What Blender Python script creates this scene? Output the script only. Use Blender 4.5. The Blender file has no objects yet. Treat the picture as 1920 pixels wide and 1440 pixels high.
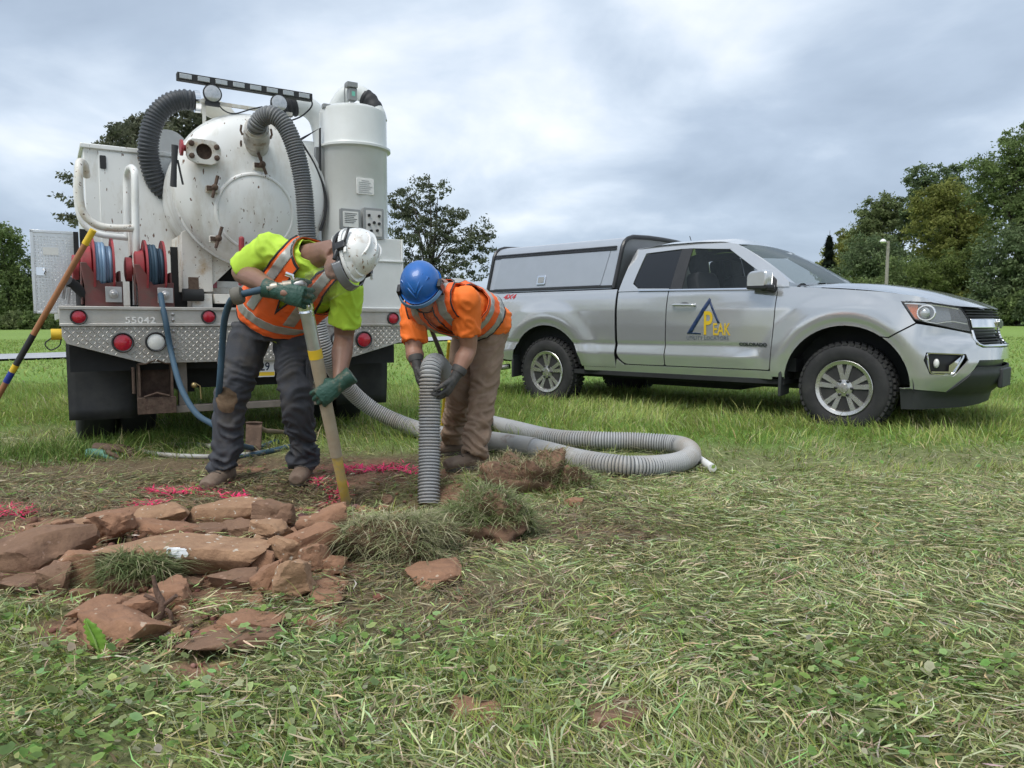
import bpy, bmesh, math, random
import numpy as np
from mathutils import Vector, Matrix, noise as mnoise

random.seed(7); rng = np.random.default_rng(11)
SC = bpy.context.scene
COL = SC.collection
PI = math.pi
R = math.radians

# ------------------------------------------------------------------ camera
CAM_H, FOC, PITCH = 0.92, 1400.0, math.atan(113 / 1400.0)
cam_data = bpy.data.cameras.new('camera'); cam = bpy.data.objects.new('camera', cam_data); COL.objects.link(cam)
cam.location = (0, 0, CAM_H); cam.rotation_euler = (PI / 2 - PITCH, 0, 0)
cam_data.sensor_width = 36; cam_data.lens = 36 * FOC / 1920; cam_data.clip_start = 0.05; cam_data.clip_end = 3000
SC.camera = cam

# ------------------------------------------------------------------ sky
SUN_EL, SUN_AZ = R(58), R(215)          # soft light through cloud, from behind the camera's left shoulder
world = bpy.data.worlds.new('World'); SC.world = world; world.use_nodes = True
nt = world.node_tree; nt.nodes.clear()
def N(t, typ, **kw):
    n = t.nodes.new(typ)
    for k, v in kw.items(): setattr(n, k, v)
    return n
out = N(nt, 'ShaderNodeOutputWorld'); mixs = N(nt, 'ShaderNodeMixShader')
sky = N(nt, 'ShaderNodeTexSky', sky_type='NISHITA'); sky.sun_disc = False; sky.sun_elevation = SUN_EL; sky.sun_rotation = SUN_AZ
bg0 = N(nt, 'ShaderNodeBackground'); bg0.inputs[1].default_value = 0.10; nt.links.new(sky.outputs[0], bg0.inputs[0])
tc = N(nt, 'ShaderNodeTexCoord'); sep = N(nt, 'ShaderNodeSeparateXYZ'); nt.links.new(tc.outputs['Generated'], sep.inputs[0])
zz = N(nt, 'ShaderNodeMath', operation='MAXIMUM'); nt.links.new(sep.outputs[2], zz.inputs[0]); zz.inputs[1].default_value = 0.0
zo = N(nt, 'ShaderNodeMath', operation='ADD'); nt.links.new(zz.outputs[0], zo.inputs[0]); zo.inputs[1].default_value = 0.30
dx = N(nt, 'ShaderNodeMath', operation='DIVIDE'); nt.links.new(sep.outputs[0], dx.inputs[0]); nt.links.new(zo.outputs[0], dx.inputs[1])
dy = N(nt, 'ShaderNodeMath', operation='DIVIDE'); nt.links.new(sep.outputs[1], dy.inputs[0]); nt.links.new(zo.outputs[0], dy.inputs[1])
cv = N(nt, 'ShaderNodeCombineXYZ'); nt.links.new(dx.outputs[0], cv.inputs[0]); nt.links.new(dy.outputs[0], cv.inputs[1])
def wnoise(scale, detail, rough, dist, off):
    mp = N(nt, 'ShaderNodeMapping'); mp.inputs['Location'].default_value = off; nt.links.new(cv.outputs[0], mp.inputs[0])
    n = N(nt, 'ShaderNodeTexNoise'); n.inputs['Scale'].default_value = scale; n.inputs['Detail'].default_value = detail
    n.inputs['Roughness'].default_value = rough; n.inputs['Distortion'].default_value = dist
    nt.links.new(mp.outputs[0], n.inputs['Vector']); return n
n1 = wnoise(0.75, 4, 0.45, 0.35, (4.57, 1.2, 0.0)); n2 = wnoise(2.0, 6, 0.52, 0.3, (1.47, 5.1, 2.0))
mx = N(nt, 'ShaderNodeMix', data_type='FLOAT'); mx.inputs[0].default_value = 0.42
nt.links.new(n1.outputs[0], mx.inputs[2]); nt.links.new(n2.outputs[0], mx.inputs[3])
rp = N(nt, 'ShaderNodeValToRGB'); nt.links.new(mx.outputs[0], rp.inputs[0])
cr = rp.color_ramp; cr.elements[0].position = 0.385; cr.elements[0].color = (0.31, 0.38, 0.48, 1)
cr.elements[1].position = 0.64; cr.elements[1].color = (0.86, 0.885, 0.92, 1)
e = cr.elements.new(0.47); e.color = (0.40, 0.48, 0.59, 1)
e = cr.elements.new(0.54); e.color = (0.56, 0.64, 0.74, 1)
bg1 = N(nt, 'ShaderNodeBackground'); bg1.inputs[1].default_value = 0.72; nt.links.new(rp.outputs[0], bg1.inputs[0])
mixs.inputs[0].default_value = 0.93
nt.links.new(bg0.outputs[0], mixs.inputs[1]); nt.links.new(bg1.outputs[0], mixs.inputs[2]); nt.links.new(mixs.outputs[0], out.inputs[0])

# ------------------------------------------------------------------ sun behind the cloud
sun_d = bpy.data.lights.new('sun', 'SUN'); sun_d.energy = 1.5; sun_d.angle = R(30); sun_d.color = (1.0, 0.97, 0.92)
sun = bpy.data.objects.new('sun', sun_d); COL.objects.link(sun)
sdir = Vector((math.sin(SUN_AZ) * math.cos(SUN_EL), math.cos(SUN_AZ) * math.cos(SUN_EL), math.sin(SUN_EL)))
sun.rotation_euler = (-sdir).to_track_quat('-Z', 'Y').to_euler(); sun.location = sdir * 50

vs = SC.view_settings; vs.view_transform = 'Standard'; vs.look = 'None'; vs.gamma = 1; vs.use_curve_mapping = False; vs.exposure = 0.88
SC.cycles.max_bounces = 4; SC.cycles.diffuse_bounces = 2; SC.cycles.glossy_bounces = 3; SC.cycles.transparent_max_bounces = 12; SC.cycles.use_denoising = True; SC.cycles.adaptive_threshold = 0.025

# ------------------------------------------------------------------ survey helpers (a pixel of the 1920x1440 photo -> a point of the place)
def ray(px, py):
    x = (px - 960) / FOC; v = (720 - py) / FOC; c, s = math.cos(PITCH), math.sin(PITCH)
    return Vector((x, c + v * s, v * c - s))
def wp(px, py, Y):
    d = ray(px, py); return Vector((0, 0, CAM_H)) + d * (Y / d.y)
def gp(px, py, z=0.0):
    d = ray(px, py); return Vector((0, 0, CAM_H)) + d * ((z - CAM_H) / d.z)

# ------------------------------------------------------------------ materials
MATS = {}
def sock(n, *names):
    for k in names:
        if k in n.inputs: return n.inputs[k]
def pm(name, col, rough=0.5, metal=0.0, var=0.12, scale=6.0, col2=None, amt2=0.0, scale2=9.0, soft2=0.06, spots=None, spot_amt=0.0, spot_scale=60.0,
       bump=0.0, bscale=60.0, coat=0.0, trans=0.0, alpha=1.0, emit=None, spec=None, stretch=None):
    """procedural paint / rubber / cloth: base colour with slow variation, a second colour in patches, small spots, fine relief"""
    if name in MATS: return MATS[name]
    m = bpy.data.materials.new(name); m.use_nodes = True; t = m.node_tree; b = t.nodes['Principled BSDF']
    tcn = N(t, 'ShaderNodeTexCoord'); vec = tcn.outputs['Object']
    if stretch:
        mp = N(t, 'ShaderNodeMapping'); mp.inputs['Scale'].default_value = stretch; t.links.new(vec, mp.inputs[0]); vec = mp.outputs[0]
    def nz(sc, det=4, ro=0.6):
        n = N(t, 'ShaderNodeTexNoise'); n.inputs['Scale'].default_value = sc; n.inputs['Detail'].default_value = det; n.inputs['Roughness'].default_value = ro
        t.links.new(vec, n.inputs['Vector']); return n.outputs[0]
    def ramp(src, p0, p1):
        r = N(t, 'ShaderNodeMapRange'); r.inputs[1].default_value = p0; r.inputs[2].default_value = p1; t.links.new(src, r.inputs[0]); return r.outputs[0]
    def mixc(fac, a, bb):
        n = N(t, 'ShaderNodeMix', data_type='RGBA')
        if isinstance(fac, float): n.inputs[0].default_value = fac
        else: t.links.new(fac, n.inputs[0])
        for i, c in ((6, a), (7, bb)):
            if isinstance(c, tuple): n.inputs[i].default_value = (*c[:3], 1)
            else: t.links.new(c, n.inputs[i])
        return n.outputs[2]
    lo = tuple(max(0, c * (1 - var)) for c in col); hi = tuple(min(1, c * (1 + var)) for c in col)
    c = mixc(ramp(nz(scale), 0.3, 0.7), lo, hi)
    if col2 and amt2 > 0:
        th = 0.5 + (0.5 - amt2) * 0.55
        c = mixc(ramp(nz(scale2, 6, 0.65), th - soft2, th + soft2), c, tuple(col2))
    if spots and spot_amt > 0:
        th = 0.5 + (0.5 - spot_amt) * 0.55
        c = mixc(ramp(nz(spot_scale, 2, 0.5), th, th + 0.03), c, tuple(spots))
    t.links.new(c, b.inputs['Base Color'])
    rr = N(t, 'ShaderNodeMapRange'); rr.inputs[3].default_value = max(0.02, rough - 0.08); rr.inputs[4].default_value = min(1, rough + 0.08)
    t.links.new(nz(scale * 2.3), rr.inputs[0]); t.links.new(rr.outputs[0], b.inputs['Roughness'])
    b.inputs['Metallic'].default_value = metal
    if spec is not None: sock(b, 'Specular IOR Level').default_value = spec
    if coat: sock(b, 'Coat Weight').default_value = coat; sock(b, 'Coat Roughness').default_value = 0.04
    if trans: sock(b, 'Transmission Weight').default_value = trans
    if alpha < 1: b.inputs['Alpha'].default_value = alpha
    if emit: sock(b, 'Emission Color').default_value = (*emit[:3], 1); sock(b, 'Emission Strength').default_value = emit[3]
    if bump:
        bn = N(t, 'ShaderNodeBump'); bn.inputs['Strength'].default_value = bump; bn.inputs['Distance'].default_value = 0.01
        t.links.new(nz(bscale, 5, 0.65), bn.inputs['Height']); t.links.new(bn.outputs[0], b.inputs['Normal'])
    MATS[name] = m; return m
def attr_mat(name, rough=0.6, translucent=0.0, bump=0.0, bscale=80, spec=0.3):
    if name in MATS: return MATS[name]
    m = bpy.data.materials.new(name); m.use_nodes = True; t = m.node_tree; b = t.nodes['Principled BSDF']
    a = N(t, 'ShaderNodeAttribute', attribute_name='col'); t.links.new(a.outputs[0], b.inputs['Base Color'])
    b.inputs['Roughness'].default_value = rough; sock(b, 'Specular IOR Level').default_value = spec
    if translucent:
        tr = N(t, 'ShaderNodeBsdfTranslucent'); t.links.new(a.outputs[0], tr.inputs[0])
        ms = N(t, 'ShaderNodeMixShader'); ms.inputs[0].default_value = translucent
        o = t.nodes['Material Output']; t.links.new(b.outputs[0], ms.inputs[1]); t.links.new(tr.outputs[0], ms.inputs[2]); t.links.new(ms.outputs[0], o.inputs[0])
    if bump:
        tcn = N(t, 'ShaderNodeTexCoord'); n = N(t, 'ShaderNodeTexNoise'); n.inputs['Scale'].default_value = bscale; n.inputs['Detail'].default_value = 6
        t.links.new(tcn.outputs['Object'], n.inputs['Vector']); bn = N(t, 'ShaderNodeBump'); bn.inputs['Strength'].default_value = bump; bn.inputs['Distance'].default_value = 0.02
        t.links.new(n.outputs[0], bn.inputs['Height']); t.links.new(bn.outputs[0], b.inputs['Normal'])
    MATS[name] = m; return m

# ------------------------------------------------------------------ object helpers
def link(o, parent=None):
    COL.objects.link(o)
    if parent is not None: o.parent = parent
    return o
def tag(o, label=None, cat=None, group=None, kind=None):
    for k, v in (('label', label), ('category', cat), ('group', group), ('kind', kind)):
        if v: o[k] = v
    return o
def thing(name, label, cat, loc=(0, 0, 0), rz=0.0, group=None):
    o = bpy.data.objects.new(name, None); o.empty_display_size = 0.1; link(o); o.location = loc; o.rotation_euler = (0, 0, rz)
    return tag(o, label, cat, group)
def V(*a): return Vector(a if len(a) > 1 else a[0])
def perp(t, hint=None):
    t = Vector(t).normalized(); h = Vector(hint) if hint is not None else (Vector((0, 0, 1)) if abs(t.z) < 0.9 else Vector((1, 0, 0)))
    a = h - t * h.dot(t)
    if a.length < 1e-6: a = Vector((1, 0, 0)) - t * t.x
    a.normalize(); return a, t.cross(a)
def catmull(pts, n=8):
    P = [Vector(p) for p in pts]; P = [P[0] * 2 - P[1]] + P + [P[-1] * 2 - P[-2]]; o = []
    for i in range(1, len(P) - 2):
        for k in range(n):
            t = k / n; a, b, c, d = P[i - 1], P[i], P[i + 1], P[i + 2]
            o.append(0.5 * ((2 * b) + (c - a) * t + (2 * a - 5 * b + 4 * c - d) * t * t + (3 * b - a - 3 * c + d) * t ** 3))
    o.append(P[-2]); return o
def resample(pts, step):
    P = np.array([tuple(p) for p in pts]); d = np.r_[0, np.cumsum(np.linalg.norm(np.diff(P, axis=0), axis=1))]
    n = max(2, int(round(d[-1] / step)) + 1); q = np.linspace(0, d[-1], n)
    return [Vector((np.interp(x, d, P[:, 0]), np.interp(x, d, P[:, 1]), np.interp(x, d, P[:, 2]))) for x in q]

class MB:
    def __init__(s): s.v = []; s.f = []; s.mi = []; s.cm = 0
    def add(s, vv, ff):
        o = len(s.v); s.v += [tuple(p) for p in vv]; s.f += [tuple(i + o for i in f) for f in ff]; s.mi += [s.cm] * len(ff); return s
    def mat(s, i): s.cm = i; return s
    def box(s, c, size, M=None):
        hx, hy, hz = (x / 2 for x in size); c = Vector(c)
        vv = [Vector((x, y, z)) for z in (-hz, hz) for y in (-hy, hy) for x in (-hx, hx)]
        if M is not None: vv = [M @ p for p in vv]
        return s.add([p + c for p in vv], [(0, 2, 3, 1), (4, 5, 7, 6), (0, 1, 5, 4), (2, 6, 7, 3), (0, 4, 6, 2), (1, 3, 7, 5)])
    def span(s, a, b): return s.box([(x + y) / 2 for x, y in zip(a, b)], [abs(y - x) for x, y in zip(a, b)])
    def rings(s, rings, caps=True, closed=False):
        n = len(rings[0]); vv = [p for r in rings for p in r]; ff = []
        m = len(rings)
        for i in range(m if closed else m - 1):
            j = (i + 1) % m
            for k in range(n): ff.append((i * n + k, i * n + (k + 1) % n, j * n + (k + 1) % n, j * n + k))
        if caps and not closed: ff.append(tuple(reversed(range(n)))); ff.append(tuple((m - 1) * n + k for k in range(n)))
        return s.add(vv, ff)
    def tube(s, pts, r, n=10, caps=True, side=None, closed=False):
        P = [Vector(p) for p in pts]; m = len(P); rr = r if isinstance(r, (list, tuple)) else [r] * m; rings = []
        a = None
        for i in range(m):
            t = (P[(i + 1) % m] - P[i - 1]) if closed else (P[min(i + 1, m - 1)] - P[max(i - 1, 0)])
            t.normalize()
            if side is not None: a, b = perp(t, side)
            elif a is None: a, b = perp(t)
            else: a, b = perp(t, a)
            q = rr[i]; ra, rb = q if isinstance(q, (tuple, list)) else (q, q)
            rings.append([P[i] + a * (ra * math.cos(2 * PI * k / n)) + b * (rb * math.sin(2 * PI * k / n)) for k in range(n)])
        return s.rings(rings, caps, closed)
    def cyl(s, p0, p1, r0, r1=None, n=16, caps=True): return s.tube([p0, p1], [r0, r0 if r1 is None else r1], n, caps)
    def lathe(s, prof, o, axis, n=24, hint=None):
        ax = Vector(axis).normalized(); a, b = perp(ax, hint); o = Vector(o)
        return s.rings([[o + ax * h + a * (r * math.cos(2 * PI * k / n)) + b * (r * math.sin(2 * PI * k / n)) for k in range(n)] for r, h in prof])
    def prism(s, poly, o, xa, ya, depth):
        o, xa, ya = Vector(o), Vector(xa), Vector(ya); nz = xa.cross(ya).normalized(); n = len(poly)
        A = [o + xa * p[0] + ya * p[1] for p in poly]; B = [p + nz * depth for p in A]
        return s.add(A + B, [tuple(reversed(range(n))), tuple(range(n, 2 * n))] + [(k, (k + 1) % n, n + (k + 1) % n, n + k) for k in range(n)])
    def ball(s, c, r, n=12, M=None):
        rr = r if isinstance(r, (tuple, list)) else (r, r, r); c = Vector(c); rings = []
        for i in range(1, n):
            th = PI * i / n
            ring = [Vector((rr[0] * math.sin(th) * math.cos(2 * PI * k / (2 * n)), rr[1] * math.sin(th) * math.sin(2 * PI * k / (2 * n)), -rr[2] * math.cos(th))) for k in range(2 * n)]
            rings.append([c + (M @ p if M is not None else p) for p in ring])
        return s.rings(rings)
    def grid(s, fn, us, vs_):
        vv = [fn(u, v) for v in vs_ for u in us]; nu = len(us)
        return s.add(vv, [(j * nu + i, j * nu + i + 1, (j + 1) * nu + i + 1, (j + 1) * nu + i) for j in range(len(vs_) - 1) for i in range(nu - 1)])
    def mesh(s, name, smooth=40):
        me = bpy.data.meshes.new(name); me.from_pydata(s.v, [], s.f); me.validate(); me.update()
        if smooth:
            me.shade_smooth()
            if smooth < 180: me.set_sharp_from_angle(angle=R(smooth))
        return me
    def build(s, name, mats, parent=None, smooth=40, bevel=0.0, solid=0.0, loc=None):
        me = s.mesh(name, smooth)
        for m in (mats if isinstance(mats, (list, tuple)) else [mats]): me.materials.append(m)
        if max(s.mi, default=0) > 0 and len(me.polygons) == len(s.mi): me.polygons.foreach_set('material_index', s.mi)
        o = link(bpy.data.objects.new(name, me), parent)
        if loc is not None: o.location = loc
        if solid:
            md = o.modifiers.new('solid', 'SOLIDIFY'); md.thickness = abs(solid); md.offset = -1 if solid > 0 else 1
        if bevel:
            md = o.modifiers.new('bevel', 'BEVEL'); md.width = bevel; md.segments = 2; md.limit_method = 'ANGLE'; md.angle_limit = R(40)
        return o
def rrect(w, h, r, n=4):
    o = []
    for cx, cy, a0 in ((w / 2 - r, h / 2 - r, 0), (-w / 2 + r, h / 2 - r, 90), (-w / 2 + r, -h / 2 + r, 180), (w / 2 - r, -h / 2 + r, 270)):
        for k in range(n + 1): a = R(a0 + 90 * k / n); o.append((cx + r * math.cos(a), cy + r * math.sin(a)))
    return o
def text_mesh(txt, size, extrude=0.002, shear=0.0, xs=1.0, spacing=1.0, bold=0.0):
    cu = bpy.data.curves.new('text', 'FONT'); cu.body = txt; cu.size = size; cu.extrude = extrude; cu.shear = shear; cu.space_character = spacing; cu.offset = bold
    cu.align_x = 'LEFT'; o = bpy.data.objects.new('text', cu); COL.objects.link(o)
    dg = bpy.context.evaluated_depsgraph_get(); dg.update(); me = bpy.data.meshes.new_from_object(o.evaluated_get(dg))
    bpy.data.objects.remove(o); bpy.data.curves.remove(cu)
    if xs != 1: me.transform(Matrix.Diagonal((xs, 1, 1, 1)))
    return me
def place_text(name, txt, size, M, mat, parent, **kw):
    me = text_mesh(txt, size, **kw); me.transform(M); me.materials.clear(); me.materials.append(mat); me.name = name
    return link(bpy.data.objects.new(name, me), parent)
def frame(o, x, y):
    x = Vector(x).normalized(); y = Vector(y); y = (y - x * y.dot(x)).normalized(); z = x.cross(y)
    M = Matrix((x, y, z)).transposed().to_4x4(); M.translation = Vector(o); return M
def fbm(p, o=4): return mnoise.fractal(p, 1.0, 2.0, o)

def clip_poly(poly, a, b, c):
    """keep the side a*x+b*y<=c of a 2-D polygon"""
    o = []; n = len(poly)
    for i in range(n):
        p, q = poly[i], poly[(i + 1) % n]; fp = a * p[0] + b * p[1] - c; fq = a * q[0] + b * q[1] - c
        if fp <= 0: o.append(p)
        if (fp < 0 < fq) or (fq < 0 < fp):
            t = fp / (fp - fq); o.append((p[0] + (q[0] - p[0]) * t, p[1] + (q[1] - p[1]) * t))
    return o
def patch(mb, poly, fn, st=(0.05, 0.05)):
    """a trimmed piece of the surface fn(a,b): cells of a grid cut to the outline poly"""
    xs = [p[0] for p in poly]; ys = [p[1] for p in poly]; key = {}; vv = []; ff = []
    def vid(p):
        k = (round(p[0], 4), round(p[1], 4))
        if k not in key: key[k] = len(vv); vv.append(fn(*p))
        return key[k]
    i0, i1 = math.floor(min(xs) / st[0]), math.ceil(max(xs) / st[0]); j0, j1 = math.floor(min(ys) / st[1]), math.ceil(max(ys) / st[1])
    for i in range(i0, i1):
        col = clip_poly(clip_poly(poly, -1, 0, -i * st[0]), 1, 0, (i + 1) * st[0])
        if len(col) < 3: continue
        for j in range(j0, j1):
            c = clip_poly(clip_poly(col, 0, -1, -j * st[1]), 0, 1, (j + 1) * st[1])
            if len(c) < 3: continue
            ids = []
            for p in c:
                k = vid(p)
                if k not in ids: ids.append(k)
            if len(ids) < 3: continue
            ar = 0
            for q in range(len(c)): ar += c[q][0] * c[(q + 1) % len(c)][1] - c[(q + 1) % len(c)][0] * c[q][1]
            if abs(ar) < 1e-8: continue
            ff.append(tuple(ids))
    return mb.add(vv, ff)
def smoothpoly(pts, n=4):
    return [(p.x, p.y) for p in catmull([(x, y, 0) for x, y in pts], n)]
def rpoly(pts, r, n=4):
    """polygon with rounded corners; r a number or one per corner"""
    o = []; m = len(pts)
    for i in range(m):
        p = Vector((*pts[i], 0)); a = Vector((*pts[i - 1], 0)); b = Vector((*pts[(i + 1) % m], 0)); q = r[i] if isinstance(r, (list, tuple)) else r
        q = min(q, (a - p).length * 0.48, (b - p).length * 0.48); s = p + (a - p).normalized() * q; t = p + (b - p).normalized() * q
        for k in range(n + 1):
            u = k / n; w = s * (1 - u) ** 2 + p * 2 * u * (1 - u) + t * u * u; o.append((w.x, w.y))
    return o
# ================================================================== ground
def _h(ix, iy, seed):
    n = (ix.astype(np.int64) * 374761393 + iy.astype(np.int64) * 668265263 + seed * 974634777) & 0xFFFFFFFF
    n = ((n ^ (n >> 13)) * 1274126177) & 0xFFFFFFFF
    return ((n ^ (n >> 16)) & 0xFFFF) / 65535.0
def vn(x, y, sc=1.0, seed=0):
    x = np.asarray(x, float) * sc; y = np.asarray(y, float) * sc; ix = np.floor(x); iy = np.floor(y); fx = x - ix; fy = y - iy
    fx = fx * fx * (3 - 2 * fx); fy = fy * fy * (3 - 2 * fy)
    a = _h(ix, iy, seed); b = _h(ix + 1, iy, seed); c = _h(ix, iy + 1, seed); d = _h(ix + 1, iy + 1, seed)
    return (a * (1 - fx) + b * fx) * (1 - fy) + (c * (1 - fx) + d * fx) * fy
def fb(x, y, sc, seed=0, o=3):
    t = 0; a = 0.5; s = 0
    for k in range(o): t = t + a * vn(x, y, sc * 2 ** k, seed + k); s += a; a *= 0.5
    return t / s
def sstep(a, b, x): t = np.clip((np.asarray(x, float) - a) / (b - a), 0, 1); return t * t * (3 - 2 * t)
def gauss(x, y, c, sx, sy, rot=0.0):
    dx_ = np.asarray(x, float) - c[0]; dy_ = np.asarray(y, float) - c[1]; cr_, sr_ = math.cos(rot), math.sin(rot)
    u = dx_ * cr_ + dy_ * sr_; v = -dx_ * sr_ + dy_ * cr_
    return np.exp(-(u / sx) ** 2 - (v / sy) ** 2)
G = lambda px, py: tuple(gp(px, py))[:2]
MOUND = [(G(90, 1050), .55, .22, .035), (G(330, 1040), .60, .20, .035), (G(560, 1050), .36, .24, .035)]
TRENCH = [(G(690, 934), .46, .15, -.19), (G(806, 930), .20, .17, -.19)]
def gh(x, y):
    x = np.asarray(x, float); y = np.asarray(y, float)
    z = (fb(x, y, 0.35, 3) - .5) * .06 * sstep(9, 3, np.abs(y - 2)) + (fb(x, y, 2.2, 5) - .5) * .035 * sstep(12, 6, y) + (fb(x, y, 7, 9, 2) - .5) * .018 * sstep(8, 4, y)
    z = z * sstep(.4, 1.0, y)
    for c, sx, sy, h in MOUND + TRENCH: z = z + h * gauss(x, y, c, sx, sy)
    z = z + .05 * sstep(4.8, 6.4, y)
    z = z + (fb(x, y, 13, 71, 3) - .45) * .07 * np.clip(blob(x, y, SOIL), 0, 1) * sstep(6, 5, y)
    rise = np.clip(.013 + .00016 * x, .004, .021)
    z = z + rise * np.maximum(0, y - 14) * sstep(10, 30, y) - .00002 * np.maximum(0, y - 90) ** 2
    return z
def gz(x, y): return float(gh(x, y))
def gpt(px, py, dz=0.0):
    """point of the built ground seen at a pixel"""
    p = gp(px, py)
    for _ in range(5): p = gp(px, py, gz(p.x, p.y))
    return Vector((p.x, p.y, gz(p.x, p.y) + dz))
def blob(x, y, lst):
    t = 0
    for (px, py, rx, ry, a) in lst:
        c = G(px, py); t = np.maximum(t, a * gauss(x, y, c, rx, ry))
    return t
SOIL = [(120, 1000, .6, .32, 1), (300, 1005, .6, .32, 1), (450, 1005, .5, .32, 1), (590, 1000, .4, .32, 1), (780, 930, .35, .2, .9), (850, 915, .3, .2, .75), (330, 1130, .5, .2, .8), (700, 900, .5, .28, .95), (600, 885, .4, .25, .9), (820, 895, .3, .25, .9), (520, 945, .5, .2, .9), (60, 1060, .50, .40, 1), (200, 1075, .5, .35, 1), (330, 1090, .55, .35, 1), (470, 1060, .5, .35, 1), (580, 1050, .42, .35, 1), (240, 1180, .40, .20, .9), (430, 1195, .30, .18, .8), (360, 1260, .30, .14, .75),
        (640, 955, .45, .16, 1.1), (740, 945, .40, .16, 1.1), (810, 940, .22, .2, 1), (480, 885, .45, .22, .8), (690, 870, .4, .35, .72), (560, 960, .5, .15, .9), (900, 895, .25, .2, .7), (990, 900, .25, .18, .6), (790, 1085, .25, .10, .7), (1170, 1330, .10, .05, .8), (890, 1345, .1, .05, .7)]
MAT = [(150, 930, 1.5, .8, 1.4), (420, 900, 1.3, .8, 1.3), (650, 860, 1.1, .9, 1.15), (60, 880, 1.3, .7, 1.1), (-40, 930, 1.2, .8, 1.3), (1000, 1000, 1.0, .8, .75), (1100, 880, 1.1, .6, .7), (800, 1120, .9, .5, .75)]
def masks(x, y):
    wob = (fb(x, y, 3.2, 21) - .5) * .55
    so = np.clip(sstep(.42, .72, blob(x, y, SOIL) + wob * .8), 0, 1)
    ma = np.clip(sstep(.30, .80, blob(x, y, MAT) + wob), 0, 1) * sstep(5.35, 4.95, y)
    # clippings lie in drifts over most of the near lawn
    dry = np.clip(sstep(.40, .66, fb(x, y, 1.1, 33) + .16 * sstep(6.5, 3.0, y) - .05) * sstep(9.5, 5.5, y), 0, 1)
    lush = sstep(4.6, 6.2, y + (fb(x, y, .8, 41) - .5) * 2.0 + .15 * x)
    weed = np.clip(sstep(2.6, 1.9, y + .25 * x * (x > 0) + (fb(x, y, 1.6, 44) - .5)) , 0, 1)
    return so, ma, dry, lush, weed
def np_mesh(name, v, tri, col=None, mat=None, parent=None, smooth=False):
    me = bpy.data.meshes.new(name); v = np.ascontiguousarray(v, np.float32); tri = np.ascontiguousarray(tri, np.int32); n = len(tri); k = tri.shape[1]
    me.vertices.add(len(v)); me.vertices.foreach_set('co', v.ravel()); me.loops.add(n * k); me.loops.foreach_set('vertex_index', tri.ravel())
    me.polygons.add(n); me.polygons.foreach_set('loop_start', np.arange(0, n * k, k, dtype=np.int32)); me.polygons.foreach_set('loop_total', np.full(n, k, np.int32))
    if smooth: me.polygons.foreach_set('use_smooth', np.ones(n, bool))
    me.update(calc_edges=True)
    if col is not None:
        a = me.attributes.new('col', 'FLOAT_COLOR', 'POINT'); c = np.ones((len(v), 4), np.float32); c[:, :3] = col; a.data.foreach_set('color', c.ravel())
    if mat: me.materials.append(mat)
    return link(bpy.data.objects.new(name, me), parent)

def axis(fine, lo, hi, f0, f1, g=1.13):
    a = list(np.arange(f0, f1 + 1e-6, fine)); s = fine
    while a[-1] < hi: s = min(s * g, 60); a.append(a[-1] + s)
    s = fine; b = []
    x = f0
    while x > lo: s = min(s * g, 60); x -= s; b.append(x)
    return np.array(b[::-1] + a)
gx = axis(.035, -900, 900, -3.4, 3.4); gy = axis(.035, -30, 1500, 1.0, 6.2)
XX, YY = np.meshgrid(gx, gy); ZZ = gh(XX, YY)
so, ma, dry, lush, weed = masks(XX, YY)
c_lawn = np.stack([.100 + .02 * fb(XX, YY, .6, 2), .180 + .04 * fb(XX, YY, .6, 2), .036 + 0 * XX], -1)
far = sstep(7, 16, YY)[..., None]; stripe = (.5 + .5 * np.sin(XX * .55 * 2 + YY * 2.3 + 3 * fb(XX, YY, .05, 6)))[..., None]
c_far = np.array([.190, .280, .070]) * (.88 + .20 * fb(XX, YY, .25, 8)[..., None] + .06 * stripe)
c = c_lawn * (1 - far) + c_far * far
c = c * (1 - .8 * (1 - lush[..., None])) + np.array([.185, .175, .095]) * .8 * (1 - lush[..., None]) * (1 - far)
c = c * (1 - ma[..., None]) + np.array([.150, .112, .070]) * ma[..., None]
soilc = np.array([.235, .135, .088]) * (.65 + .7 * fb(XX, YY, 6, 12)[..., None])
c = c * (1 - so[..., None]) + soilc * so[..., None]
nu, nv = len(gx), len(gy)
I = (np.arange(nv - 1)[:, None] * nu + np.arange(nu - 1)[None]).ravel()
ground_mat = attr_mat('ground_soil_and_turf', .9, 0, .9, 45, .15)
_t = ground_mat.node_tree; _b = _t.nodes['Principled BSDF']
_tc = N(_t, 'ShaderNodeTexCoord'); _at = [n for n in _t.nodes if n.type == 'ATTRIBUTE'][0]
_n = N(_t, 'ShaderNodeTexNoise'); _n.inputs['Scale'].default_value = 30; _n.inputs['Detail'].default_value = 8; _n.inputs['Roughness'].default_value = .7; _t.links.new(_tc.outputs['Object'], _n.inputs['Vector'])
_r = N(_t, 'ShaderNodeMapRange'); _r.inputs[1].default_value = .3; _r.inputs[2].default_value = .7; _r.inputs[3].default_value = .6; _r.inputs[4].default_value = 1.4; _t.links.new(_n.outputs[0], _r.inputs[0])
_m = N(_t, 'ShaderNodeMix', data_type='RGBA', blend_type='MULTIPLY'); _m.inputs[0].default_value = 1; _t.links.new(_at.outputs[0], _m.inputs[6]); _t.links.new(_r.outputs[0], _m.inputs[7]); _t.links.new(_m.outputs[2], _b.inputs['Base Color'])
ground = np_mesh('ground', np.stack([XX, YY, ZZ], -1).reshape(-1, 3), np.stack([I, I + 1, I + nu + 1, I + nu], 1), c.reshape(-1, 3), ground_mat, smooth=True)
tag(ground, kind='structure')

PATH = [(-26, 12.0, 0), (-12.4, 18.6, 0), (-3.2, 31, 0), (6, 45, 0), (22, 64, 0)]
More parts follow.
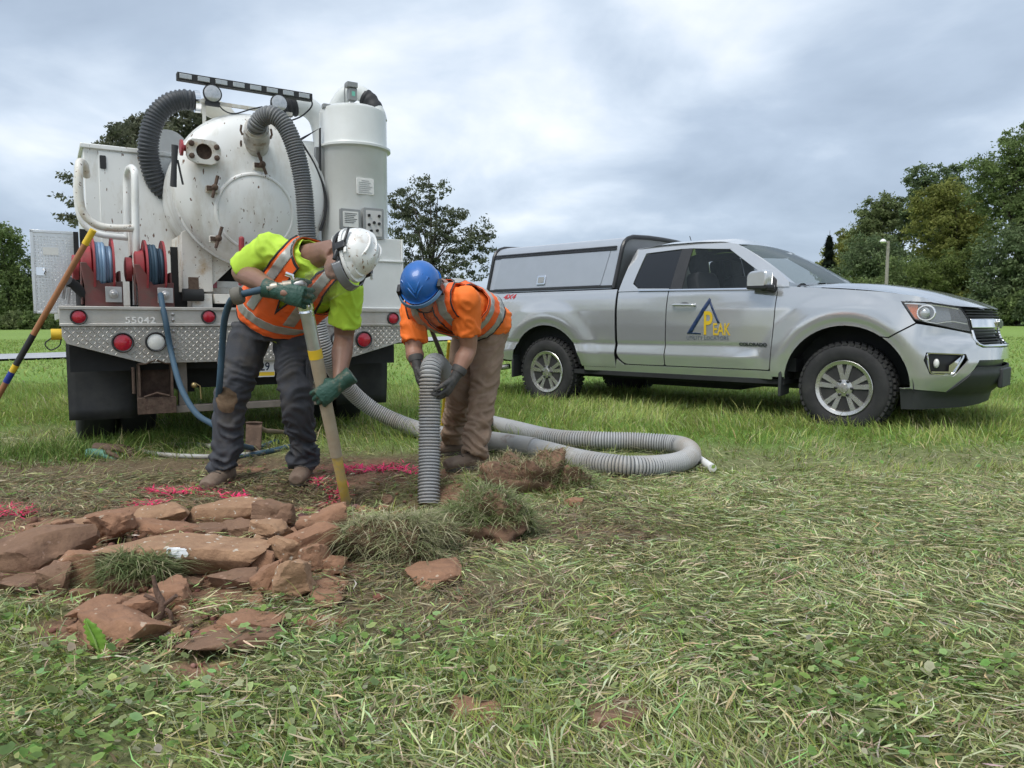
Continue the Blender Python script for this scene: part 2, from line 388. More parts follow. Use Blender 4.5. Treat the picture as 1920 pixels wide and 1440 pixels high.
# path across the lawn
pth = catmull(PATH, 10); w_ = 1.5; vv = []; ff = []
for i, p in enumerate(pth):
    t = (pth[min(i + 1, len(pth) - 1)] - pth[max(i - 1, 0)]).normalized(); n_ = Vector((-t.y, t.x, 0))
    for s_ in (-1, 1): q = p + n_ * w_ * s_; vv.append((q.x, q.y, gz(q.x, q.y) + .05))
    if i: ff.append((2 * i - 2, 2 * i - 1, 2 * i + 1, 2 * i))
mb = MB(); mb.add(vv, ff); tag(mb.build('path', pm('path_asphalt', (.36, .37, .39), .85, var=.15, scale=3, bump=.2), smooth=180), kind='structure')

# ------------------------------------------------------------------ lawn
def in_view(y, lo, hi, n):
    """random points of the ground the camera can see (a little beyond the frame), even in area"""
    yy = np.sqrt(rng.uniform(lo * lo, hi * hi, n)); xx = rng.uniform(-1, 1, n) * (.80 * yy + 1.2); return xx, yy
def blades(name, x, y, z0, H, W, ang, lean, curl, col, segs, mat, label, cat, tipc=None):
    n = len(x); d = np.stack([np.cos(ang), np.sin(ang)], 1); tw = ang + PI / 2 + rng.normal(0, .5, n); sd = np.stack([np.cos(tw), np.sin(tw)], 1)
    nvv = 2 * segs + 1; out_ = np.zeros((n, nvv, 3), np.float32); cc = np.zeros((n, nvv, 3), np.float32)
    for k in range(segs + 1):
        t = k / segs; off = (lean * t + curl * t * t) * H
        zc = z0 + H * (t - .55 * np.clip(np.abs(lean) + np.abs(curl), 0, 1.6) * t * t * .6)
        cx, cy = x + d[:, 0] * off, y + d[:, 1] * off; ww = W * (1 - t ** 1.6) * (.75 + .5 * t * (1 - t) * 2)
        if k < segs:
            for j, s_ in ((0, -1), (1, 1)):
                out_[:, 2 * k + j] = np.stack([cx + s_ * sd[:, 0] * ww / 2, cy + s_ * sd[:, 1] * ww / 2, zc], 1); cc[:, 2 * k + j] = col
        else: out_[:, -1] = np.stack([cx, cy, zc], 1); cc[:, -1] = col if tipc is None else tipc
    tr = []
    for k in range(segs - 1): a = 2 * k; tr += [(a, a + 1, a + 3), (a, a + 3, a + 2)]
    a = 2 * (segs - 1); tr.append((a, a + 1, a + 2)); tr = np.array(tr, np.int32)
    T = (np.arange(n)[:, None, None] * nvv + tr[None]).reshape(-1, 3)
    o = np_mesh(name, out_.reshape(-1, 3), T, cc.reshape(-1, 3), mat); return tag(o, label, cat, kind='stuff')
gmat = attr_mat('grass_blade', .55, .35, spec=.25); dmat = attr_mat('dry_clipping', .8, .25, spec=.15)
def jitter(c, n, a): return np.clip(c * (1 + rng.normal(0, a, (n, 1))) * (1 + rng.normal(0, a * .45, (n, 3))), .004, 1)
# near, standing blades
def near_grass(n, lo, hi, segs, hmul, wmul, name, label):
    x, y = in_view(0, lo, hi, n); so, ma, dry, lush, weed = masks(x, y)
    dens = .28 + .72 * np.maximum(lush, .55 * weed + .35 * (1 - dry)); dens *= (1 - .97 * so) * (1 - .93 * ma)
    clump = sstep(.25, .7, fb(x, y, 5, 55)); pxs = np.array([p.x for p in pth]); pys = np.array([p.y for p in pth]); dens = dens * (np.min((x[:, None] - pxs[None, ::3]) ** 2 + (y[:, None] - pys[None, ::3]) ** 2, 1) > 2.6 ** 2 if hi > 15 else 1)
    k = rng.random(n) < dens * (.35 + .65 * clump); x, y, lush, dry, clump = x[k], y[k], lush[k], dry[k], clump[k]; n = len(x)
    tall = gauss(x, y, (-2.0, 5.35), 1.5, .55, .5) + 1.0 * gauss(x, y, (-2.85, 5.1), .6, .45, .5) + .6 * gauss(x, y, (-.9, 6.0), .5, .4) + .12 * gauss(x, y, (2.2, 7.2), 2.6, 1.4, -.7)
    H = hmul * rng.gamma(6, 1 / 6, n) * (.035 + .036 * lush + .020 * clump + .06 * tall); W = wmul * rng.uniform(.7, 1.4, n)
    a = fb(x, y, .9, 66) * 9 + rng.normal(0, 1.1, n); lean = np.abs(rng.normal(.35, .35, n)) + .25 * (1 - lush); curl = np.abs(rng.normal(.25, .3, n))
    g = np.array([.205, .285, .062]); g2 = np.array([.300, .350, .105]); g3 = np.array([.40, .375, .21]); r = rng.random(n)[:, None]; q = fb(x, y, 2.2, 77)[:, None]
    col = np.where(r < .55, g * (1 - q) + g2 * q, np.where(r < .55 + .22 * lush[:, None] + .12, g2, g3))
    col = col * (1 + .18 * sstep(4.4, 6, y)[:, None]); far_ = sstep(5, 12, y)[:, None]; col = col * (1 - .6 * far_) + np.array([.195, .290, .070]) * .6 * far_
    col = jitter(col, n, .2); blades(name, x, y, gh(x, y) - .004, H, W, a, lean, curl, col, segs, gmat, label, 'grass', np.clip(col * 1.15 + np.array([.02, .015, 0]), 0, 1))
near_grass(265000, 1.15, 4.6, 3, 1.0, .0052, 'lawn_grass', 'short green grass standing in the near lawn')
near_grass(215000, 4.4, 10.5, 2, 1.0, .0075, 'lawn_grass', 'lush green grass round the parked vehicles')
near_grass(100000, 10, 32, 1, .8, .034, 'lawn_grass', 'mown green grass on the far lawn')
# long grass left standing along the truck's rear wheels
n_ = 11000; uu, vv_ = rng.normal(-.55, .55, n_), rng.normal(.55, .22, n_); cb, sb = math.cos(.557), math.sin(.557); x, y = -1.884 + uu * cb - vv_ * sb, 5.439 + uu * sb + vv_ * cb
blades('long_grass', x, y, gh(x, y) - .005, rng.gamma(6, 1 / 6, n_) * .085, rng.uniform(.004, .009, n_), rng.uniform(0, 2 * PI, n_), np.abs(rng.normal(.25, .25, n_)), np.abs(rng.normal(.3, .3, n_)), jitter(np.array([.155, .235, .055]), n_, .22), 3, gmat, 'longer unmown grass standing along the rear of the white truck', 'grass')
# mown clippings lying on the ground
def clippings(n, lo, hi, name, label, segs, lmul):
    x, y = in_view(0, lo, hi, n); so, ma, dry, lush, weed = masks(x, y)
    dens = np.clip(.15 + .95 * dry + .9 * ma, 0, 1) * (1 - .86 * so) * (1 - .75 * lush); k = rng.random(n) < dens * (.4 + .6 * sstep(.3, .65, fb(x, y, 3.5, 91)))
    x, y, ma, dry = x[k], y[k], ma[k], dry[k]; n = len(x); L = lmul * rng.gamma(5, .2, n) * .058; ang = fb(x, y, 1.6, 95) * 14 + rng.normal(0, .9, n)
    st = np.array([.58, .54, .34]); ol = np.array([.40, .41, .21]); br = np.array([.20, .165, .10]); gr = np.array([.29, .375, .145]); r = rng.random(n)[:, None]; m_ = ma[:, None]
    col = np.where(r < .30 * (1 - .6 * m_), st, np.where(r < .60 - .25 * m_, ol, np.where(r < .68, br, gr))); col = np.where(rng.random((n, 1)) < .72 * m_, br * 1.25, col)
    col = jitter(col, n, .22); pitch = np.abs(rng.normal(.10, .16, n)); d = np.stack([np.cos(ang), np.sin(ang)], 1)
    W = rng.uniform(.0025, .0062, n) * (1 if segs > 1 else 1.5); z = gh(x, y) + rng.uniform(.002, .038, n) * (1 + dry * .3); bend = rng.normal(0, .22, n); nv_ = 2 * (segs + 1); out_ = np.zeros((n, nv_, 3), np.float32)
    sdx, sdy = -d[:, 1], d[:, 0]; roll = rng.normal(0, .5, n)
    for q in range(segs + 1):
        t = q / segs - .5; cx = x + d[:, 0] * L * t + sdx * bend * L * t * t * 2; cy = y + d[:, 1] * L * t + sdy * bend * L * t * t * 2; cz = z + pitch * L * t - np.abs(bend) * L * t * t * .7
        ww = W * (1 - .75 * (2 * abs(t)) ** 2)
        for j, s_ in ((0, -1), (1, 1)): out_[:, 2 * q + j] = np.stack([cx + s_ * sdx * ww / 2 * np.cos(roll), cy + s_ * sdy * ww / 2 * np.cos(roll), cz + s_ * np.sin(roll) * ww / 2], 1)
    tr = []
    for q in range(segs): a = 2 * q; tr += [(a, a + 1, a + 3), (a, a + 3, a + 2)]
    T = (np.arange(n)[:, None, None] * nv_ + np.array(tr, np.int32)[None]).reshape(-1, 3)
    tag(np_mesh(name, out_.reshape(-1, 3), T, np.repeat(col, nv_, 0), dmat), label, 'clippings', kind='stuff')
clippings(200000, 1.15, 4.4, 'grass_clippings', 'pale dry grass clippings matted over the near lawn', 2, 1.0)
clippings(110000, 4.2, 9.0, 'grass_clippings', 'dry grass clippings strewn round the trench and hose', 1, 1.2)
# broad leaves among the grass
def leaves(n, lo, hi):
    x, y = in_view(0, lo, hi, n); so, ma, dry, lush, weed = masks(x, y); k = rng.random(n) < (.05 + .9 * weed + .06 * dry) * sstep(.36, .60, fb(x, y, 2.6, 101)) * (1 - .97 * so) * (1 - .6 * ma)
    x, y, dry, weed = x[k], y[k], dry[k], weed[k]; n = len(x); S = np.minimum(rng.gamma(5, .2, n) * .0095, .0145); m = 7; out_ = np.zeros((n, m + 1, 3), np.float32); z = gh(x, y) + rng.uniform(.012, .055, n)
    a0 = rng.uniform(0, 2 * PI, n); tx, ty = rng.normal(0, .35, n), rng.normal(-.12, .35, n); out_[:, 0] = np.stack([x, y, z - S * .12], 1)
    for q in range(m):
        a = a0 + 2 * PI * q / m; rr = S * (1 + .22 * np.cos(3 * (a - a0)) + rng.normal(0, .10, n)) * (.35 if q == 0 else 1); dx_, dy_ = np.cos(a) * rr, np.sin(a) * rr
        out_[:, q + 1] = np.stack([x + dx_, y + dy_, z + dx_ * tx + dy_ * ty], 1)
    T = np.array([(0, q + 1, (q + 1) % m + 1) for q in range(m)], np.int32); T = (np.arange(n)[:, None, None] * (m + 1) + T[None]).reshape(-1, 3)
    r = rng.random(n)[:, None]; col = np.where(r < .5, np.array([.205, .315, .085]), np.where(r < .78, np.array([.29, .37, .15]), np.where(r < .84, np.array([.42, .41, .25]), np.array([.14, .22, .065])))); col = jitter(col, n, .2)
    cc = np.repeat(col[:, None], m + 1, 1); cc[:, 0] *= .8; tag(np_mesh('clover_leaves', out_.reshape(-1, 3), T, cc.reshape(-1, 3), gmat), 'small round clover and weed leaves in the near lawn', 'weeds', kind='stuff')
leaves(80000, 1.15, 5.0)
# ================================================================== vacuum truck
TB, TX, TY = 0.557, -1.884, 5.439
def tl(px, py, v):
    """pixel -> truck coordinates (right, forward, up) on the plane v ahead of the bumper"""
    d = ray(px, py); n_ = Vector((-math.sin(TB), math.cos(TB), 0)); o = Vector((0, 0, CAM_H)); c0 = Vector((TX, TY, 0))
    t = (v - (o - c0).dot(n_)) / d.dot(n_); P = o + d * t - c0; c_, s_ = math.cos(TB), math.sin(TB)
    return Vector((P.x * c_ + P.y * s_, -P.x * s_ + P.y * c_, P.z))
def tw(u, v, w): c_, s_ = math.cos(TB), math.sin(TB); return Vector((TX + u * c_ - v * s_, TY + u * s_ + v * c_, w))
W_PAINT = pm('white_truck_paint', (.77, .775, .75), .38, var=.05, scale=3, col2=(.52, .48, .40), amt2=.22, scale2=7, soft2=.16, spots=(.15, .085, .05), spot_amt=.17, spot_scale=40, coat=.15, stretch=(1, 1, .38))
W_CLEAN = pm('white_cylinder_paint', (.66, .68, .66), .35, var=.03, scale=2, col2=(.55, .56, .53), amt2=.25, scale2=2.5, soft2=.25, coat=.2)
W_RUST = pm('rusty_white_paint', (.70, .68, .62), .5, var=.08, scale=5, col2=(.46, .33, .19), amt2=.28, scale2=9, soft2=.12, spots=(.10, .05, .03), spot_amt=.2, spot_scale=50)
ALU = pm('weathered_aluminium', (.50, .485, .45), .5, .55, var=.10, scale=7, col2=(.40, .36, .31), amt2=.3, scale2=6, soft2=.2)
ALU2 = pm('bright_aluminium', (.72, .72, .71), .30, .9, var=.06, scale=7)
STEEL = pm('dull_steel', (.42, .41, .40), .45, .8, var=.15, scale=12)
RUST = pm('rusty_iron', (.105, .07, .05), .85, .1, var=.35, scale=22, col2=(.07, .04, .03), amt2=.4, scale2=30, bump=.4)
BLACK = pm('black_rubber', (.022, .023, .025), .65, var=.25, scale=8)
DARK = pm('dark_chassis', (.016, .017, .018), .8, var=.3, scale=5)
FLAPM = pm('mud_flap_rubber', (.018, .020, .023), .6, var=.25, scale=4, col2=(.06, .06, .055), amt2=.25, scale2=3, soft2=.2)
REDL = pm('red_lamp_lens', (.42, .012, .03), .18, var=.15, scale=40, coat=.6)
REDP = pm('faded_red_paint', (.36, .045, .055), .55, var=.15, scale=8, col2=(.20, .04, .035), amt2=.35, scale2=10, soft2=.15)
DRED = pm('dirty_red_bracket', (.17, .05, .045), .6, var=.2, scale=9, col2=(.09, .06, .05), amt2=.45, scale2=9, soft2=.12)
LENSW = pm('white_lamp_lens', (.70, .70, .66), .25, var=.05, scale=30, coat=.5)
GREYP = pm('grey_plastic', (.26, .27, .27), .5, var=.1)
HOSEG = pm('grey_hose', (.37, .375, .375), .55, var=.10, scale=5, col2=(.33, .28, .22), amt2=.32, scale2=3.5, soft2=.15)
HOSED = pm('dark_hose_groove', (.075, .08, .084), .7, var=.2)
HOSEB = pm('black_hose', (.050, .055, .062), .5, var=.15)
BLUEH = pm('blue_water_hose', (.036, .078, .118), .7, var=.12, scale=6)
BLUEL = pm('light_blue_hose', (.20, .32, .46), .45, var=.08, scale=6)
CHROME = pm('chrome', (.82, .82, .82), .12, 1.0, var=.03)
PRINT = pm('black_print', (.03, .03, .03), .6, var=0.0)
YELLOWP = pm('yellow_paint', (.72, .48, .03), .45, var=.08, scale=12, col2=(.45, .36, .16), amt2=.2, scale2=14)
truck = thing('vacuum_truck', 'white hydro-vacuum truck with round debris tank and diamond plate bumper seen from behind', 'truck', (TX, TY, 0), TB)
def corrugated(mb, pts, r, pitch=.018, n=18, depth=.006, i0=0, i1=1):
    """hose of raised ribs (material i0) and sunken grooves (material i1)"""
    P = resample(pts, pitch / 4); a = None; rings = []; m = len(P)
    for i in range(m):
        t = (P[min(i + 1, m - 1)] - P[max(i - 1, 0)]).normalized(); a, b = perp(t, a) if a is not None else perp(t)
        q = r if i % 4 in (1, 2) else r - depth; rings.append([P[i] + a * (q * math.cos(2 * PI * k / n)) + b * (q * math.sin(2 * PI * k / n)) for k in range(n)])
    base = len(mb.f); mb.cm = i0; mb.rings(rings)
    for i in range(m - 1):
        if i % 4 == 3:
            for k in range(n): mb.mi[base + i * n + k] = i1
    return P
ux, vx, wx = V(1, 0, 0), V(0, 1, 0), V(0, 0, 1); back = V(0, -1, 0)
# --- deck, bumper
mb = MB(); mb.span((-1.2, 0, .905), (1.2, .06, 1.03)); mb.span((-1.2, -.012, 1.012), (1.2, .05, 1.034)); mb.span((-1.2, -.012, .903), (1.2, .0, .922)); deck = mb.build('deck_channel', ALU, truck, bevel=.003)
mb = MB(); mb.span((-1.195, .062, .955), (1.195, 3.4, 1.028)); mb.build('deck', ALU, truck)
plate = [(-1.19, .902), (-1.19, .84), (-1.165, .79), (-.717, .652), (.71, .648), (1.17, .775), (1.19, .84), (1.19, .902)]
mb = MB(); mb.prism(plate, (0, .004, 0), ux, wx, -.008); dplate = mb.build('diamond_plate_bumper', ALU, truck, bevel=.002)
def inside(poly, x, y):
    c_ = False; n_ = len(poly)
    for i in range(n_):
        (x1, y1), (x2, y2) = poly[i], poly[(i + 1) % n_]
        if (y1 > y) != (y2 > y) and x < (x2 - x1) * (y - y1) / (y2 - y1) + x1: c_ = not c_
    return c_
LAMPS = [(-1.092, .964, .050, 0), (-.299, .969, .050, 0), (.395, .966, .050, 0), (1.092, .962, .050, 0), (-.844, .795, .067, 0), (-.643, .797, .067, 1), (.844, .795, .067, 0), (.643, .797, .067, 1)]
def tread(mb, x, z, y, ang, L=.026, wd=.007, h=.0035):
    c_, s_ = math.cos(ang), math.sin(ang); a = V(c_ * L / 2, 0, s_ * L / 2); b = V(-s_ * wd / 2, 0, c_ * wd / 2); o = V(x, y, z); t = V(0, -h, 0)
    mb.add([o - a, o + b, o + a, o - b, o - a * .6 + t, o + a * .6 + t], [(0, 4, 1), (4, 5, 1), (5, 2, 1), (2, 5, 3), (5, 4, 3), (4, 0, 3)])
mb = MB(); st = .024
for i in range(-50, 51):
    for j in range(25, 40):
        x, z = i * st + .003, j * st; q = [(x + a_, z + b_) for a_ in (-.012, .012) for b_ in (-.012, .012)]
        if all(inside(plate, *p) for p in q) and all((x - l[0]) ** 2 + (z - l[1]) ** 2 > (l[2] + .012) ** 2 for l in LAMPS): tread(mb, x, z, -.0042, PI / 4 if (i + j) % 2 else -PI / 4, .03, .008)
tag(mb.build('plate_treads', ALU, dplate, smooth=0), kind='stuff')
for (x, z, r, k) in LAMPS:
    mb = MB(); y0 = -.0005; mb.lathe([(r * .8, 0), (r, 0), (r, -.014), (r * .93, -.020), (r * .82, -.014), (r * .82, 0)], (x, y0 if z < .9 else y0, z), vx, 28)
    gr = mb.build('lamp', BLACK, truck)
    mb = MB(); mb.lathe([(r * .82, -.003), (r * .81, -.010), (r * .6, -.015), (r * .3, -.018), (.003, -.019)], (x, y0, z), vx, 28); mb.build('lens', LENSW if k else REDL, gr)
if True:
    mb = MB()
    for x in (-.53, .53, .42, .46):
        for z in (.985, .945): mb.lathe([(.012, 0), (.011, -.006), (.004, -.010), (.001, -.0105)], (x, .0, z), vx, 10)
    for x in (-.53, .53):
        for z in (.87, .755): mb.lathe([(.011, 0), (.010, -.005), (.001, -.009)], (x, -.004, z), vx, 10)
    mb.build('bolts', STEEL, dplate)
    place_text('fleet_number', '55042', .058, frame(tl(234, 604, -.0035) + V(0, 0, -.006), ux, wx), pm('faded_white_print', (.78, .77, .74), .6, var=.1, scale=60, col2=(.6, .58, .54), amt2=.45, scale2=70), deck, extrude=.0008, spacing=1.1, xs=1.2, bold=.0012)
# --- under the deck
mb = MB(); mb.span((-.45, .3, .42), (-.36, 5.2, .72)); mb.span((.36, .3, .42), (.45, 5.2, .72)); mb.span((-.45, .28, .45), (.45, .42, .70)); mb.span((-1.1, 1.2, .62), (1.1, 2.6, .93)); mb.build('chassis', DARK, truck)
mb = MB(); mb.span((-1.15, .12, .60), (1.15, .135, .95)); mb.build('rear_apron', DARK, truck)
mb = MB(); mb.span((-.55, .06, .295), (.60, .14, .345)); mb.span((-.50, .08, .345), (-.44, .13, .66)); mb.span((.46, .08, .345), (.52, .13, .66)); mb.build('underrun_bar', pm('worn_steel_bar', (.24, .21, .18), .6, .5, var=.2, scale=9), truck, bevel=.004)
for sx in (-1, 1):
    mb = MB(); us = [(-1.165 + .43 * k / 8) * (1 if sx < 0 else -1) for k in range(9)]
    mb.grid(lambda u, w: V(u, .34 + .03 * math.sin(u * 9) + .05 * (.8 - w) * math.sin(w * 5 + sx), w), us if sx < 0 else us[::-1], [.25 + .6 * k / 8 for k in range(9)]); mb.build('mud_flap', FLAPM, truck, smooth=180, solid=.012)
    for dv, du in ((1.05, .98), (1.05, .70)):
        mb = MB(); o = V(sx * du, dv, .43); rt = .435; wd = .125
        mb.lathe([(.26, -wd), (rt - .05, -wd), (rt - .012, -wd + .02), (rt, -wd + .045), (rt, wd - .045), (rt - .012, wd - .02), (rt - .05, wd), (.26, wd)], o, ux, 40); wh = mb.build('wheel', BLACK, truck)
        mb = MB(); mb.lathe([(.03, -.06), (.20, -.06), (.255, -.10), (.262, -.10), (.262, .10), (.03, .10)], o, ux, 28); mb.build('rim', W_RUST, wh)
a, b = tl(258, 683, .03), tl(327, 772, .03)
mb = MB(); t_ = .014; d_ = .16
for q in ((a.x, a.x + t_), (b.x - t_, b.x)): mb.span((q[0], .02, b.z), (q[1], d_, a.z))
mb.span((a.x, .02, b.z), (b.x, d_, b.z + .10)); mb.span((a.x, d_ - .01, b.z), (b.x, d_, a.z)); mb.span((a.x - .012, .0, b.z - .004), (b.x + .012, .02, b.z + .11)); hb = mb.build('hitch_box', RUST, truck, bevel=.003)
mb = MB(); mb.tube([V(a.x, .015, a.z), V(a.x + .05, .01, a.z + .004), V((a.x + b.x) / 2, .0, a.z + .028), V(b.x - .05, .01, a.z + .004), V(b.x, .015, a.z)], .007, 8)
mb.tube([V(a.x + .03, .0, b.z + .115), V((a.x + b.x) / 2, -.005, b.z + .14), V(b.x - .03, .0, b.z + .115)], .007, 8); mb.tube([V(a.x - .03, .02, b.z + .14), V(a.x - .03, .02, a.z - .02)], .010, 8); mb.build('hitch_handle', RUST, hb)
mb = MB(); p = tl(364, 722, .05); mb.ball(p, .022, 8); mb.tube([p, p + V(.012, -.012, .0)], .014, 8); mb.tube([p + V(.01, -.02, .01), p + V(.035, -.022, -.005), p + V(.04, -.022, -.10)], .004, 8); mb.build('drain_valve', pm('brass', (.55, .42, .2), .35, .8), truck)
# licence plate
PB = tl(515, 706, .05); mb = MB(); pc = V(PB.x - .1525, .045, PB.z + .077); mb.prism(rrect(.305, .153, .012), pc, ux, wx, .002)
lp = mb.build('licence_plate', pm('plate_white', (.78, .79, .80), .4, var=.02), truck)
mb = MB(); mb.prism([(-.15, -.068), (.15, -.068), (.15, -.04), (-.15, -.04)], pc + V(0, -.0022, 0), ux, wx, .001); mb.build('plate_band', pm('plate_yellow', (.80, .55, .04), .4, var=.02), lp)
mb = MB(); mb.prism([(-.15, .045), (.15, .045), (.15, .070), (-.15, .070)], pc + V(0, -.0022, 0), ux, wx, .001); mb.build('plate_band', pm('plate_blue', (.03, .06, .16), .4, var=.02), lp)
place_text('plate_number', '29', .085, frame(pc + V(.045, -.004, -.028), ux, wx), pm('plate_ink', (.02, .03, .06), .5, var=0), lp, extrude=.001, xs=.85, bold=.001)
# --- cabinet with panel and hand rails
CV = .9; A = tl(155, 268, CV); cu0, cu1, cw = A.x, -.30, A.z
mb = MB(); mb.span((cu0, CV, 1.03), (cu1, 2.3, cw - .03)); cab = mb.build('pump_cabinet', W_PAINT, truck, bevel=.006)
mb = MB(); mb.span((cu0 - .02, CV - .02, cw - .035), (cu1, 2.32, cw)); mb.build('cabinet_roof', W_PAINT, cab, bevel=.006)
mb = MB(); q0 = tl(183, 283, CV); q1 = tl(258, 560, CV); mb.span((q0.x, CV - .009, 1.06), (cu1 - .03, CV, q0.z)); pn = mb.build('cabinet_door', W_PAINT, cab, bevel=.004)
mb = MB(); q = tl(193, 304, CV - .01); mb.prism(rrect(.042, .098, .008), q, ux, wx, .006); mb.build('door_latch', BLACK, pn)
RAILM = W_RUST; r_ = .025
def P3(px, py, v): return tl(px, py, v)
railg = [[P3(152, 322, .22), P3(150, 395, .22)]]
mb = MB()
near = catmull([P3(163, 330, .52), P3(158, 308, .42), P3(149, 305, .28), P3(148, 330, .22), P3(150, 375, .22), P3(158, 402, .22), P3(178, 420, .22), P3(205, 427, .22), P3(250, 428, .24)], 8); mb.tube(near, r_, 12); hr = mb.build('hand_rail', RAILM, truck)
mb = MB(); fr_ = catmull([P3(146, 312, .50), P3(144, 360, .50), P3(150, 405, .50), P3(165, 428, .50), P3(190, 440, .50), P3(240, 446, .50)], 8); mb.tube(fr_, .022, 12); mb.build('hand_rail', W_PAINT, truck)
mb = MB(); up = catmull([P3(239, 446, .50), P3(238, 380, .50), P3(238, 335, .50), P3(242, 318, .42), P3(249, 316, .32), P3(253, 332, .25), P3(254, 400, .24), P3(255, 480, .24), P3(256, 572, .24)], 8); mb.tube(up, .025, 12); mb.build('hand_rail', W_PAINT, truck)
mb = MB(); q = tl(247, 430, .45); mb.span((q.x - .025, .42, 1.03), (q.x + .025, .46, q.z)); mb.build('rail_post', W_RUST, truck, bevel=.004)
mb = MB(); q = tl(143, 435, .7); mb.span((q.x - .02, .69, 1.03), (q.x + .012, .72, q.z)); q2 = tl(158, 435, .75); mb.span((q2.x - .03, .74, 1.03), (q2.x + .03, .78, q2.z + .02)); mb.build('door_strut', DARK, truck)
# open tool door of tread plate
a, b, c, d = tl(55, 430, 1.0), tl(140, 433, 1.0), tl(140, 585, 1.0), tl(62, 588, 1.0); zt, zb, xl, xr = a.z, d.z, a.x, b.x
mb = MB(); mb.span((xl, 1.0, zb), (xr, 1.035, zt)); td = mb.build('tool_door', ALU2, truck, bevel=.003)
mb = MB()
for s0, s1 in (((xl, zb), (xl + .022, zt)), ((xl, zt - .02), (xr, zt)), ((xl, zb), (xr, zb + .02))): mb.span((s0[0], .992, s0[1]), (s1[0], .999, s1[1]))
mb.build('door_frame', ALU2, td, bevel=.002)
mb = MB()
for i in range(int((xr - xl) / .02)):
    for j in range(int((zt - zb) / .02)):
        x, z = xl + .03 + i * .02, zb + .03 + j * .02
        if x < xr - .01 and z < zt - .03: tread(mb, x, z, .999, 0 if (i + j) % 2 else PI / 2, .02, .006, .003)
tag(mb.build('door_treads', ALU2, td, smooth=0), kind='stuff')
mb = MB(); q = tl(95, 471, .995); mb.prism(rrect(.10, .055, .003), q, ux, wx, .002); mb.build('door_sticker', LENSW, td)
mb = MB(); q = tl(76, 509, .995); mb.prism(rrect(.055, .06, .006), q, ux, wx, .02); mb.tube([q + V(.02, -.02, .015), q + V(.03, -.05, 0), q + V(.02, -.05, -.02)], .009, 8); mb.build('door_latch', CHROME, td)
# --- tank
TC = V(.10, .30, 1.915); TR = .56
mb = MB(); mb.lathe([(TR, 0), (TR + .012, .005), (TR + .012, .03), (TR, .035), (TR, 2.3), (TR * .9, 2.4), (.02, 2.45)], TC, vx, 64); tank = mb.build('debris_tank', W_PAINT, truck)
mb = MB(); mb.lathe([(TR, .01), (TR - .004, -.015), (TR * .93, -.055), (TR * .8, -.088), (TR * .6, -.115), (TR * .35, -.13), (.01, -.135)], TC, vx, 64); mb.build('tank_head', W_PAINT, tank)
MC = V(.085, .195, 1.745); MR = .285; tilt = V(.0, -1, -.12).normalized()
mb = MB(); mb.lathe([(MR, -.05), (MR + .006, .012), (MR - .004, .026), (MR - .014, .028), (MR - .02, .02), (MR * .8, .034), (MR * .5, .046), (.01, .05)], MC, tilt, 56); man = mb.build('manway_cover', W_PAINT, tank)
mb = MB(); mb.lathe([(MR + .02, -.06), (MR + .02, -.005), (MR + .004, -.002), (MR + .002, -.06)], MC, tilt, 56); mb.build('manway_ring', W_PAINT, tank)
for (px, py, rot) in ((402, 352, .25), (491, 309, -.35), (409, 447, .3)):
    q = tl(px, py, .12); ax = V(math.sin(rot), 0, math.cos(rot)); mb = MB(); mb.tube([q + V(0, .09, 0), q + V(0, -.03, 0)], .012, 8); mb.tube([q - ax * .075 + V(0, -.02, 0), q + ax * .085 + V(0, -.02, 0)], [.011, .012], 8)
    mb.ball(q + V(0, -.02, 0), .024, 8); mb.span((q.x - .05, q.y + .0, q.z - .018), (q.x + .01, q.y + .02, q.z + .012)); cl = mb.build('manway_clamp', RUST, tank)
    mb = MB(); mb.span((q.x - .052, q.y + .022, q.z - .03), (q.x + .03, q.y + .06, q.z + .02)); mb.build('clamp_lug', W_RUST, cl, bevel=.004)
# inspection port with bolted flange
q = tl(383, 284, .10); oct_ = [(-.12, -.055), (-.06, -.085), (.06, -.085), (.115, -.04), (.115, .045), (.075, .082), (-.075, .082), (-.12, .05)]
xa = V(.985, 0, -.03).normalized(); tiltx = V(1, .10, 0).normalized()
hole = [(.055 * math.cos(2 * PI * k / 24), .055 * math.sin(2 * PI * k / 24)) for k in range(24)]
mb = MB(); n_ = 24; ptsO = []
for k in range(n_):
    a_ = 2 * PI * k / n_; dirx, diry = math.cos(a_), math.sin(a_); best = 9
    for i in range(8):
        (x1, y1), (x2, y2) = oct_[i], oct_[(i + 1) % 8]; ex, ey = x2 - x1, y2 - y1; den = dirx * ey - diry * ex
        if abs(den) > 1e-9:
            t = (x1 * ey - y1 * ex) / den; s_ = (x1 * diry - y1 * dirx) / den
            if t > 0 and -1e-6 <= s_ <= 1 + 1e-6: best = min(best, t)
    ptsO.append((dirx * best, diry * best))
for dpt, inn in ((0, 0),):
    f0 = [q + tiltx * p[0] + wx * p[1] for p in ptsO]; h0 = [q + tiltx * p[0] + wx * p[1] for p in hole]; f1 = [p + V(0, .03, 0) for p in f0]; h1 = [p + V(0, .10, 0) for p in h0]
    mb.rings([f1, f0, h0, h1], caps=False)
port = mb.build('inspection_port', W_RUST, tank, smooth=30)
mb = MB(); mb.lathe([(.056, .02), (.056, .20), (.075, .2), (.075, .02)], q, vx, 24); mb.add([q + V(.056 * math.cos(2 * PI * k / 24), .10, .056 * math.sin(2 * PI * k / 24)) for k in range(24)], [tuple(range(24))]); mb.build('port_pipe', RUST, port)
for dx_, dz_ in ((-.085, .045), (-.085, -.04), (.085, .04), (.085, -.035)):
    mb = MB(); mb.lathe([(.020, 0), (.019, -.014), (.012, -.018), (.001, -.018)], q + tiltx * dx_ + wx * dz_, vx, 8); mb.build('bolt', RUST, port)
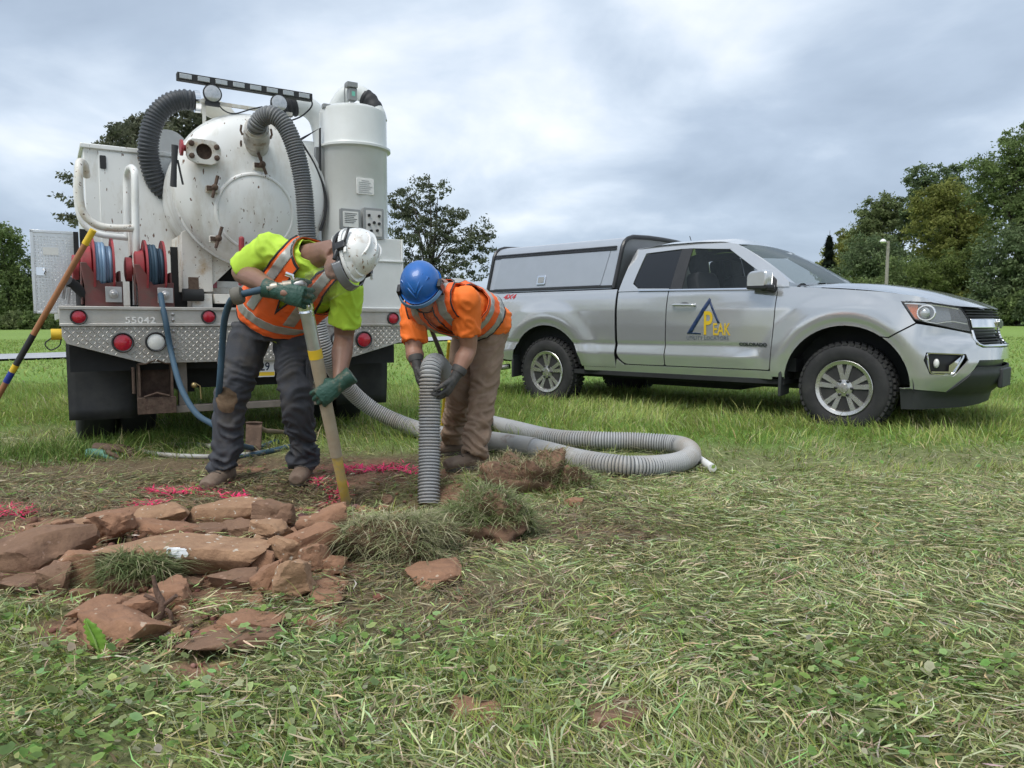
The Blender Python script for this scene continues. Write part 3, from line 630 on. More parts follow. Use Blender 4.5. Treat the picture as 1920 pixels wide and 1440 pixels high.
mb = MB(); p0 = tl(343, 277, .12); mb.tube([p0 + V(.05, 0, 0), p0], .022, 10); mb.lathe([(.03, -.01), (.055, -.008), (.055, .008), (.03, .01)], p0 + V(-.01, 0, 0), ux, 20); lev = mb.build('valve_lever', REDP, tank)
mb = MB(); p1 = tl(328, 272, .08); p2 = tl(325, 350, .06); mb.tube([p1, p1 * .5 + p2 * .5, p2], [(.022, .008), (.018, .008), (.022, .008)], 8, side=ux); mb.tube([tl(333, 300, .08), tl(343, 346, .07)], .007, 6); mb.build('lever_arm', BLACK, lev)
# inlet coupling
CP = [tl(481, 273, .19), tl(480, 258, .06), tl(481, 240, -.03)]
dirc = (CP[2] - CP[0]).normalized(); L_ = (CP[2] - CP[0]).length
mb = MB(); mb.lathe([(.085, -.02), (.088, .0), (.082, .02), (.082, .07), (.092, .075), (.094, .10), (.088, .11), (.092, .15), (.086, .16), (.080, .20), (.086, .205), (.086, .235), (.078, .24), (.07, .25)], CP[0], dirc, 28); inlet = mb.build('inlet_coupling', pm('dirty_cast_aluminium', (.50, .48, .44), .5, .6, var=.15, scale=12, col2=(.30, .24, .18), amt2=.35, scale2=14), tank)
mb = MB()
for s_ in (-1, 1):
    q = CP[0] + dirc * .12 + ux * s_ * .098; mb.tube([q, q + wx * .03 + ux * s_ * .012, q + wx * .07 + ux * s_ * .006], .008, 8)
mb.tube([CP[0] + dirc * .1 + ux * (-.11) + wx * .02 * math.cos(k * PI / 6) + back * .02 * math.sin(k * PI / 6) - wx * .05 for k in range(12)], .004, 6, closed=True); mb.build('cam_lever', RUST, inlet)
# --- cradle and frame under the tank
mb = MB(); g1, g2 = tl(350, 436, .32), tl(400, 408, .32)
mb.prism([(-.40, 1.16), (-.19, 1.16), (-.19, 1.70), (-.21, 1.71), (-.40, 1.59)], (0, .42, 0), ux, wx, .02); mb.prism([(-.20, 1.20), (.02, 1.42), (-.19, 1.70)], (0, .44, 0), ux, wx, .02); mb.span((-.40, .42, 1.16), (-.385, .95, 1.58)); mb.build('tank_cradle', W_RUST, truck, bevel=.003)
mb = MB(); mb.prism([(.40, 1.16), (.60, 1.16), (.60, 1.60), (.40, 1.45)], (0, .42, 0), ux, wx, .02); mb.build('tank_cradle', W_RUST, truck, bevel=.003)
mb = MB(); mb.span((-.22, .50, 1.14), (.60, .56, 1.24)); mb.span((-.36, .28, 1.03), (-.22, .5, 1.14)); mb.span((-.20, .30, 1.07), (.62, .36, 1.14)); mb.build('cross_beam', W_RUST, truck, bevel=.003)
mb = MB(); mb.span((-.45, .60, 1.03), (.64, .62, 1.50)); mb.build('tank_gap_shade', DARK, truck)  # dark sheet added as the shade in the gap under the tank
mb = MB(); qa, qb = tl(372, 527, .49), tl(407, 540, .49); mb.span((qa.x, .492, qb.z), (qb.x, .498, qa.z)); mb.build('red_reflector', REDL, truck)
mb = MB(); qa, qb = tl(407, 527, .49), tl(455, 540, .49); mb.span((qa.x + .002, .493, qb.z), (qb.x, .498, qa.z)); mb.build('white_reflector', LENSW, truck)
mb = MB(); q = tl(362, 533, .25); mb.span((q.x - .035, .22, q.z - .05), (q.x + .035, .235, q.z + .05)); mb.span((q.x - .04, .235, q.z - .10), (q.x + .06, .30, q.z - .03)); mb.build('hinge_bracket', RUST, truck, bevel=.004)
mb = MB(); q = tl(362, 553, .24); mb.lathe([(.02, -.07), (.045, -.07), (.045, .07), (.02, .07)], q, ux, 16); mb.build('hinge_pin', DARK, truck)
mb = MB(); q0, q1 = tl(453, 448, .1), tl(453, 520, .1); mb.tube([q1 + V(0, .05, -.05), q1, q0], [.014, .020, .020], 12); mb.ball(q0, .020, 8); mb.build('red_handle', REDP, truck)
# --- reels
def reel(uc, hosemat, zc=1.31, v=.30):
    r0 = MB(); rr = .20
    for du in (-.055, .06): r0.lathe([(.03, -.004), (rr - .01, -.004), (rr, -.010), (rr, .004), (rr - .015, .006), (.03, .006)], (uc + du, v, zc), ux, 40)
    r0.lathe([(.08, -.05), (.08, .06)], (uc, v, zc), ux, 20); ro = r0.build('hose_reel', REDP, truck)
    for k in range(5):
        for rad in (.105, .135, .16):
            if (rad == .16 and k > 2): continue
            m2 = MB(); x = uc - .042 + .021 * k; m2.tube([V(x, v + rad * math.cos(2 * PI * i / 32), zc + rad * math.sin(2 * PI * i / 32)) for i in range(32)], .0125, 8, closed=True); m2.build('hose_turn', hosemat, ro)
    m2 = MB(); m2.lathe([(.02, 0), (.13, 0), (.14, -.008), (.14, -.06), (.12, -.068), (.02, -.068)], (uc - .065, v, zc), ux, 32); m2.lathe([(.01, -.07), (.075, -.07), (.085, -.08), (.085, -.115), (.06, -.12), (.01, -.12)], (uc - .065, v, zc - .01), ux, 28); m2.build('reel_motor', REDP, ro)
    m2 = MB(); m2.prism([(-.12, -.275), (.11, -.275), (.11, -.10), (-.02, -.12), (-.10, .02), (-.14, .02), (-.12, -.14)], (uc, v - .14, zc), ux, wx, -.02)
    m2.span((uc - .11, v - .13, zc - .275), (uc + .10, v + .16, zc - .255)); m2.span((uc + .085, v - .13, zc - .26), (uc + .10, v + .1, zc - .03)); m2.span((uc - .14, v - .13, zc - .26), (uc - .128, v + .12, zc)); m2.build('reel_bracket', DRED, ro, bevel=.005)
    m2 = MB(); m2.span((uc + .0, v - .172, zc - .245), (uc + .10, v - .16, zc - .14)); m2.lathe([(.03, 0), (.03, -.016), (.014, -.02), (.012, -.034), (.001, -.034)], (uc + .05, v - .172, zc - .19), vx, 14); m2.build('hose_guide', STEEL, ro, bevel=.003)
    return ro
reel(-.925, BLUEL); reel(-.605, BLUEH)
mb = MB()
for uu in (-1.06, -.735):
    mb.tube([V(uu, .30, 1.03), V(uu, .30, 1.26)], .028, 10); mb.tube([V(uu, .30, 1.24), V(uu, .30, 1.34)], .035, 10); mb.tube([V(uu, .30, 1.30), V(uu, .30, 1.38), V(uu + .05, .30, 1.40)], .028, 10)
mb.build('swivel_fitting', DARK, truck)
mb = MB(); q = tl(125, 530, .15); mb.tube([tl(160, 555, .2), tl(140, 535, .15), tl(128, 527, .12)], .032, 12); mb.build('pipe_elbow', DARK, truck)
mb = MB(); mb.tube([tl(118, 560, .1), tl(122, 535, .1), tl(130, 540, .1), tl(126, 570, .1)], .010, 8); mb.build('cable_clip', STEEL, truck)
mb = MB(); q = tl(240, 500, .35); mb.tube([tl(238, 500, .3), tl(240, 522, .3), tl(246, 528, .3)], .007, 6); mb.build('valve_handle', REDP, truck)
mb = MB(); q = tl(104, 627, .05); mb.lathe([(.02, -.03), (.036, -.03), (.036, .03), (.02, .03)], q + V(.005, 0, 0), ux, 16); yl = mb.build('trailer_plug', YELLOWP, truck)
mb = MB(); mb.tube(catmull([q + V(-.02, -.01, -.02), q + V(-.06, -.01, -.06), q + V(-.03, -.01, -.10), q + V(.02, -.01, -.07), q + V(.03, -.01, -.02)], 6), .004, 6); mb.build('plug_cord', BLACK, yl)
# --- filter cylinder and box
FC = V(.92, .36, 0); FR = .268
mb = MB(); mb.lathe([(FR, 1.50), (FR, 2.30), (FR + .008, 2.31), (FR + .03, 2.318), (FR + .03, 2.335), (FR + .006, 2.345), (FR, 2.36), (FR, 2.60), (FR - .006, 2.625), (FR - .05, 2.65), (FR - .12, 2.665), (.01, 2.67)], FC, wx, 56); fil = mb.build('filter_cylinder', W_CLEAN, truck)
mb = MB(); mb.span((.655, .05, 1.034), (1.20, .9, 1.42)); mb.span((.70, .062, 1.42), (1.20, .9, 1.60)); mb.span((.645, .04, 1.41), (1.21, .92, 1.428)); mb.span((.645, .04, 1.036), (1.205, .06, 1.05)); mb.span((1.195, .045, 1.036), (1.212, .065, 1.60)); mb.build('filter_box', W_CLEAN, truck, bevel=.006)
def plate_on(px, py, w_, h_, name, mat_, thick=.012, dv=.0):
    q = tl(px, py, .10 + dv); mb = MB(); mb.prism(rrect(w_, h_, .01), q, ux, wx, thick); return mb.build(name, mat_, fil, bevel=.002), q
n1_, q = plate_on(684, 350, .145, .125, 'name_plate', LENSW)
mb = MB()
for k in range(7): mb.span((q.x - .055 + (.025 if k == 0 else 0), q.y - .0145, q.z + .042 - k * .015), (q.x + .055 - (.025 if k == 0 else .012 * (k % 3)), q.y - .0125, q.z + .045 - k * .015))
mb.build('plate_lettering', GREYP, n1_)
p1_, q = plate_on(655, 412, .165, .16, 'instruction_panel', GREYP, .03, -.01)
mb = MB(); mb.prism(rrect(.125, .12, .006), q + V(0, -.0305, 0), ux, wx, .003); sh = mb.build('instruction_sheet', LENSW, p1_)
mb = MB()
for k in range(6): mb.span((q.x - .05, q.y - .0355, q.z + .042 - k * .014), (q.x + .05 - .012 * (k % 3), q.y - .0335, q.z + .046 - k * .014))
mb.build('sheet_lettering', PRINT, sh)
p2_, q = plate_on(698, 420, .17, .24, 'control_panel', GREYP, .035, -.015)
mb = MB(); mb.prism(rrect(.13, .20, .006), q + V(0, -.0352, 0), ux, wx, .003); cp = mb.build('control_face', pm('panel_face', (.55, .55, .53), .5, var=.05), p2_)
mb = MB()
for i, j in ((-1, 1), (1, 1), (0, .1), (1, 0), (-1, -.2), (.6, -.9), (-.6, -1)): mb.lathe([(.012, 0), (.011, -.012), (.001, -.012)], q + V(i * .042, -.038, j * .06), vx, 10)
mb.build('control_knobs', DARK, cp)
mb = MB(); q0 = FC + V(-.06, -.05, 2.66); mb.tube(catmull([q0 + V(-.10, .25, -.15), q0 + V(.0, .15, .10), q0 + V(.10, .08, .15), q0 + V(.19, .02, .08), q0 + V(.235, -.03, -.02), q0 + V(.25, -.05, -.10)], 8), .062, 18); pe = mb.build('vent_pipe', W_CLEAN, fil)
mb = MB(); P_ = catmull([q0 + V(.155, .045, .11), q0 + V(.19, .02, .08), q0 + V(.228, -.022, -.005)], 6); mb.tube(P_, [.066 + (.004 if (i // 2) % 2 else 0) for i in range(len(P_))], 18); mb.build('pipe_boot', BLACK, pe)
q = tl(660, 178, .2); mb = MB(); mb.span((q.x - .032, .17, q.z - .045), (q.x + .032, .23, q.z + .045)); mb.span((q.x - .05, .16, q.z + .05), (q.x + .035, .23, q.z + .09)); mb.tube([V(q.x, .2, q.z - .12), V(q.x, .2, q.z - .04)], .016, 10); mb.tube([V(q.x - .06, .19, q.z + .07), V(q.x - .065, .19, q.z), V(q.x - .06, .2, q.z - .11)], .006, 6); se = mb.build('level_sensor', GREYP, fil, bevel=.004)
mb = MB(); mb.span((q.x - .012, .168, q.z - .015), (q.x + .014, .172, q.z + .02)); mb.build('sensor_screen', pm('green_screen', (.18, .55, .42), .3), se)
mb = MB(); q = tl(612, 200, .3); mb.span((q.x - .03, .28, q.z - .015), (q.x + .04, .33, q.z + .02)); mb.build('vent_cap', GREYP, fil, bevel=.004)
mb = MB(); mb.lathe([(.16, 1.03), (.16, 2.42), (.13, 2.47), (.01, 2.48)], (.70, .95, 0), wx, 32); mb.build('cyclone_cylinder', W_CLEAN, truck)
# ducts between tank, cyclone and filter
mb = MB(); mb.tube(catmull([tl(378, 192, .75), tl(398, 203, .75), tl(420, 214, .75), tl(438, 240, .75)], 8), .075, 20); mb.build('tank_duct', pm('cream_duct', (.62, .60, .52), .45, var=.06), tank)
mb = MB(); mb.tube(catmull([tl(550, 197, .8), tl(575, 200, .8), tl(597, 222, .8), tl(606, 262, .8), tl(607, 330, .8)], 8), .085, 20); mb.build('filter_duct', W_CLEAN, truck)
mb = MB(); P_ = catmull([tl(520, 203, .8), tl(535, 200, .8), tl(553, 197, .8)], 8); mb.tube(P_, [.092 if (i // 2) % 2 else .082 for i in range(len(P_))], 20); mb.build('duct_boot', BLACK, truck)
mb = MB(); loop = catmull([tl(364, 190, .75), tl(345, 187, .75), tl(318, 194, .76), tl(293, 218, .78), tl(279, 262, .80), tl(281, 305, .84), tl(296, 345, .88), tl(325, 375, .95)], 10); corrugated(mb, loop, .078, .026, 20, .009, 0, 0); mb.build('suction_loop', HOSEB, truck)
mb = MB(); q = tl(364, 190, .75); q2 = tl(374, 191, .75); mb.tube([q, q2], .082, 20); mb.build('hose_clamp', CHROME, truck)
mb = MB(); q = tl(315, 268, 1.6); mb.lathe([(.16, -.02), (.16, .3), (.01, .3)], q + V(0, 0, -.05), vx, 28); mb.build('exhaust_drum', GREYP, truck)
# --- light bar
LA, LB = tl(331, 143, .30), tl(584, 181, .30); LB.z = LA.z; ld = (LB - LA); ll = ld.length
mb = MB(); mb.box((LA + LB) / 2, (ll, .06, .052)); bar = mb.build('light_bar', BLACK, truck, bevel=.004)
for k in range(8):
    mb = MB(); mb.box(LA + ld * ((k + .5) / 8) + V(-.005, -.031, 0), (ll / 8 * .68, .006, .034)); mb.build('light_cell', pm('led_cell', (.42, .44, .44), .2, .3, var=.15, scale=60, coat=.5), bar, bevel=.003)
for (px, py) in ((398, 176), (523, 194)):
    q = tl(px, py, .28); mb = MB(); mb.lathe([(.02, .05), (.055, .045), (.066, .0), (.066, -.012), (.060, -.014)], q, vx, 28); mb.span((q.x - .05, .27, q.z - .085), (q.x + .05, .30, q.z - .055)); mb.span((q.x - .035, .285, q.z + .05), (q.x + .035, .30, q.z + .085)); wl = mb.build('work_lamp', BLACK, truck)
    mb = MB(); mb.lathe([(.060, -.013), (.04, -.020), (.001, -.022)], q, vx, 28); mb.build('lens', pm('work_lamp_lens', (.50, .51, .52), .15, .4, var=.12, scale=70, coat=.7), wl)
mb = MB(); q = tl(383, 232, .32); q1 = tl(383, 186, .32); mb.span((q.x - .012, .31, q.z - .03), (q.x + .012, .32, q1.z)); q2 = tl(525, 212, .32); mb.span((q1.x - .03, .30, q2.z - .01), (q2.x + .09, .33, q2.z + .012)); mb.span((q2.x - .02, .31, q2.z - .16), (q2.x + .03, .325, q2.z)); mb.build('light_bracket', W_RUST, truck)
mb = MB(); mb.tube(catmull([tl(405, 190, .3), tl(420, 207, .3), tl(440, 213, .3), tl(470, 205, .3), tl(492, 200, .3)], 6), .005, 6); mb.tube(catmull([tl(584, 186, .3), tl(584, 200, .3), tl(565, 218, .3), tl(540, 228, .3)], 6), .006, 6)
mb.tube(catmull([tl(562, 262, .25), tl(590, 310, .25), tl(609, 360, .25), tl(610, 400, .25), tl(600, 432, .25)], 6), .011, 8); mb.tube([tl(563, 262, .3), tl(600, 240, .3), tl(600, 320, .3)], .010, 8); mb.build('cables', BLACK, truck)
mb = MB(); q = tl(598, 300, .35); mb.span((q.x - .03, .34, q.z - .10), (q.x + .0, .38, q.z + .10)); mb.build('junction_box', GREYP, truck, bevel=.004)
mb = MB(); mb.span((-.70, 3.45, .7), (.95, 5.4, 2.2)); mb.build('cab', W_PAINT, truck, bevel=.06)
# ================================================================== pickup
YAW, PX0, PY0 = 0.736, 3.4132, 6.9699
pick = thing('pickup_truck', 'silver extended cab pickup with a silver cap over its bed, parked on the lawn', 'pickup', (PX0, PY0, -.009), -YAW)
SILVER = pm('silver_paint', (.56, .57, .58), .15, .62, var=.02, scale=2, coat=.7)
GLASS = pm('tinted_glass', (.020, .026, .028), .03, var=.0, trans=.0, alpha=.42, spec=.6); GLASSD = pm('privacy_glass', (.010, .011, .013), .05, var=0, spec=.6)
SHIELD = pm('windshield_glass', (.16, .21, .21), .04, var=0, alpha=.45, spec=.8)
BTRIM = pm('black_trim', (.018, .018, .019), .35, var=.1); PLAST = pm('dark_plastic', (.030, .032, .034), .6, var=.12, scale=6); TYRE = pm('tyre_rubber', (.020, .020, .021), .8, var=.2, scale=10, col2=(.05, .048, .045), amt2=.2, scale2=8, soft2=.2)
RIMM = pm('alloy_rim', (.62, .61, .59), .28, .85, var=.08, scale=9, col2=(.40, .36, .30), amt2=.2, scale2=9, soft2=.2); CAPM = pm('silver_cap_paint', (.42, .445, .48), .32, .45, var=.03, coat=.4); CAPG = pm('cap_grey', (.22, .225, .23), .45, .1, var=.06)
S0, AA, NN, TW = .28, .725, 2.5, .93
_th = np.linspace(0, np.pi / 2, 400); _ps = S0 + AA * np.sin(_th) ** (2 / NN); _pt = TW * np.cos(_th) ** (2 / NN); _pl = np.r_[0, np.cumsum(np.hypot(np.diff(_ps), np.diff(_pt)))]; QMAX = S0 + _pl[-1]
def _sm(a, b, x): t = min(1, max(0, (x - a) / (b - a))); return t * t * (3 - 2 * t)
SIDEZ = [.20, .41, .50, .62, .67, .725, .745, .90, 1.07, 1.13, 1.20, 1.27, 1.33]
SIDEO = [-.10, -.060, -.026, .006, -.007, -.022, -.010, -.002, 0, -.008, -.020, -.040, -.075]
SIDEP = [-.10, -.060, -.032, -.017, -.012, -.009, -.008, -.002, 0, -.008, -.020, -.040, -.075]
FRZ = [.20, .34, .42, .52, .62, .74, .785, .82, .90, 1.0, 1.06, 1.10, 1.14, 1.3]
FRO = [-.14, -.11, -.05, .0, .005, -.008, -.02, -.055, -.06, -.075, -.095, -.125, -.20, -.6]
_zf = np.arange(.1, 1.4, .002); _kr = np.exp(-(np.arange(-12, 13) * .002 / .009) ** 2); _kr /= _kr.sum()
def _smp(zs, os_, k): y = np.interp(_zf, zs, os_); return np.convolve(np.pad(y, 12, 'edge'), k, 'valid')
_so, _sp, _fo = _smp(SIDEZ, SIDEO, _kr), _smp(SIDEZ, SIDEP, _kr), _smp(FRZ, FRO, _kr)
def surf(q, z, off=0.0):
    if q <= S0: s, t, ns, nt_ = q, TW, 0., 1.
    else:
        l = q - S0; s = float(np.interp(l, _pl, _ps)); t = float(np.interp(l, _pl, _pt)); e_ = .004
        ds = float(np.interp(l + e_, _pl, _ps) - np.interp(l - e_, _pl, _ps)); dt = float(np.interp(l + e_, _pl, _pt) - np.interp(l - e_, _pl, _pt)); m_ = math.hypot(ds, dt) or 1; ns, nt_ = -dt / m_, ds / m_
        if l > _pl[-1] - .006: ns, nt_ = 1., 0.
    w = _sm(.25, .75, ns); k = _sm(-1.0, -.62, q)
    o = float(np.interp(z, _zf, _so)) * (1 - k) + float(np.interp(z, _zf, _sp)) * k; o = o * (1 - w) + float(np.interp(z, _zf, _fo)) * w
    for c_ in (0., -3.258):
        r = math.hypot(q - c_, (z - .40) * (1.0 if z < .4 else .97)); o += .034 * _sm(.80, .60, r) * (1 - w) - .016 * _sm(.575, .52, r) * (1 - w)
    o += off; return Vector((s + ns * o, -(t + nt_ * o), z))
def mir(fn): return lambda a, b: (lambda p: Vector((p.x, -p.y, p.z)))(fn(a, b))
def arc(c, r, a0, a1, n=18): return [(c + r * math.cos(R(a0 + (a1 - a0) * k / n)), .40 + r * math.sin(R(a0 + (a1 - a0) * k / n))) for k in range(n + 1)]
def panel(name, polys, mat, parent=None, fn=surf, st=(.04, .016), solid=.012, both=True, smooth=60, seam=False):
    """a trimmed body panel on the near side, and its mirror image on the far side"""
    out_ = []
    for side in ((0, 1) if both else (0,)):
        mb = MB(); f = fn if side == 0 else mir(fn)
        if not isinstance(polys[0][0], (tuple, list)): polys_ = [polys]
        else: polys_ = polys
        for p in polys_: patch(mb, p, f, st)
        bm_ = bmesh.new(); me = bpy.data.meshes.new(name); me.from_pydata(mb.v, [], mb.f); bm_.from_mesh(me); bmesh.ops.remove_doubles(bm_, verts=bm_.verts, dist=.0004); bmesh.ops.recalc_face_normals(bm_, faces=bm_.faces)
        ce = sum((fc.normal.y * fc.calc_area() + fc.normal.x * fc.calc_area() * .3 + fc.normal.z * .2 * fc.calc_area() for fc in bm_.faces)) if side else sum((-fc.normal.y * fc.calc_area() + fc.normal.x * fc.calc_area() * .3 + fc.normal.z * .2 * fc.calc_area() for fc in bm_.faces))
        if ce < 0: bmesh.ops.reverse_faces(bm_, faces=bm_.faces)
        bm_.to_mesh(me); bm_.free(); me.materials.append(mat); me.shade_smooth(); me.set_sharp_from_angle(angle=R(smooth)); o = link(bpy.data.objects.new(name, me), parent or pick)
        if solid:
            md = o.modifiers.new('solid', 'SOLIDIFY'); md.thickness = solid; md.offset = -1; es = o.modifiers.new('split', 'EDGE_SPLIT'); es.split_angle = R(55)
        out_.append(o)
    return out_
AR = .515
fr_arc = arc(0, AR, 176, 56)                                        # over the front wheel
panel('front_fender', [(-.632, .508), (-.615, .455), (-.515, .455)] + fr_arc + [(.345, .822), (.533, .938), (.516, .957), (.423, 1.108), (.66, 1.100), (.60, 1.13), (.52, 1.15), (.30, 1.185), (0, 1.215), (-.35, 1.245), (-.55, 1.262), (-.586, 1.262)], SILVER, st=(.03, .018))
fd = panel('front_door', rpoly([(-.594, 1.256), (-.642, .514), (-1.717, .514), (-1.694, 1.256)], .02), SILVER)
rd = panel('rear_door', rpoly([(-1.705, 1.256), (-1.728, .514), (-2.20, .514), (-2.285, .60), (-2.292, 1.256)], [.01, .02, .05, .05, .01]), SILVER)
panel('rocker', [(-.62, .503), (-.62, .43), (-2.72, .43), (-2.72, .47), (-2.32, .47), (-2.29, .56), (-2.21, .503)], SILVER)
panel('bed_side', [(-2.318, 1.288), (-2.318, .474), (-2.745, .474)] + arc(-3.258, AR, 8, 172) + [(-3.77, .50), (-4.42, .56), (-4.44, 1.288)], SILVER)
bump_u = [(.350, .812), (.540, .928), (.700, .902), (1.045, .846), (1.050, .762), (1.12, .738), (QMAX, .730), (QMAX, .634), (1.072, .640), (.955, .640), (.933, .690), (.617, .703), (.600, .640), (.452, .640)] + arc(0, AR, 26, 54, 6)
bump_l = [(.452, .640), (.600, .640), (.650, .528), (.835, .515), (.955, .640), (1.072, .640), (1.016, .570), (.823, .384), (.434, .412)] + arc(0, AR, 2, 26, 6)
bumper = panel('front_bumper', [bump_u, bump_l], SILVER, st=(.03, .02))
panel('air_dam', [(.436, .408), (.823, .380), (1.30, .350), (QMAX, .345), (QMAX, .262), (1.39, .258), (.448, .236)], PLAST, fn=lambda a, b: surf(a, b, -.006))
panel('lower_bumper', [(.826, .378), (1.016, .566), (1.072, .585), (QMAX, .575), (QMAX, .349), (1.30, .354)], PLAST, fn=lambda a, b: surf(a, b, .002 + .014 * math.sin(max(0, min(1, (b - .36) / .2)) * PI)))
panel('lower_intake', [(1.02, .66), (QMAX, .65), (QMAX, .55), (.99, .55)], BTRIM, fn=lambda a, b: surf(a, b, -.05))
fog = panel('fog_lamp_recess', [(.59, .72), (.96, .71), (.86, .50), (.63, .51)], BTRIM, fn=lambda a, b: surf(a, b, -.045))
for sgn, o in ((1, fog[0]), (-1, fog[1])):
    f = (lambda a, b, k=-.01: surf(a, b, k)) if sgn > 0 else mir(lambda a, b, k=-.01: surf(a, b, -.01))
    ring = rpoly([(.622, .698), (.928, .686), (.832, .522), (.655, .534)], .03, 4)
    mb = MB(); mb.tube([f(*p) for p in ring], .007, 6, closed=True); mb.build('fog_lamp_frame', CHROME, o)
    mb = MB(); patch(mb, [(.80, .60), (.905, .672), (.928, .672), (.838, .535), (.66, .540), (.67, .552), (.80, .552)], (lambda a, b: surf(a, b, -.018)) if sgn > 0 else mir(lambda a, b: surf(a, b, -.018)), (.03, .03)); mb.build('fog_lamp_bezel', CHROME, o, smooth=60)
    mb = MB(); c_ = f(.715, .615); mb.ball(c_ + V(-.02, .015 * sgn, 0), (.022, .022, .038), 10); mb.build('fog_lamp', LENSW, o)
# headlights
hl_p = [(.430, 1.102), (.689, 1.086), (.944, 1.057), (1.010, .970), (1.040, .864), (.698, .918), (.524, .960)]
hb_ = panel('headlight', hl_p, BTRIM, fn=lambda a, b: surf(a, b, -.05))
HG = pm('headlight_cover', (.75, .78, .80), .03, var=0, alpha=.16, spec=.9); AMB = pm('amber_reflector', (.62, .13, .02), .25, var=.1, scale=60, coat=.6); HINN = pm('headlight_inside', (.20, .21, .22), .25, .5, var=.1)
for sgn, o in ((1, hb_[0]), (-1, hb_[1])):
    def fo(k): return (lambda a, b: surf(a, b, k)) if sgn > 0 else mir(lambda a, b: surf(a, b, k))
    mb = MB(); patch(mb, hl_p, fo(-.002), (.04, .03)); mb.build('headlight_cover', HG, o, smooth=60)
    mb = MB(); patch(mb, [(.455, 1.088), (.545, 1.080), (.560, .962), (.532, .968)], fo(-.030), (.03, .03)); mb.build('turn_reflector', AMB, o, smooth=60)
    mb = MB(); patch(mb, [(.64, 1.07), (.86, 1.05), (.88, .93), (.66, .945)], fo(-.044), (.03, .03)); mb.build('headlight_reflector', HINN, o, smooth=60)
    mb = MB(); c_ = fo(-.030)(.60, 1.015); mb.ball(c_, (.040, .040, .045), 12); mb.build('projector_lens', pm('projector_glass', (.55, .57, .58), .06, .4, var=.05), o)
    mb = MB(); cc = [c_ + V(.022 + .008 * math.cos(t), -sgn * (.035), .0) + V(.055 * math.cos(t), -.01 * sgn, .058 * math.sin(t)) for t in np.linspace(0, 2 * PI, 20, endpoint=False)]; mb.tube(cc, .007, 6, closed=True); mb.build('projector_ring', CHROME, o)
    mb = MB(); mb.tube([fo(-.012)(*p) for p in ((.450, 1.092), (.56, 1.083), (.689, 1.075), (.82, 1.062), (.935, 1.045))], .0075, 6); mb.tube([fo(-.012)(*p) for p in ((.545, .955), (.70, .932), (.80, .945), (.86, .948), (1.02, .925))], .007, 6); mb.build('headlight_strip', CHROME, o)
    mb = MB(); mb.tube([fo(.0)(*p) for p in rpoly(hl_p, .02, 3)], .005, 6, closed=True); mb.build('headlight_seal', BTRIM, o)
# grille
gr = panel('grille', [(.985, 1.066), (QMAX, 1.046), (QMAX, .742), (1.12, .745), (1.050, .768), (1.044, .846), (1.040, .90), (1.012, .970)], BTRIM, fn=lambda a, b: surf(a, b, -.055))
for o, mr in ((gr[0], 0), (gr[1], 1)):
    fo = (lambda k: (mir(lambda a, b: surf(a, b, k)) if mr else (lambda a, b: surf(a, b, k))))
    for z in (1.035, 1.012, .989, .868, .845, .822, .799, .776):
        mb = MB(); q0 = 1.03 if z > .9 else 1.065; mb.tube([fo(-.028)(q0 + (QMAX - q0) * k / 10, z) for k in range(11)], [(.006, .016)] * 11, 6, side=(0, 0, 1)); mb.build('grille_slat', PLAST, o)
    mb = MB(); patch(mb, [(1.035, .965), (QMAX, .968), (QMAX, .892), (1.050, .895)], fo(-.002), (.05, .02)); cb = mb.build('grille_bar', CHROME, o, smooth=60, solid=.01)
    mb = MB(); mb.tube([fo(-.004)(*p) for p in ((1.055, .875), (1.062, .80), (1.085, .765), (1.14, .752), (1.4, .748), (QMAX, .748))], .012, 8); mb.build('grille_frame', CHROME, o)
mb = MB(); zc = .925; xs_ = float(surf(QMAX, zc).x) + .006; bt = [(-.10, -.022), (-.035, -.022), (-.035, -.042), (.045, -.042), (.045, -.022), (.115, -.022), (.10, .022), (.035, .022), (.035, .042), (-.045, .042), (-.045, .022), (-.115, .022)]
mb.prism(bt, (xs_, 0, zc), (0, 1, 0), (0, 0, 1), .016); em = mb.build('emblem', CHROME, pick, bevel=.002)
mb = MB(); mb.prism([(p[0] * .86, p[1] * .80) for p in bt], (xs_ + .012, 0, zc), (0, 1, 0), (0, 0, 1), .007); mb.build('emblem_face', BTRIM, em)
mb = MB(); xf = 1.008; mb.span((xf - .02, -.19, .40), (xf + .018, .19, .56)); pb = mb.build('plate_bracket', PLAST, pick, bevel=.01)
mb = MB()
# hood: a skin from the cowl to the nose, crease to crease
def hoodp(tau, sg):
    a = abs(tau); sgn = -1 if tau > 0 else 1
    C = Vector((-.40 + .16 * (1 - a * a), sgn * .872 * a, 1.252 + .052 * (1 - a ** 2.2))); q = .655 + (1 - a ** 1.0) * (QMAX - .655); zf = float(np.interp(q, [.655, .95, QMAX], [1.098, 1.068, 1.050])); F = surf(q, zf, .002); F.y = sgn * abs(F.y)
    L = (F - C).length; c1 = C + Vector((.45 * L, 0, -.012 - .01 * a)); c2 = F + Vector((-.13 - .10 * (1 - a), (C.y - F.y) * .10, .078 + .022 * (1 - a))); t = sg
    return C * (1 - t) ** 3 + c1 * 3 * t * (1 - t) ** 2 + c2 * 3 * t * t * (1 - t) + F * t ** 3 + Vector((0, 0, .010 * math.sin(PI * t) * _sm(.62, .50, a)))
tt = np.linspace(-.875, .875, 29); ss_ = np.linspace(0, 1, 22)
mb = MB(); mb.grid(hoodp, list(tt), list(ss_)); hd = mb.build('hood', SILVER, pick, smooth=60, solid=0)
for sg in (1, -1):
    mb = MB(); mb.grid(hoodp, [sg * x for x in np.linspace(.882, 1.0, 6)], list(ss_)); mb.build('fender_top', SILVER, pick, smooth=60)
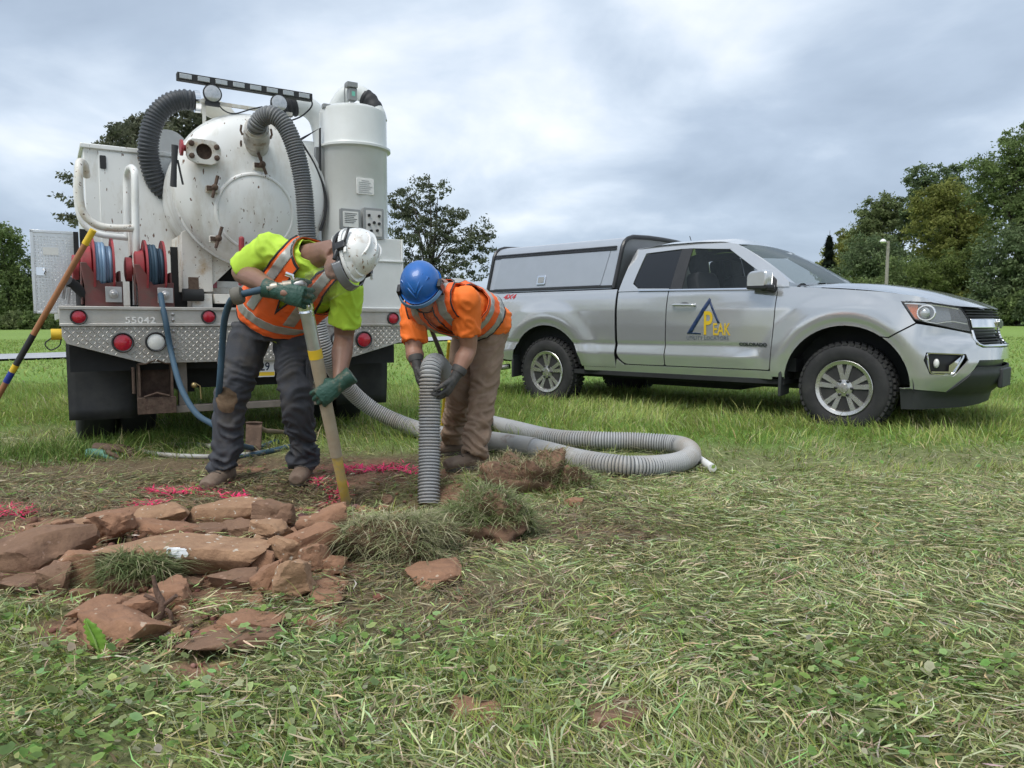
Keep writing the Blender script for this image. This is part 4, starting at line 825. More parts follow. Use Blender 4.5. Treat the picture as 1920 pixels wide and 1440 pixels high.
# cab
def gl(s, z, off=0.0): return Vector((s, -(.902 - (z - 1.26) * .46 - .22 * max(0, z - 1.26) ** 2 + off), z))
belt = 1.262
fw = rpoly([(-1.552, 1.272), (-.745, 1.248), (-.800, 1.40), (-1.165, 1.640), (-1.562, 1.672)], [.01, .02, .02, .06, .02]); rw = rpoly([(-1.690, 1.278), (-2.06, 1.292), (-2.132, 1.34), (-2.09, 1.655), (-1.690, 1.675)], [.01, .06, .06, .06, .02])
for nm, pl, mt in (('side_window', fw, GLASS), ('rear_window', rw, GLASSD)): panel(nm, pl, mt, fn=lambda a, b: gl(a, b, -.012), solid=0)
panel('window_pillar', [(-1.556, 1.268), (-1.566, 1.680), (-1.686, 1.683), (-1.686, 1.270)], BTRIM, fn=lambda a, b: gl(a, b, -.004))
panel('roof_rail', [(-1.10, 1.684), (-1.165, 1.645), (-1.30, 1.655), (-1.562, 1.678), (-1.69, 1.681), (-2.07, 1.662), (-2.24, 1.640), (-2.225, 1.715), (-1.9, 1.742), (-1.5, 1.742), (-1.25, 1.728)], SILVER, fn=gl)
panel('rear_pillar', [(-2.292, 1.262), (-1.70, 1.262), (-1.695, 1.276), (-2.06, 1.288), (-2.138, 1.34), (-2.096, 1.658), (-2.07, 1.662), (-2.24, 1.644), (-2.262, 1.52)], SILVER, fn=gl)
panel('front_pillar', [(-.735, 1.262), (-.740, 1.255), (-.794, 1.402), (-1.16, 1.643), (-1.10, 1.690), (-.90, 1.582), (-.62, 1.400), (-.50, 1.300), (-.49, 1.255)], SILVER, fn=lambda a, b: gl(a, b, .001))
panel('mirror_sail', [(-.748, 1.256), (-.795, 1.40), (-.70, 1.40), (-.61, 1.32), (-.60, 1.256)], BTRIM, fn=lambda a, b: gl(a, b, .006))
panel('belt_trim', [(-.62, 1.238), (-2.05, 1.262), (-2.05, 1.276), (-.62, 1.252)], CHROME, fn=lambda a, b: gl(a, b, .010), solid=.004)
def roofp(s, ta):
    a = abs(ta); e_ = .668; ze = float(np.interp(s, [-2.26, -2.2, -1.9, -1.5, -1.25, -1.08], [1.69, 1.712, 1.738, 1.738, 1.722, 1.682])); return Vector((s, -ta * e_ * (1 - .02 * a), ze + .052 * (1 - a ** 2.4) * _sm(-2.30, -2.0, s) * _sm(-1.0, -1.3, s) + .02 * (1 - a * a)))
mb = MB(); mb.grid(roofp, list(np.linspace(-2.26, -1.06, 24)), list(np.linspace(-1, 1, 21))); mb.build('roof', SILVER, pick, smooth=60)
def shieldp(ta, k):
    a = abs(ta); lo = Vector((-.47 + .20 * (1 - a * a), -ta * .815, 1.285 + .02 * (1 - a * a))); hi = Vector((-1.085 + .045 * (1 - a * a), -ta * .652, 1.683 + .024 * (1 - a * a))); p = lo.lerp(hi, k); p.z += .022 * math.sin(PI * k); return p
mb = MB(); mb.grid(shieldp, list(np.linspace(-1, 1, 21)), list(np.linspace(0, 1, 10))); mb.build('windshield', SHIELD, pick, smooth=60)
for sg in (-1, 1):
    mb = MB(); mb.grid(lambda a, k: shieldp(sg * 1.0, k) * (1 - a) + (lambda g: Vector((g.x, sg * -1 * abs(g.y), g.z)))(gl(-.50 - .60 * k, 1.30 + .388 * k)) * a, list(np.linspace(0, 1, 4)), list(np.linspace(0, 1, 10))); mb.build('pillar_cover', SILVER, pick, smooth=60)
mb = MB(); mb.grid(lambda ta, k: Vector((-.50 + .20 * (1 - ta * ta) + .12 * k, -ta * .83, 1.27 + .02 * (1 - ta * ta) - .01 * k)), list(np.linspace(-1, 1, 13)), [0, 1]); mb.build('cowl', BTRIM, pick, smooth=60)
# cabin
mb = MB(); mb.span((-2.2, -.80, .50), (-.45, .80, .62)); mb.span((-.75, -.76, .9), (-.50, .76, 1.22)); mb.span((-2.27, -.62, .6), (-2.24, .62, 1.30)); mb.build('cabin_lining', DARK, pick)
for sg in (-1, 1):
    mb = MB(); mb.span((-1.55, sg * .40 - .24, .62), (-1.05, sg * .40 + .24, .90)); mb.prism(rrect(.48, .62, .10), (-1.60, sg * .40, 1.12), (0, 1, 0), (-.25, 0, 1), .13); mb.prism(rrect(.26, .19, .06), (-1.70, sg * .40, 1.52), (0, 1, 0), (-.2, 0, 1), .10); mb.build('seat', pm('seat_cloth', (.06, .06, .065), .8), pick, bevel=.02)
mb = MB(); mb.tube([V(-.92 + .06 * math.sin(t), .38 + .18 * math.cos(t), 1.17 + .17 * math.sin(t)) for t in np.linspace(0, 2 * PI, 24, endpoint=False)], .014, 6, closed=True); mb.build('steering_wheel', BTRIM, pick)
# inner body that closes the gaps
mb = MB(); mb.span((-4.36, -.80, .48), (-2.33, .80, 1.24)); mb.span((-2.29, -.84, .46), (-2.2, .84, 1.2)); mb.span((-2.2, -.84, .44), (-.56, .84, .52)); mb.span((-.55, -.62, .42), (.62, .62, 1.02)); mb.build('inner_body', DARK, pick)
mb = MB(); mb.span((-4.0, -.55, .33), (.4, .55, .45)); mb.span((-2.9, -.88, .385), (-.52, .88, .43)); mb.span((-2.3, -.30, .26), (-1.2, .25, .36)); mb.build('underbody', DARK, pick)
for c_ in (0, -3.258):
    for sg in (-1, 1):
        mb = MB(); n_ = 20; rg = []
        for y_ in (.895, .50): rg.append([V(c_ + (AR + .02) * math.cos(PI * k / n_), sg * -y_, .38 + (AR + .03) * math.sin(PI * k / n_)) for k in range(n_ + 1)])
        mb.add(rg[0] + rg[1], [(k, k + 1, n_ + 2 + k, n_ + 1 + k) for k in range(n_)]); mb.add([V(c_, sg * -.5, .38)] + rg[1], [(0, k + 1, k + 2) for k in range(n_)]); mb.build('wheel_housing', DARK, pick, smooth=60)
mb = MB(); mb.tube([V(-3.258, -.8, .385), V(-3.258, .8, .385)], .06, 10); mb.tube([V(0, -.8, .385), V(0, .8, .385)], .04, 10); mb.build('axle', DARK, pick)
def wheel(x, sg):
    o = V(x, -sg * .905, .385); ax = V(0, -sg, 0); rt = .385; mb = MB()
    mb.lathe([(.225, -.23), (.33, -.235), (rt - .03, -.225), (rt - .008, -.20), (rt - .008, -.03), (rt - .03, -.004), (.34, .006), (.30, .010), (.262, .004), (.236, -.006), (.228, -.02)], o, ax, 64); wh = mb.build('wheel', TYRE, pick)
    mb = MB()
    for k in range(44):
        a = 2 * PI * k / 44; rad = V(math.cos(a), 0, math.sin(a)); tg = V(-math.sin(a), 0, math.cos(a))
        for (d0, d1, r0, sh) in ((-.035, -.004, rt - .014, 0), (-.105, -.055, rt + .001, .5), (-.175, -.125, rt + .001, 0), (-.225, -.195, rt - .012, .5)):
            a2 = a + sh * 2 * PI / 44; rad = V(math.cos(a2), 0, math.sin(a2)); tg = V(-math.sin(a2), 0, math.cos(a2)); M = Matrix((tg, ax, rad)).transposed(); mb.box(o + ax * ((d0 + d1) / 2) + rad * r0, (.036, d1 - d0, .020), M)
    tag(mb.build('tread_blocks', TYRE, wh, smooth=0), kind='stuff')
    mb = MB(); mb.lathe([(.19, -.16), (.20, -.05), (.205, -.02), (.228, -.006), (.236, .002), (.232, .006), (.222, .002), (.205, -.004), (.196, -.022), (.186, -.15)], o, ax, 56); mb.lathe([(.062, -.06), (.075, -.03), (.07, -.012), (.04, -.006), (.035, .002), (.001, .004)], o, ax, 28); rim = mb.build('rim', RIMM, wh)
    zr = V(0, 0, 1); xr = ax.cross(zr)
    for k in range(5):
        a = 2 * PI * (k + .25) / 5
        for db in (-.21, .21):
            b = a + db; r0, r1 = .055, .208; a0 = a + db * .62; i0 = (xr * math.cos(a0) + zr * math.sin(a0)); i1 = (xr * math.cos(b) + zr * math.sin(b)); p0, p1 = o + i0 * r0 + ax * (-.014), o + i1 * r1 + ax * (-.008); d_ = (p1 - p0).normalized(); s_ = d_.cross(ax).normalized(); mb = MB()
            h0, h1 = .020, .027; vv = []
            for p, h_, dp in ((p0, h0, .03), (p1, h1, .035)):
                vv += [p - s_ * h_ - ax * dp, p - s_ * h_ * .8, p + s_ * h_ * .8, p + s_ * h_ - ax * dp]
            mb.add(vv, [(0, 1, 5, 4), (1, 2, 6, 5), (2, 3, 7, 6), (3, 0, 4, 7), (0, 3, 2, 1), (4, 5, 6, 7)]); mb.build('spoke', RIMM, rim, smooth=30)
    for k in range(6):
        a = 2 * PI * k / 6; p = o + (xr * math.cos(a) + zr * math.sin(a)) * .066 + ax * (-.012); mb = MB(); mb.lathe([(.013, -.01), (.013, .012), (.009, .016), (.001, .017)], p, ax, 8); mb.build('wheel_nut', BTRIM, rim)
    mb = MB(); mb.lathe([(.02, -.13), (.16, -.13), (.16, -.10), (.02, -.10)], o, ax, 32); mb.build('brake_disc', pm('brake_steel', (.10, .10, .10), .5, .6), wh)
    return wh
for x_ in (0, -3.258):
    for sg in (1, -1): wheel(x_, sg)
for sg in (1, -1):
    for (x0, x1, z0, z1) in ((-.60, -.50, .28, .60), (-3.80, -3.74, .30, .56)):
        mb = MB(); mb.prism([(0, z0), (.20, z0 + .015), (.19, z1), (0, z1)], ((x0 + x1) / 2 - .01, -sg * .925, 0), (0, sg, 0), (0, 0, 1), .03 * sg); mb.build('splash_guard', PLAST, pick, bevel=.008)
# mirrors, handles, aerial, trim
for sg, dr in ((1, fd[0]), (-1, fd[1])):
    mb = MB(); c_ = V(-.74, -sg * 1.035, 1.318)
    pl = rpoly([(-.125, -.072), (.115, -.085), (.125, .060), (.085, .088), (-.085, .080), (-.125, .045)], .04, 4); mb.prism([(p[0], p[1]) for p in pl], c_ + V(.04 * 0, sg * .0, 0), (.93, -.36 * sg, 0), (0, 0, 1), -.09 if sg > 0 else .09)
    mh = mb.build('mirror', SILVER, dr, bevel=.03)
    mb = MB(); mb.prism(rpoly([(-.13, -.078), (.12, -.09), (.125, -.045), (-.13, -.040)], .015, 3), c_ + V(.01, -sg * .004, 0), (.93, -.36 * sg, 0), (0, 0, 1), -.10 if sg > 0 else .10); mb.tube([c_ + V(.06, sg * .02, -.07), c_ + V(.09, sg * .10, -.085), c_ + V(.10, sg * .16, -.08)], [(.03, .045), (.03, .045), (.04, .05)], 10); mb.build('mirror_foot', BTRIM, mh, bevel=.01)
    f = surf if sg > 0 else mir(surf)
    mb = MB(); p0, p1 = f(-1.625, 1.113), f(-1.385, 1.108); ou = V(0, -sg * .032, 0); mb.tube(catmull([p0 + ou * .3, p0 + ou + V(.02, 0, 0), (p0 + p1) / 2 + ou * 1.1, p1 + ou - V(.02, 0, 0), p1 + ou * .3], 6), (.012), 10, side=(0, 0, 1)); hdl = mb.build('door_handle', SILVER, dr)
    mb = MB(); mb.ball((p0 + p1) / 2 + V(0, sg * .004, -.005), (.062, .006, .036), 10); mb.build('handle_recess_shade', pm('painted_handle_shade', (.10, .105, .11), .4), hdl)  # dark disc behind the handle: the recess's shade put into its colour
mb = MB(); mb.tube([V(-1.98, .1, 1.76), V(-2.03, .1, 1.90)], [.006, .004], 8); mb.build('aerial', BTRIM, pick)
# bed cap
CS = [(.868, 1.300), (.835, 1.45), (.790, 1.66), (.775, 1.735), (.745, 1.79), (.69, 1.83), (.60, 1.855), (.30, 1.872), (0, 1.876)]; CS = CS + [(-t, z) for t, z in CS[-2::-1]]
def caps(sx, rake): return [V(sx + rake * (z - 1.30), -t, z) for t, z in CS]
F_, Bk = caps(-2.375, .10), caps(-4.22, .06)
mb = MB(); mb.rings([F_, Bk], caps=False)
mb.f = [f for i, f in enumerate(mb.f) if i != len(CS) - 1]; mb.mi = mb.mi[:len(mb.f)]; cap = mb.build('bed_cap', CAPM, pick, smooth=50)
mb = MB(); n_ = len(CS); mb.add([p + V(-.004, 0, 0) for p in F_], [tuple(range(n_))]); mb.build('cap_front', CAPG, cap, smooth=0)
mb = MB(); mb.add([p + V(.004, 0, 0) for p in Bk], [tuple(range(n_))]); mb.build('cap_rear_door', GLASSD, cap, smooth=0)
for rg in (F_, Bk): mb = MB(); mb.tube([p * 1 for p in rg], .024, 8); mb.build('cap_edge_trim', BTRIM, cap)
def cs(s, z, off=0.0): t = float(np.interp(z, [c_[1] for c_ in CS[:5]], [c_[0] for c_ in CS[:5]])); return Vector((s, -(t + off), z))
hp = panel('cap_side_door', [(-2.55, 1.342), (-2.475, 1.700), (-4.06, 1.712), (-4.12, 1.342)], pm('cap_door_paint', (.36, .39, .435), .4, .3, var=.03), cap, fn=lambda a, b: cs(a, b, .008), solid=.008)
for z, w_ in ((1.325, .011), (1.722, .010), (1.748, .007)): panel('cap_rail', [(-2.40, z - w_), (-4.18, z - w_), (-4.18, z + w_), (-2.40, z + w_)], BTRIM, cap, fn=lambda a, b: cs(a, b, .013), solid=.012, st=(.2, .02))
for sg, o in ((1, hp[0]), (-1, hp[1])):
    f = (lambda a, b: cs(a, b, .012)) if sg > 0 else mir(lambda a, b: cs(a, b, .012)); c_ = f(-3.38, 1.425); mb = MB(); mb.prism(rrect(.125, .105, .012), c_, (1, 0, 0), (0, .25 * sg, 1), .008 * sg); lt = mb.build('cap_latch', CHROME, o, bevel=.002)
    mb = MB(); mb.prism(rrect(.085, .068, .01), c_ + V(0, -sg * .007, 0), (1, 0, 0), (0, .25 * sg, 1), .004 * sg); mb.build('latch_pocket', GREYP, lt)
mb = MB(); mb.span((-4.44, -.90, .55), (-4.38, .90, 1.28)); mb.build('tailgate', SILVER, pick, bevel=.02)
mb = MB(); mb.span((-4.56, -.88, .46), (-4.42, .88, .60)); mb.build('rear_bumper', CHROME, pick, bevel=.03)
mb = MB(); mb.tube([V(-3.9, -.82, .42), V(-4.0, -.86, .40)], .032, 12); mb.build('exhaust_pipe', STEEL, pick)
# lettering on the near side
NAVY = pm('navy_vinyl', (.015, .035, .10), .4, var=0); YEL = pm('yellow_vinyl', (.62, .42, .02), .4, var=0); GREYV = pm('grey_vinyl', (.07, .09, .12), .4, var=0); REDV = pm('red_vinyl', (.50, .04, .05), .4, var=0)
def decal(name, polys, mat, parent): 
    mb = MB()
    for p in polys: patch(mb, p, lambda a, b: surf(a, b, .0035), (.03, .03))
    return mb.build(name, mat, parent, smooth=60, solid=.0015)
def side_text(name, txt, s, z, size, mat, parent, k=.004, **kw):
    me = text_mesh(txt, size, **kw)
    for v in me.vertices: p = surf(s + v.co.x, z + v.co.y, k + max(0, v.co.z)); v.co = p
    me.materials.clear(); me.materials.append(mat); me.name = name; return link(bpy.data.objects.new(name, me), parent)
lx, lz = -1.473, .835; T_ = lambda x, y: (lx + x, lz + y)
dg = decal('door_triangle', [[T_(0, 0), T_(.228, .340), T_(.245, .320), T_(.232, .285), T_(.055, .010)], [T_(0, 0), T_(.056, .012), T_(.150, .004), T_(.150, -.006)], [T_(.228, .340), T_(.345, .098), T_(.320, .102), T_(.226, .300)]], NAVY, fd[0])
side_text('door_letter', 'P', lx + .170, lz - .006, .315, YEL, fd[0], extrude=.0006, xs=.62, bold=.004)
side_text('door_lettering', 'EAK', lx + .272, lz - .012, .160, YEL, fd[0], extrude=.0006, xs=.60, bold=.002, spacing=1.02)
side_text('door_lettering', 'UTILITY LOCATORS', lx - .004, lz - .058, .051, GREYV, fd[0], extrude=.0006, xs=.92, spacing=1.05)
side_text('model_lettering', 'COLORADO', -.935, .727, .040, pm('dark_badge', (.05, .055, .06), .3, .4, var=0), fd[0], extrude=.003, xs=1.18, bold=.0018)
side_text('bed_lettering', '4X4', -3.93, 1.222, .075, REDV, pick, extrude=.0006, shear=.35, xs=1.45, bold=.002)
# ================================================================== people
def organic(mb, voxel, it=3, fac=.5):
    """one continuous skin grown round overlapping closed forms"""
    me = mb.mesh('form', 0); o = bpy.data.objects.new('form', me); COL.objects.link(o)
    md = o.modifiers.new('r', 'REMESH'); md.mode = 'VOXEL'; md.voxel_size = voxel; md.use_smooth_shade = True
    if it: sm = o.modifiers.new('s', 'SMOOTH'); sm.factor = fac; sm.iterations = it
    dg = bpy.context.evaluated_depsgraph_get(); dg.update(); out_ = bpy.data.meshes.new_from_object(o.evaluated_get(dg)); bpy.data.objects.remove(o); bpy.data.meshes.remove(me)
    n = len(out_.vertices); co = np.zeros(n * 3, np.float32); no = np.zeros(n * 3, np.float32); out_.vertices.foreach_get('co', co); out_.vertices.foreach_get('normal', no)
    fs = [tuple(p.vertices) for p in out_.polygons]; bpy.data.meshes.remove(out_); return co.reshape(-1, 3).astype(float), fs, no.reshape(-1, 3).astype(float)
def put(name, v, f, mats, parent, smooth=180, solid=0.0, mi=None):
    me = bpy.data.meshes.new(name); me.from_pydata([tuple(p) for p in v], [], f); me.update()
    for m in (mats if isinstance(mats, (list, tuple)) else [mats]): me.materials.append(m)
    me.shade_smooth()
    if smooth < 180: me.set_sharp_from_angle(angle=R(smooth))
    if mi is not None: me.polygons.foreach_set('material_index', mi)
    o = link(bpy.data.objects.new(name, me), parent)
    if solid: md = o.modifiers.new('solid', 'SOLIDIFY'); md.thickness = abs(solid); md.offset = 0
    return o
def clip_mesh(v, f, no, fv):
    """keep the part of a mesh where fv>0, cut through the faces"""
    v = [np.array(p) for p in v]; no = [np.array(p) for p in no]; fv = list(fv); cut = {}; out_ = []
    def mid(a, b):
        k = (min(a, b), max(a, b))
        if k not in cut:
            t = fv[a] / (fv[a] - fv[b]); v.append(v[a] + (v[b] - v[a]) * t); no.append(no[a] + (no[b] - no[a]) * t); fv.append(0.0); cut[k] = len(v) - 1
        return cut[k]
    for face in f:
        s = [fv[i] > 0 for i in face]
        if all(s): out_.append(face); continue
        if not any(s): continue
        q = []; n = len(face)
        for i in range(n):
            a, b = face[i], face[(i + 1) % n]
            if fv[a] > 0: q.append(a)
            if (fv[a] > 0) != (fv[b] > 0): q.append(mid(a, b))
        if len(q) > 2: out_.append(tuple(q))
    used = sorted({i for face in out_ for i in face}); m = {a: i for i, a in enumerate(used)}
    return np.array([v[i] for i in used]), [tuple(m[i] for i in face) for face in out_], np.array([no[i] for i in used])
def axes(F, U):
    U = Vector(U).normalized(); F = Vector(F); F = (F - U * F.dot(U)).normalized(); Rr = F.cross(U); return Rr, F, U
def glove(wrist, F, Nn, Sd, curls, thumb, sc=1.0, spread=.0):
    """wrist, pointing dir F, palm facing Nn, Sd towards the thumb; a palm and five fingers of unequal length, bent at the knuckles"""
    F = Vector(F).normalized(); Nn = Vector(Nn); Nn = (Nn - F * Nn.dot(F)).normalized(); Sd = F.cross(Nn) * (1 if F.cross(Nn).dot(Vector(Sd)) > 0 else -1); W_ = Vector(wrist); mb = MB()
    pt = lambda f, s, n_: W_ + F * f * sc + Sd * s * sc + Nn * n_ * sc
    mb.tube([pt(-.075, 0, 0), pt(-.03, 0, 0), pt(0, 0, 0), pt(.03, 0, 0), pt(.065, 0, 0), pt(.095, 0, .004)], [(.040 * sc, .034 * sc), (.036 * sc, .030 * sc), (.034 * sc, .026 * sc), (.042 * sc, .022 * sc), (.045 * sc, .020 * sc), (.042 * sc, .016 * sc)], 14, side=Sd)
    for i, (off, base, ln) in enumerate(((.033, .090, .078), (.011, .096, .088), (-.011, .094, .082), (-.032, .086, .066))):
        c_ = curls[i]; p = pt(base - .012, off, .002); ang = 0.0; pts = [p]; d_ = F.copy()
        for k, (fr, a) in enumerate(zip((.44, .32, .24), c_)):
            ang += R(a); d_ = F * math.cos(ang) + Nn * math.sin(ang) + Sd * spread * (1.5 - i) * .1; d_.normalize(); p = p + d_ * (ln * fr + (.012 if k == 0 else 0)) * sc; pts.append(p)
        r_ = .0108 * sc * (.9 if i == 3 else 1); mb.tube(pts + [pts[-1] + d_ * .004], [r_ * 1.08, r_ * 1.03, r_ * .96, r_ * .85, r_ * .5], 10); mb.ball(pts[-1], r_ * .85, 6); mb.ball(pts[0], r_ * 1.1, 6)
    b0 = pt(.020, .030, .008); d0 = (F * thumb[0] + Sd * thumb[1] + Nn * thumb[2]).normalized(); b1 = b0 + d0 * .048 * sc; d1 = (F * thumb[3] + Sd * thumb[4] + Nn * thumb[5]).normalized(); b2 = b1 + d1 * .034 * sc; b3 = b2 + (d1 + Nn * .25).normalized() * .026 * sc
    mb.tube([b0, b1, b2, b3], [.017 * sc, .0135 * sc, .012 * sc, .009 * sc], 10); mb.ball(b3, .009 * sc, 6); mb.ball(b0, .018 * sc, 8)
    return organic(mb, .0042, 2)
SKIN = pm('skin_tanned', (.215, .118, .080), .5, var=.12, scale=14, col2=(.27, .140, .10), amt2=.3, scale2=9, soft2=.2, bump=.1, bscale=180)
SKIN2 = pm('skin_light', (.34, .185, .125), .5, var=.10, scale=14, col2=(.38, .19, .14), amt2=.3, scale2=9, soft2=.2, bump=.1, bscale=180)
HAIR = pm('dark_hair', (.035, .026, .020), .6, var=.3, scale=60); EYEW = pm('eye_white', (.7, .68, .65), .2); EYED = pm('eye_iris', (.05, .035, .025), .15)
LIME = pm('lime_shirt', (.47, .70, .055), .75, var=.05, scale=9, col2=(.38, .55, .05), amt2=.22, scale2=7, soft2=.2, bump=.15, bscale=250)
ORSH = pm('orange_shirt', (.90, .185, .022), .75, var=.05, scale=9, bump=.15, bscale=250)
VEST = pm('orange_vest', (.90, .135, .018), .6, var=.05, scale=8, col2=(.62, .12, .04), amt2=.15, scale2=7, soft2=.2, bump=.2, bscale=300); REFL = pm('reflective_tape', (.36, .36, .33), .4, .2, var=.10, scale=20); PIPE = pm('black_binding', (.02, .02, .021), .7)
CHAR = pm('charcoal_trousers', (.043, .046, .055), .8, var=.15, scale=6, col2=(.085, .072, .055), amt2=.26, scale2=5, soft2=.15, bump=.25, bscale=220)
TAN = pm('brown_trousers', (.265, .180, .122), .8, var=.12, scale=6, col2=(.31, .22, .155), amt2=.3, scale2=5, soft2=.2, bump=.25, bscale=220)
BOOT = pm('muddy_boot_leather', (.155, .105, .075), .75, var=.2, scale=12, col2=(.20, .15, .11), amt2=.4, scale2=16, soft2=.15, bump=.35, bscale=90); SOLE = pm('boot_sole', (.07, .06, .05), .8, var=.2)
GREENG = pm('green_rubber_glove', (.022, .075, .055), .5, var=.15, scale=18, col2=(.16, .13, .08), amt2=.28, scale2=22, soft2=.08, bump=.3, bscale=160); GREYG = pm('grey_glove', (.062, .060, .058), .7, var=.2, scale=20, col2=(.13, .11, .09), amt2=.25, scale2=25, soft2=.1, bump=.3, bscale=160)
HWHITE = pm('white_helmet_shell', (.74, .74, .72), .35, var=.04, scale=8, col2=(.42, .34, .26), amt2=.20, scale2=13, soft2=.12, spots=(.25, .17, .11), spot_amt=.24, spot_scale=60, coat=.2); HBLUE = pm('blue_helmet_shell', (.012, .115, .40), .4, var=.08, scale=8, coat=.3)
VISOR = pm('clear_visor', (.40, .42, .43), .05, var=0, alpha=.10, spec=.4); VISORG = pm('grey_visor_band', (.16, .165, .175), .25, var=.05, coat=.5)

def person(label, J, C):
    """J: joints in the place; C: colours and sizes"""
    t = thing('person', label, 'person', tuple(Vector((J['ankR'] + J['ankL']) / 2).xy) + (gz(*((J['ankR'] + J['ankL']) / 2).xy),)); base = t.location.copy()
    j = {k: Vector(p) - base for k, p in J.items()}
    S = (j['shL'] - j['shR']).normalized(); U = (j['neck'] - j['pel']).normalized(); U = (U - S * U.dot(S)).normalized(); Fr = U.cross(S) * -1
    if Fr.dot(Vector(C['front'])) < 0: Fr = -Fr
    mid = (j['shL'] + j['shR']) / 2; k = C.get('bulk', 1.0)
    spine = catmull([j['pel'] - U * .03 * C.get('low', 1), j['pel'] + U * .06, j['pel'].lerp(mid, .45) - Fr * .02, j['pel'].lerp(mid, .80) - Fr * .015, mid + U * .02, j['neck'] + U * .015], 3)
    rad = np.array([(.170, .125), (.175, .132), (.182, .140), (.198, .138), (.150, .095), (.075, .070)]) * k; ts = np.linspace(0, 5, len(spine)); rr = [(float(np.interp(x, range(6), rad[:, 0])), float(np.interp(x, range(6), rad[:, 1]))) for x in ts]
    def torso(mb, d): mb.tube(spine, [(a + d, b + d) for a, b in rr], 22, side=S)
    def shoulders(mb, d):
        for s in 'RL': mb.ball(j['sh' + s], .078 * k + d, 8); mb.tube([j['sh' + s], mid.lerp(j['sh' + s], .35) + U * .015], [.074 * k + d, .088 * k + d], 12)
    # --- body
    mb = MB(); torso(mb, -.022); shoulders(mb, -.022)
    Rr, Fh, Uh = axes(C['face'], C['crown']); hc = j['head']; HM = Matrix((Rr, Fh, Uh)).transposed()
    hp = lambda x, y, z: hc + Rr * x + Fh * y + Uh * z
    mb.tube([j['neck'] - U * .03, j['neck'].lerp(hc, .5) - Fh * .015, hp(0, -.025, -.05)], [.072 * k, .062 * k, .060], 14)
    mb.ball(hp(0, -.012, .03), (.076, .097, .093), 12, HM); mb.ball(hp(0, .035, -.035), (.060, .062, .085), 10, HM); mb.ball(hp(0, .062, -.088), (.034, .034, .026), 8, HM)
    mb.tube([hp(0, .088, .012), hp(0, .108, -.020), hp(0, .112, -.034)], [.009, .013, .017], 8); mb.ball(hp(0, .108, -.034), (.020, .014, .012), 8, HM)
    for s in (-1, 1): mb.ball(hp(s * .034, .078, .020), (.026, .018, .010), 8, HM); mb.ball(hp(s * .046, .066, -.028), (.026, .026, .022), 8, HM); mb.ball(hp(s * .079, -.012, -.008), (.010, .020, .033), 8, HM)
    mb.ball(hp(0, .096, -.060), (.024, .012, .007), 8, HM); mb.ball(hp(0, .093, -.072), (.021, .012, .008), 8, HM)
    for s in 'RL':
        mb.tube(catmull([j['sh' + s], j['sh' + s].lerp(j['el' + s], .55), j['el' + s], j['el' + s].lerp(j['wr' + s], .35), j['wr' + s], j['wr' + s] + Vector(C['glove' + s]['F']).normalized() * .05], 4), [float(np.interp(x, [0, 1, 2, 3, 4, 5], np.array([.060, .055, .046, .050, .0225, .010]) * C.get('arm', 1))) for x in np.linspace(0, 5, 21)], 12)
        mb.tube(catmull([j['hip' + s], j['kn' + s], j['ank' + s]], 6), [float(np.interp(x, [0, 1, 2], [.070, .046, .030])) for x in np.linspace(0, 2, 13)], 12)
    v, f, no = organic(mb, .0075, 2, .4); put('body', v, f, C['skin'], t)
    for s in (-1, 1):
        m2 = MB(); m2.ball(hp(s * .033, .086, .002), .0125, 8, HM); e_ = m2.build('eye', EYEW, t); m2 = MB(); m2.ball(hp(s * .033, .0955, .001), (.006, .004, .006), 6, HM); m2.build('iris', EYED, e_)
    m2 = MB(); m2.ball(hp(0, -.022, .034), (.081, .094, .092), 12, HM); v, f, no = organic(m2, .007, 1); fv = np.array([(Vector(p) - hc).dot(Uh) - .75 * (Vector(p) - hc).dot(Fh) + .022 for p in v]); v, f, no = clip_mesh(v, f, no, fv); put('hair', v, f, HAIR, t, solid=.006)
    # --- trousers
    mb = MB(); mb.tube([j['pel'] + U * .075, j['pel'], (j['hipR'] + j['hipL']) / 2 - Vector((0, 0, .03))], [(.172 * k, .132 * k), (.178 * k, .145 * k), (.170 * k, .130 * k)], 20, side=S)
    for s in 'RL':
        h_, kn, an = j['hip' + s], j['kn' + s], j['ank' + s]; lo = an + (an - kn).normalized() * .03
        mb.tube(catmull([h_ + Vector((0, 0, .04)), h_.lerp(kn, .45), kn + Vector((0, -.012, 0)), kn.lerp(an, .5), lo], 5), [float(np.interp(x, range(5), np.array([.108, .100, .084, .080, .072]) * C.get('leg', 1))) for x in np.linspace(0, 4, 21)], 16)
    v, f, no = organic(mb, .008, 3)
    an_z = (j['ankR'].z + j['ankL'].z) / 2; kn_z = (j['knR'].z + j['knL'].z) / 2
    amp = np.interp(v[:, 2], [an_z, an_z + .16, kn_z - .08, kn_z + .06, kn_z + .25, kn_z + .4], [.034, .020, .010, .015, .007, .008]); v = folds_amp(v, no, (7, 7, 15), amp * 1.15, 3.1)
    lowz = an_z - .045; fv = np.array([p[2] - lowz for p in v]); v, f, no = clip_mesh(v, f, no, fv); tro = put('trousers', v, f, C['trousers'], t, solid=.006)
    C['pants_extra'](t, tro, j, S, U, Fr) if C.get('pants_extra') else None
    # --- shirt
    mb = MB(); torso(mb, .004); shoulders(mb, .006)
    for s in 'RL':
        d_ = (j['el' + s] - j['sh' + s]).normalized(); mb.tube([j['sh' + s] - d_ * .02, j['sh' + s] + d_ * .09, j['sh' + s] + d_ * .20], [.080 * k, .077 * k, .079 * k], 16)
    mb.tube([j['pel'] - U * C.get('tail', .045), j['pel'] + U * .06], [(.184 * k, .146 * k), (.182 * k, .142 * k)], 20, side=S)
    v, f, no = organic(mb, .009, 3); v = folds_amp(v, no, (9, 9, 9), np.full(len(v), .011), 8.0)
